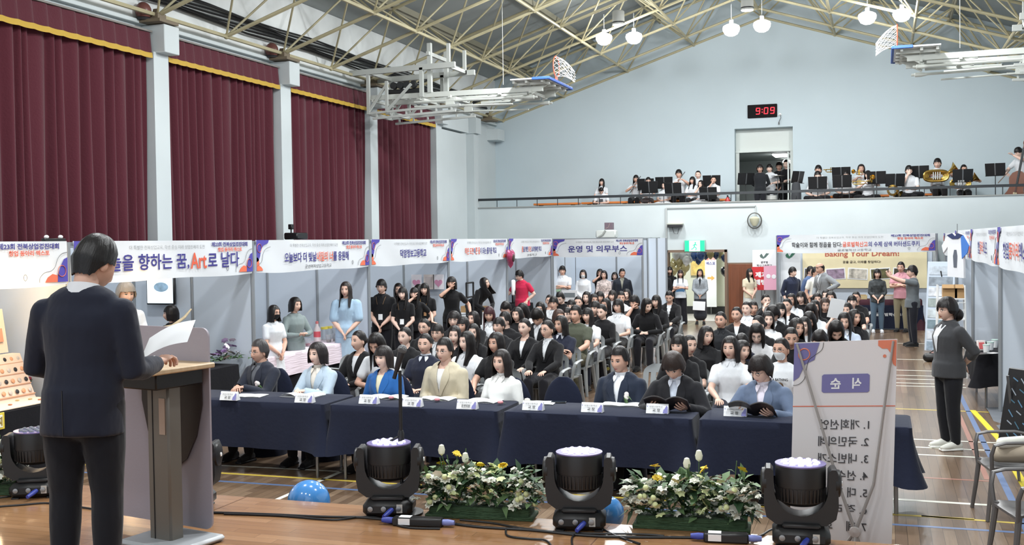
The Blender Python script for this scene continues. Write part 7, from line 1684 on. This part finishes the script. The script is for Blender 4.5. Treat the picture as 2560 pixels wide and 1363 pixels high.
# ------------------------------------------------------------------ balcony band
def music_stand(px, py, y, label, rz=0, z0=2.85):
    p = at(px, py, y=y); t = thing('music_stand', label, 'music stand', (p.x, y, z0), R(rz), 'black music stands on the balcony'); h = p.z-z0
    d = M()
    for s in (-1, 1): d.box((s*.125, 0, h), (.245, .012, .34), 0, .004, (.25, 0, s*.10))
    d.box((0, -.0, h-.165), (.48, .05, .01), 0, 0, (.25, 0, 0)); d.build('desk', BLACK, t); M().box((0, -.025, h), (.03, .006, .30), 0, 0, (.25, 0, 0)).build('hinge', STEEL, t)
    M().rod((0, .03, .12), (0, .02, h), .011, 8).build('pole', BLACK, t)
    m_ = M()
    for k_ in range(3): a = 2.1*k_+.5; m_.rod((0, .03, .2), (.26*math.cos(a), .03+.2*math.sin(a), .01), .009, 6)
    m_.build('tripod', BLACK, t)
for px, py, y, lb, rz in ((1614, 461, 31.1, 'music stand at the left end behind another', 0), (1623, 468, 30.45, 'front music stand at the left end of the band', -5), (1660, 457, 31.1, 'music stand hiding a face left of the tall flautist', 4), (1682, 472, 30.45, 'double music stand before the tall player', -6), (1770, 483, 30.4, 'low music stand before the player touching the mouth', -4), (1779, 453, 31.1, 'music stand beside the player with raised hand', 6), (1865, 447, 31.6, 'music stand left of the person in black inside the doorway', 30), (1995, 443, 31.2, 'turned music stand right of the upper doorway', 55), (2044, 457, 30.45, 'music stand before the two stacked players', 0), (2103, 433, 31.1, 'upper music stand hiding a player', -6), (2105, 453, 30.45, 'lower music stand of the overlapping pair', 0), (2191, 444, 30.5, 'music stand before the brass players', -12), (2238, 450, 30.45, 'music stand left of the thinking player', 10), (2298, 430, 31.0, 'music stand between the thinking player and the tuba', -10), (2407, 439, 30.5, 'music stand before the rightmost brass player', 0), (2488, 424, 31.2, 'free music stand left of the double bass', -14)):
    music_stand(px, py, y, lb, rz)
def band(px, py, row, fit, hr, label, **k):
    y, zs = {'f': (30.84, 3.30), 'r': (31.5, 3.45), 'm': (31.08, 3.38)}[row]; k.setdefault('pose', 'lap')
    if row == 'f' and k['pose']+'_low' in POSES: k['pose'] += '_low'
    return seated(px, py, y, fit, hr, label, False, zs-.44, (.82, 1.1), **k)
SKB = dict(bot='trousers', bc=K)
band(1504, 446, 'r', 'wb', 'longfringe', 'balcony person in white shirt above the bowed child', yaw=0, **SKB)
band(1505, 471, 'f', dict(top='tee', tc=W_), 'short', 'bowed balcony person in white tee with dark print', sex='m', pitch=45, pose='slump', extras=[stripe([(.30-.04*i, -.07, .07) for i in range(5)], (90, 92, 96), 'dark_print', .004)])
P1 = band(1590, 437, 'r', 'wb', 'longfringe', 'white shirted balcony player upright with flute, leftmost of the band', pose='blow', **SKB)
band(1620, 442, 'm', 'wb', 'tiedfringe', 'balcony player behind the front left music stand', pose='lap', bot='skirt', bc=(70, 60, 60))
band(1668, 445, 'r', 'wb', 'tied', 'balcony player whose face shows above a music stand')
band(1661, 455, 'f', 'wb', 'tied', 'balcony player in pale dress before the double music stand', bot='longskirt', bc=W_)
P2 = band(1697, 424, 'r', 'wb', 'fringe', 'tall white shirted balcony player holding a flute', sex='m', pose='blow', **SKB)
band(1745, 426, 'r', 'wb', 'tied', 'hindmost balcony player above the long haired player', **SKB)
band(1731, 441, 'm', 'wb', 'longfringe', 'white shirted balcony player with long hair, left of the hand-at-mouth one', **SKB)
band(1753, 450, 'f', 'wb', 'long', 'balcony player in white skirt with hand at the mouth', pose='chin', bot='longskirt', bc=W_)
band(1784, 440, 'm', 'wb', 'tied', 'balcony player raising a hand beside the face', pose='chin', yaw=20, **SKB)
band(2046, 413, 'r', 'wb', 'fringe', 'rear balcony player with brass horn right of the doorway', sex='m', yaw=-12, **SKB)
band(2045, 428, 'f', 'wb', 'fringe', 'front cross-legged balcony player right of the doorway', sex='m', pose='floorsit', **SKB)
band(2114, 426, 'm', 'wb', 'longfringe', 'balcony player hidden by two music stands', pose='floorsit', **SKB)
P3 = band(2153, 410, 'r', 'wb', 'bob', 'rear balcony player with bobbed hair and trombone', pose='blow', hc=DKB, **SKB)
P4 = band(2170, 426, 'f', 'wb', 'bobfringe', 'front balcony player with trumpet below the bobbed one', pose='blow', **SKB)
band(2272, 414, 'f', 'wb', 'fringe', 'cross-legged balcony player with chin on hand', sex='m', pose='chin', **SKB)
P5 = band(2344, 396, 'r', 'wb', 'fringe', 'balcony player resting an arm on the large tuba', sex='m', pose='tuba', yaw=-12, **SKB)
band(2409, 412, 'm', 'wb', 'short', 'rightmost seated balcony player behind a music stand', sex='m', pose='tuba', **SKB)
BZ = 2.85
stand(1900, 411, 31.75, dict(top='long', tc=(34, 36, 40)), 'mop', 'person in black standing before the upper doorway', 0, BZ, sex='m', pose='behind', glasses=True)
stand(1925, 411, 32.45, 'wb', 'fringe', 'white shirted person drumming inside the upper doorway', -10, BZ, sex='m', pose='drum')
stand(1948, 405, 33.6, 'bt', 'fringe', 'person in black tee deeper in the upper doorway', 0, BZ, sex='m')
stand(1968, 400, 33.3, 'bt', 'short', 'person in black playing at the right jamb of the upper doorway', -20, BZ, sex='m', pose='drum')
bs = stand(2556, 370, 31.3, 'wt', 'fringe', 'player embracing the double bass at the right edge', -50, BZ, sex='m', pose='bass', yaw=-10, pitch=20)
BRASS = mat('brass', (196, 160, 84), .22, metal=1.0); SILV = mat('silver', (190, 190, 188), .25, metal=1)
def flute(r, sex, lb, mt=SILV):
    a = handpos(r, 'blow', 1, sex); b = handpos(r, 'blow', -1, sex); t = thing('flute', lb, 'flute', (a+b)/2); d = (a-b).normalized(); M().rod(-d*.33, d*.33, .012, 8).build('tube', mt, t); M().box(d*-.28+Vector((0, 0, .012)), (.04, .02, .01)).build('mouthpiece', mt, t)
flute(P1, 'f', 'silver flute of the leftmost balcony player'); flute(P2, 'm', 'silver flute of the tall balcony player')
def horn(loc, rz, label, s=1.0):
    t = thing('brass_horn', label, 'horn', loc, R(rz), 'brass instruments on the balcony'); m_ = M()
    m_.tube([(.0, .0, .0), (.0, -.2, 0), (.0, -.38, .0), (.0, -.42, -.03), (0, -.38, -.07), (0, -.1, -.07), (0, -.06, -.035), (0, -.1, 0)], .011*s, 8); m_.build('tubing', BRASS, t)
    M().lathe((0, -.42, 0), [(.012, 0), (.016, .06), (.03, .12), (.06, .16), (.058, .16), (.028, .12)], 18, axis=(0, -1, 0)).build('bell', BRASS, t)
    m_ = M()
    for k_ in range(3): m_.rod((0, -.2-.04*k_, -.09), (0, -.2-.04*k_, .06), .011, 8)
    m_.build('valve', BRASS, t)
h1 = handpos(P3, 'blow', 1); h2 = handpos(P4, 'blow_low', 1)
horn(h1+Vector((0, .15, .05)), -25, 'trumpet held by the bobbed rear player'); horn(h2+Vector((0, .12, .05)), 10, 'trumpet held by the front player below')
p = at(2058, 424, y=31.2); horn(p+Vector((0, .1, 0)), 80, 'brass horn beside the rear player right of the doorway', 1.2)
p = at(2126, 455, y=30.5); horn(p, 70, 'brass horn behind the overlapping music stands', 1.2)
p = at(2232, 476, y=30.42); t = thing('french_horn', 'coiled brass horn leaning under the music stand', 'horn', p); m_ = M()
for q in range(3): m_.tube([((.10+.02*q)*math.cos(a), .02*q, (.10+.02*q)*math.sin(a)) for a in [2*math.pi*i/24 for i in range(25)]], .010, 7)
m_.build('coil', BRASS, t); M().lathe((.08, 0, .0), [(.012, 0), (.03, .1), (.09, .16), (.087, .16), (.03, .11)], 18, axis=(.6, -.5, -.6)).build('bell', BRASS, t)
def tuba(px, py, y, s, rz, label):
    p = at(px, py, y=y); t = thing('tuba', label, 'tuba', p, R(rz)); m_ = M()
    for q in range(4): rx, rz_ = (.30-.035*q)*s, (.14-.022*q)*s; m_.tube([(rx*math.copysign(abs(math.cos(a))**.7, math.cos(a))-.05*s, -.06+.035*q, rz_*math.copysign(abs(math.sin(a))**.7, math.sin(a))) for a in [2*math.pi*i/36 for i in range(37)]], (.034-.004*q)*s, 9)
    m_.build('tubing', BRASS, t)
    M().lathe((.18*s, 0, .02), [(.03*s, 0), (.05*s, .14*s), (.09*s, .24*s), (.19*s, .34*s), (.186*s, .34*s), (.085*s, .24*s)], 26, axis=(.85, -.1, .55)).build('bell', BRASS, t)
    m_ = M()
    for q in range(4): m_.rod((-.12*s+.055*s*q, -.12, -.10*s), (-.12*s+.055*s*q, -.12, .10*s), .018*s, 9)
    m_.build('valve', SILV, t)
tuba(2345, 440, 30.95, 1.0, 0, 'large brass tuba lying across the lap of its player'); tuba(2405, 459, 30.62, .8, 0, 'second flat brass tuba behind the right music stand')
# double bass
a = at(2528, 432, y=31.05); t = thing('double_bass', 'brown double bass with scroll at the right picture edge', 'double bass', (a.x+.02, 31.0, BZ), R(-20)); BW = mat('bass_wood', (112, 62, 40), .3, var=.12, vscale=5, coat=.4)
hf = [(0, .12), (.16, .14), (.27, .26), (.29, .42), (.20, .58), (.17, .68), (.2, .8), (.22, .92), (.16, 1.05), (.05, 1.12)]
out = hf+[(-x, z) for x, z in reversed(hf)]
T_ = Matrix.Rotation(R(12), 4, 'Y')
mm = M(); mm.prism(out, (0, .09, 0), (1, 0, 0), (0, 0, 1), .18); o = mm.build('body', BW, t); o.rotation_euler = (0, R(10), 0)
nk = M().bar((0, -.10, .75), (0, -.09, 1.72), .05, .02, 0, (0, 1, 0)); nk.build('fingerboard', BLACK, o); M().bar((0, -.06, 1.08), (0, -.05, 1.70), .045, .04, 0, (0, 1, 0)).tube([(0, -.05, 1.70), (0, -.02, 1.78), (0, -.03, 1.86), (0, -.08, 1.89), (0, -.11, 1.85), (0, -.09, 1.81)], [.03, .032, .035, .034, .03, .02], 10).build('neck_and_scroll', BW, o)
m_ = M()
for q in range(4): m_.rod((-.018+.012*q, -.12, .45), (-.014+.009*q, -.105, 1.72), .0025, 4)
m_.build('string', STEEL, o); M().box((0, -.11, .52), (.1, .02, .08), 0, .01).build('bridge', mat('pale_wood', (200, 182, 150), .7), o); M().rod((0, 0, 0), (0, 0, .15), .01).build('endpin', STEEL, o)
b0 = at(2495, 458, y=30.95); b1 = at(2525, 425, y=30.95); tag(M().rod(b0, b1, .012, 6).build('bow', mat('bow_wood', (120, 100, 84), .5)), 'bow held across the front of the double bass', 'bow')
# drums, bag, extinguisher
for px, y, lb in ((1944, 32.15, 'flat cymbal on a chrome stand in the upper doorway'), (1957, 32.6, 'second lower cymbal stand in the upper doorway')):
    p = at(px, 440 if px < 1950 else 458, y=y); t = thing('cymbal_stand', lb, 'cymbal', (p.x, y, BZ)); h = p.z-BZ; M().lathe((0, 0, h), [(.0, .02), (.03, .02), (.19, 0), (.19, -.004), (.03, .012)], 24).build('cymbal', mat('dark_brass', (96, 88, 70), .35, metal=.8), t); M().rod((0, 0, .2), (0, 0, h), .012).build('pole', STEEL, t)
    m_ = M()
    for k_ in range(3): a = 2.1*k_; m_.tube([(0, 0, .42), (.14*math.cos(a), .14*math.sin(a), .3), (.26*math.cos(a), .26*math.sin(a), .01)], .01, 6)
    m_.build('tripod', STEEL, t)
p = at(1928, 478, y=32.0); t = thing('snare_drum', 'drum on a stand before the drumming person', 'drum', (p.x, 32.05, BZ)); M().lathe((0, 0, .56), [(.17, 0), (.17, .14), (.0, .142)], 24).build('shell', paint((190, 190, 186), .3), t); M().lathe((0, 0, .56), [(.175, .12), (.18, .13), (.175, .145)], 24).rod((0, 0, .2), (0, 0, .56), .012).build('hoop', STEEL, t)
m_ = M()
for k_ in range(3): a = 2.1*k_; m_.rod((0, 0, .3), (.2*math.cos(a), .2*math.sin(a), .01), .01)
m_.build('tripod', STEEL, t)
p = at(1990, 475, y=30.75); t = thing('instrument_case', 'tall dark grey soft case right of the upper doorway', 'case', (p.x, 30.78, BZ)); M().limb([(0, 0, .12), (0, 0, .6), (0, 0, .92)], [(.13, .10), (.14, .11), (.11, .08)], 16, ref=(1, 0, 0)).build('case', mat('dark_grey_cloth', (52, 54, 58), .8), t); M().tube([(0, -.11, .3), (0, -.15, .45), (0, -.11, .6)], .012, 6).build('handle', BLACK, t)
p = at(1819, 498, y=30.5); t = thing('fire_extinguisher', 'red fire extinguisher on the balcony left of the upper doorway', 'fire extinguisher', (p.x, 30.5, BZ+.2)); M().lathe((0, 0, 0), [(.06, 0), (.075, .02), (.075, .32), (.03, .40), (.02, .42)], 18).build('cylinder', paint((176, 44, 44), .35), t); M().box((0, 0, .44), (.03, .12, .05), 0, .008).build('valve', BLACK, t); M().tube([(.02, 0, .42), (.09, -.02, .36), (.085, -.03, .1)], .010, 6).build('hose', BLACK, t); M().lathe((0, 0, .14), [(.0765, 0), (.0765, .1)], 18).build('label', paint((214, 190, 110), .5), t)
t = thing('extinguisher_stand', 'dark stand under the red extinguisher', 'stand', (p.x, 30.5, BZ)); M().box((0, 0, .1), (.2, .2, .2), 0, .01).build('box', DARKMETAL, t)
# lamps inside the rooms behind the doorways
p = at(1951, 375, y=34.5); t = thing('room_lamp', 'square glowing ceiling lamp inside the upper doorway room', 'ceiling lamp', (p.x, 34.5, 4.86)); M().box((0, 0, 0), (.42, .9, .06), 0, .02).build('diffuser', mat('lamp_panel', (250, 252, 250), .4, emit=5), t); M().box((0, 0, .03), (.46, .94, .02)).build('frame', WHITE, t)
lamp_light('room_light', (p.x, 34.5, 4.78), 14, size=.4)
p = at(1967, 389, y=36.6); t = thing('room_lamp', 'small round lamp deeper in the upper doorway room', 'ceiling lamp', (p.x, 36.6, 4.8)); M().ball((0, 0, 0), (.14, .14, .08), 14, 10).build('diffuser', mat('lamp_panel', (250, 252, 250), .4, emit=5), t); M().lathe((0, 0, .06), [(.1, 0), (.1, .04)], 14).build('base', WHITE, t)
lamp_light('corridor_light', (-5.3, 31.5, 2.55), 45, size=.6)
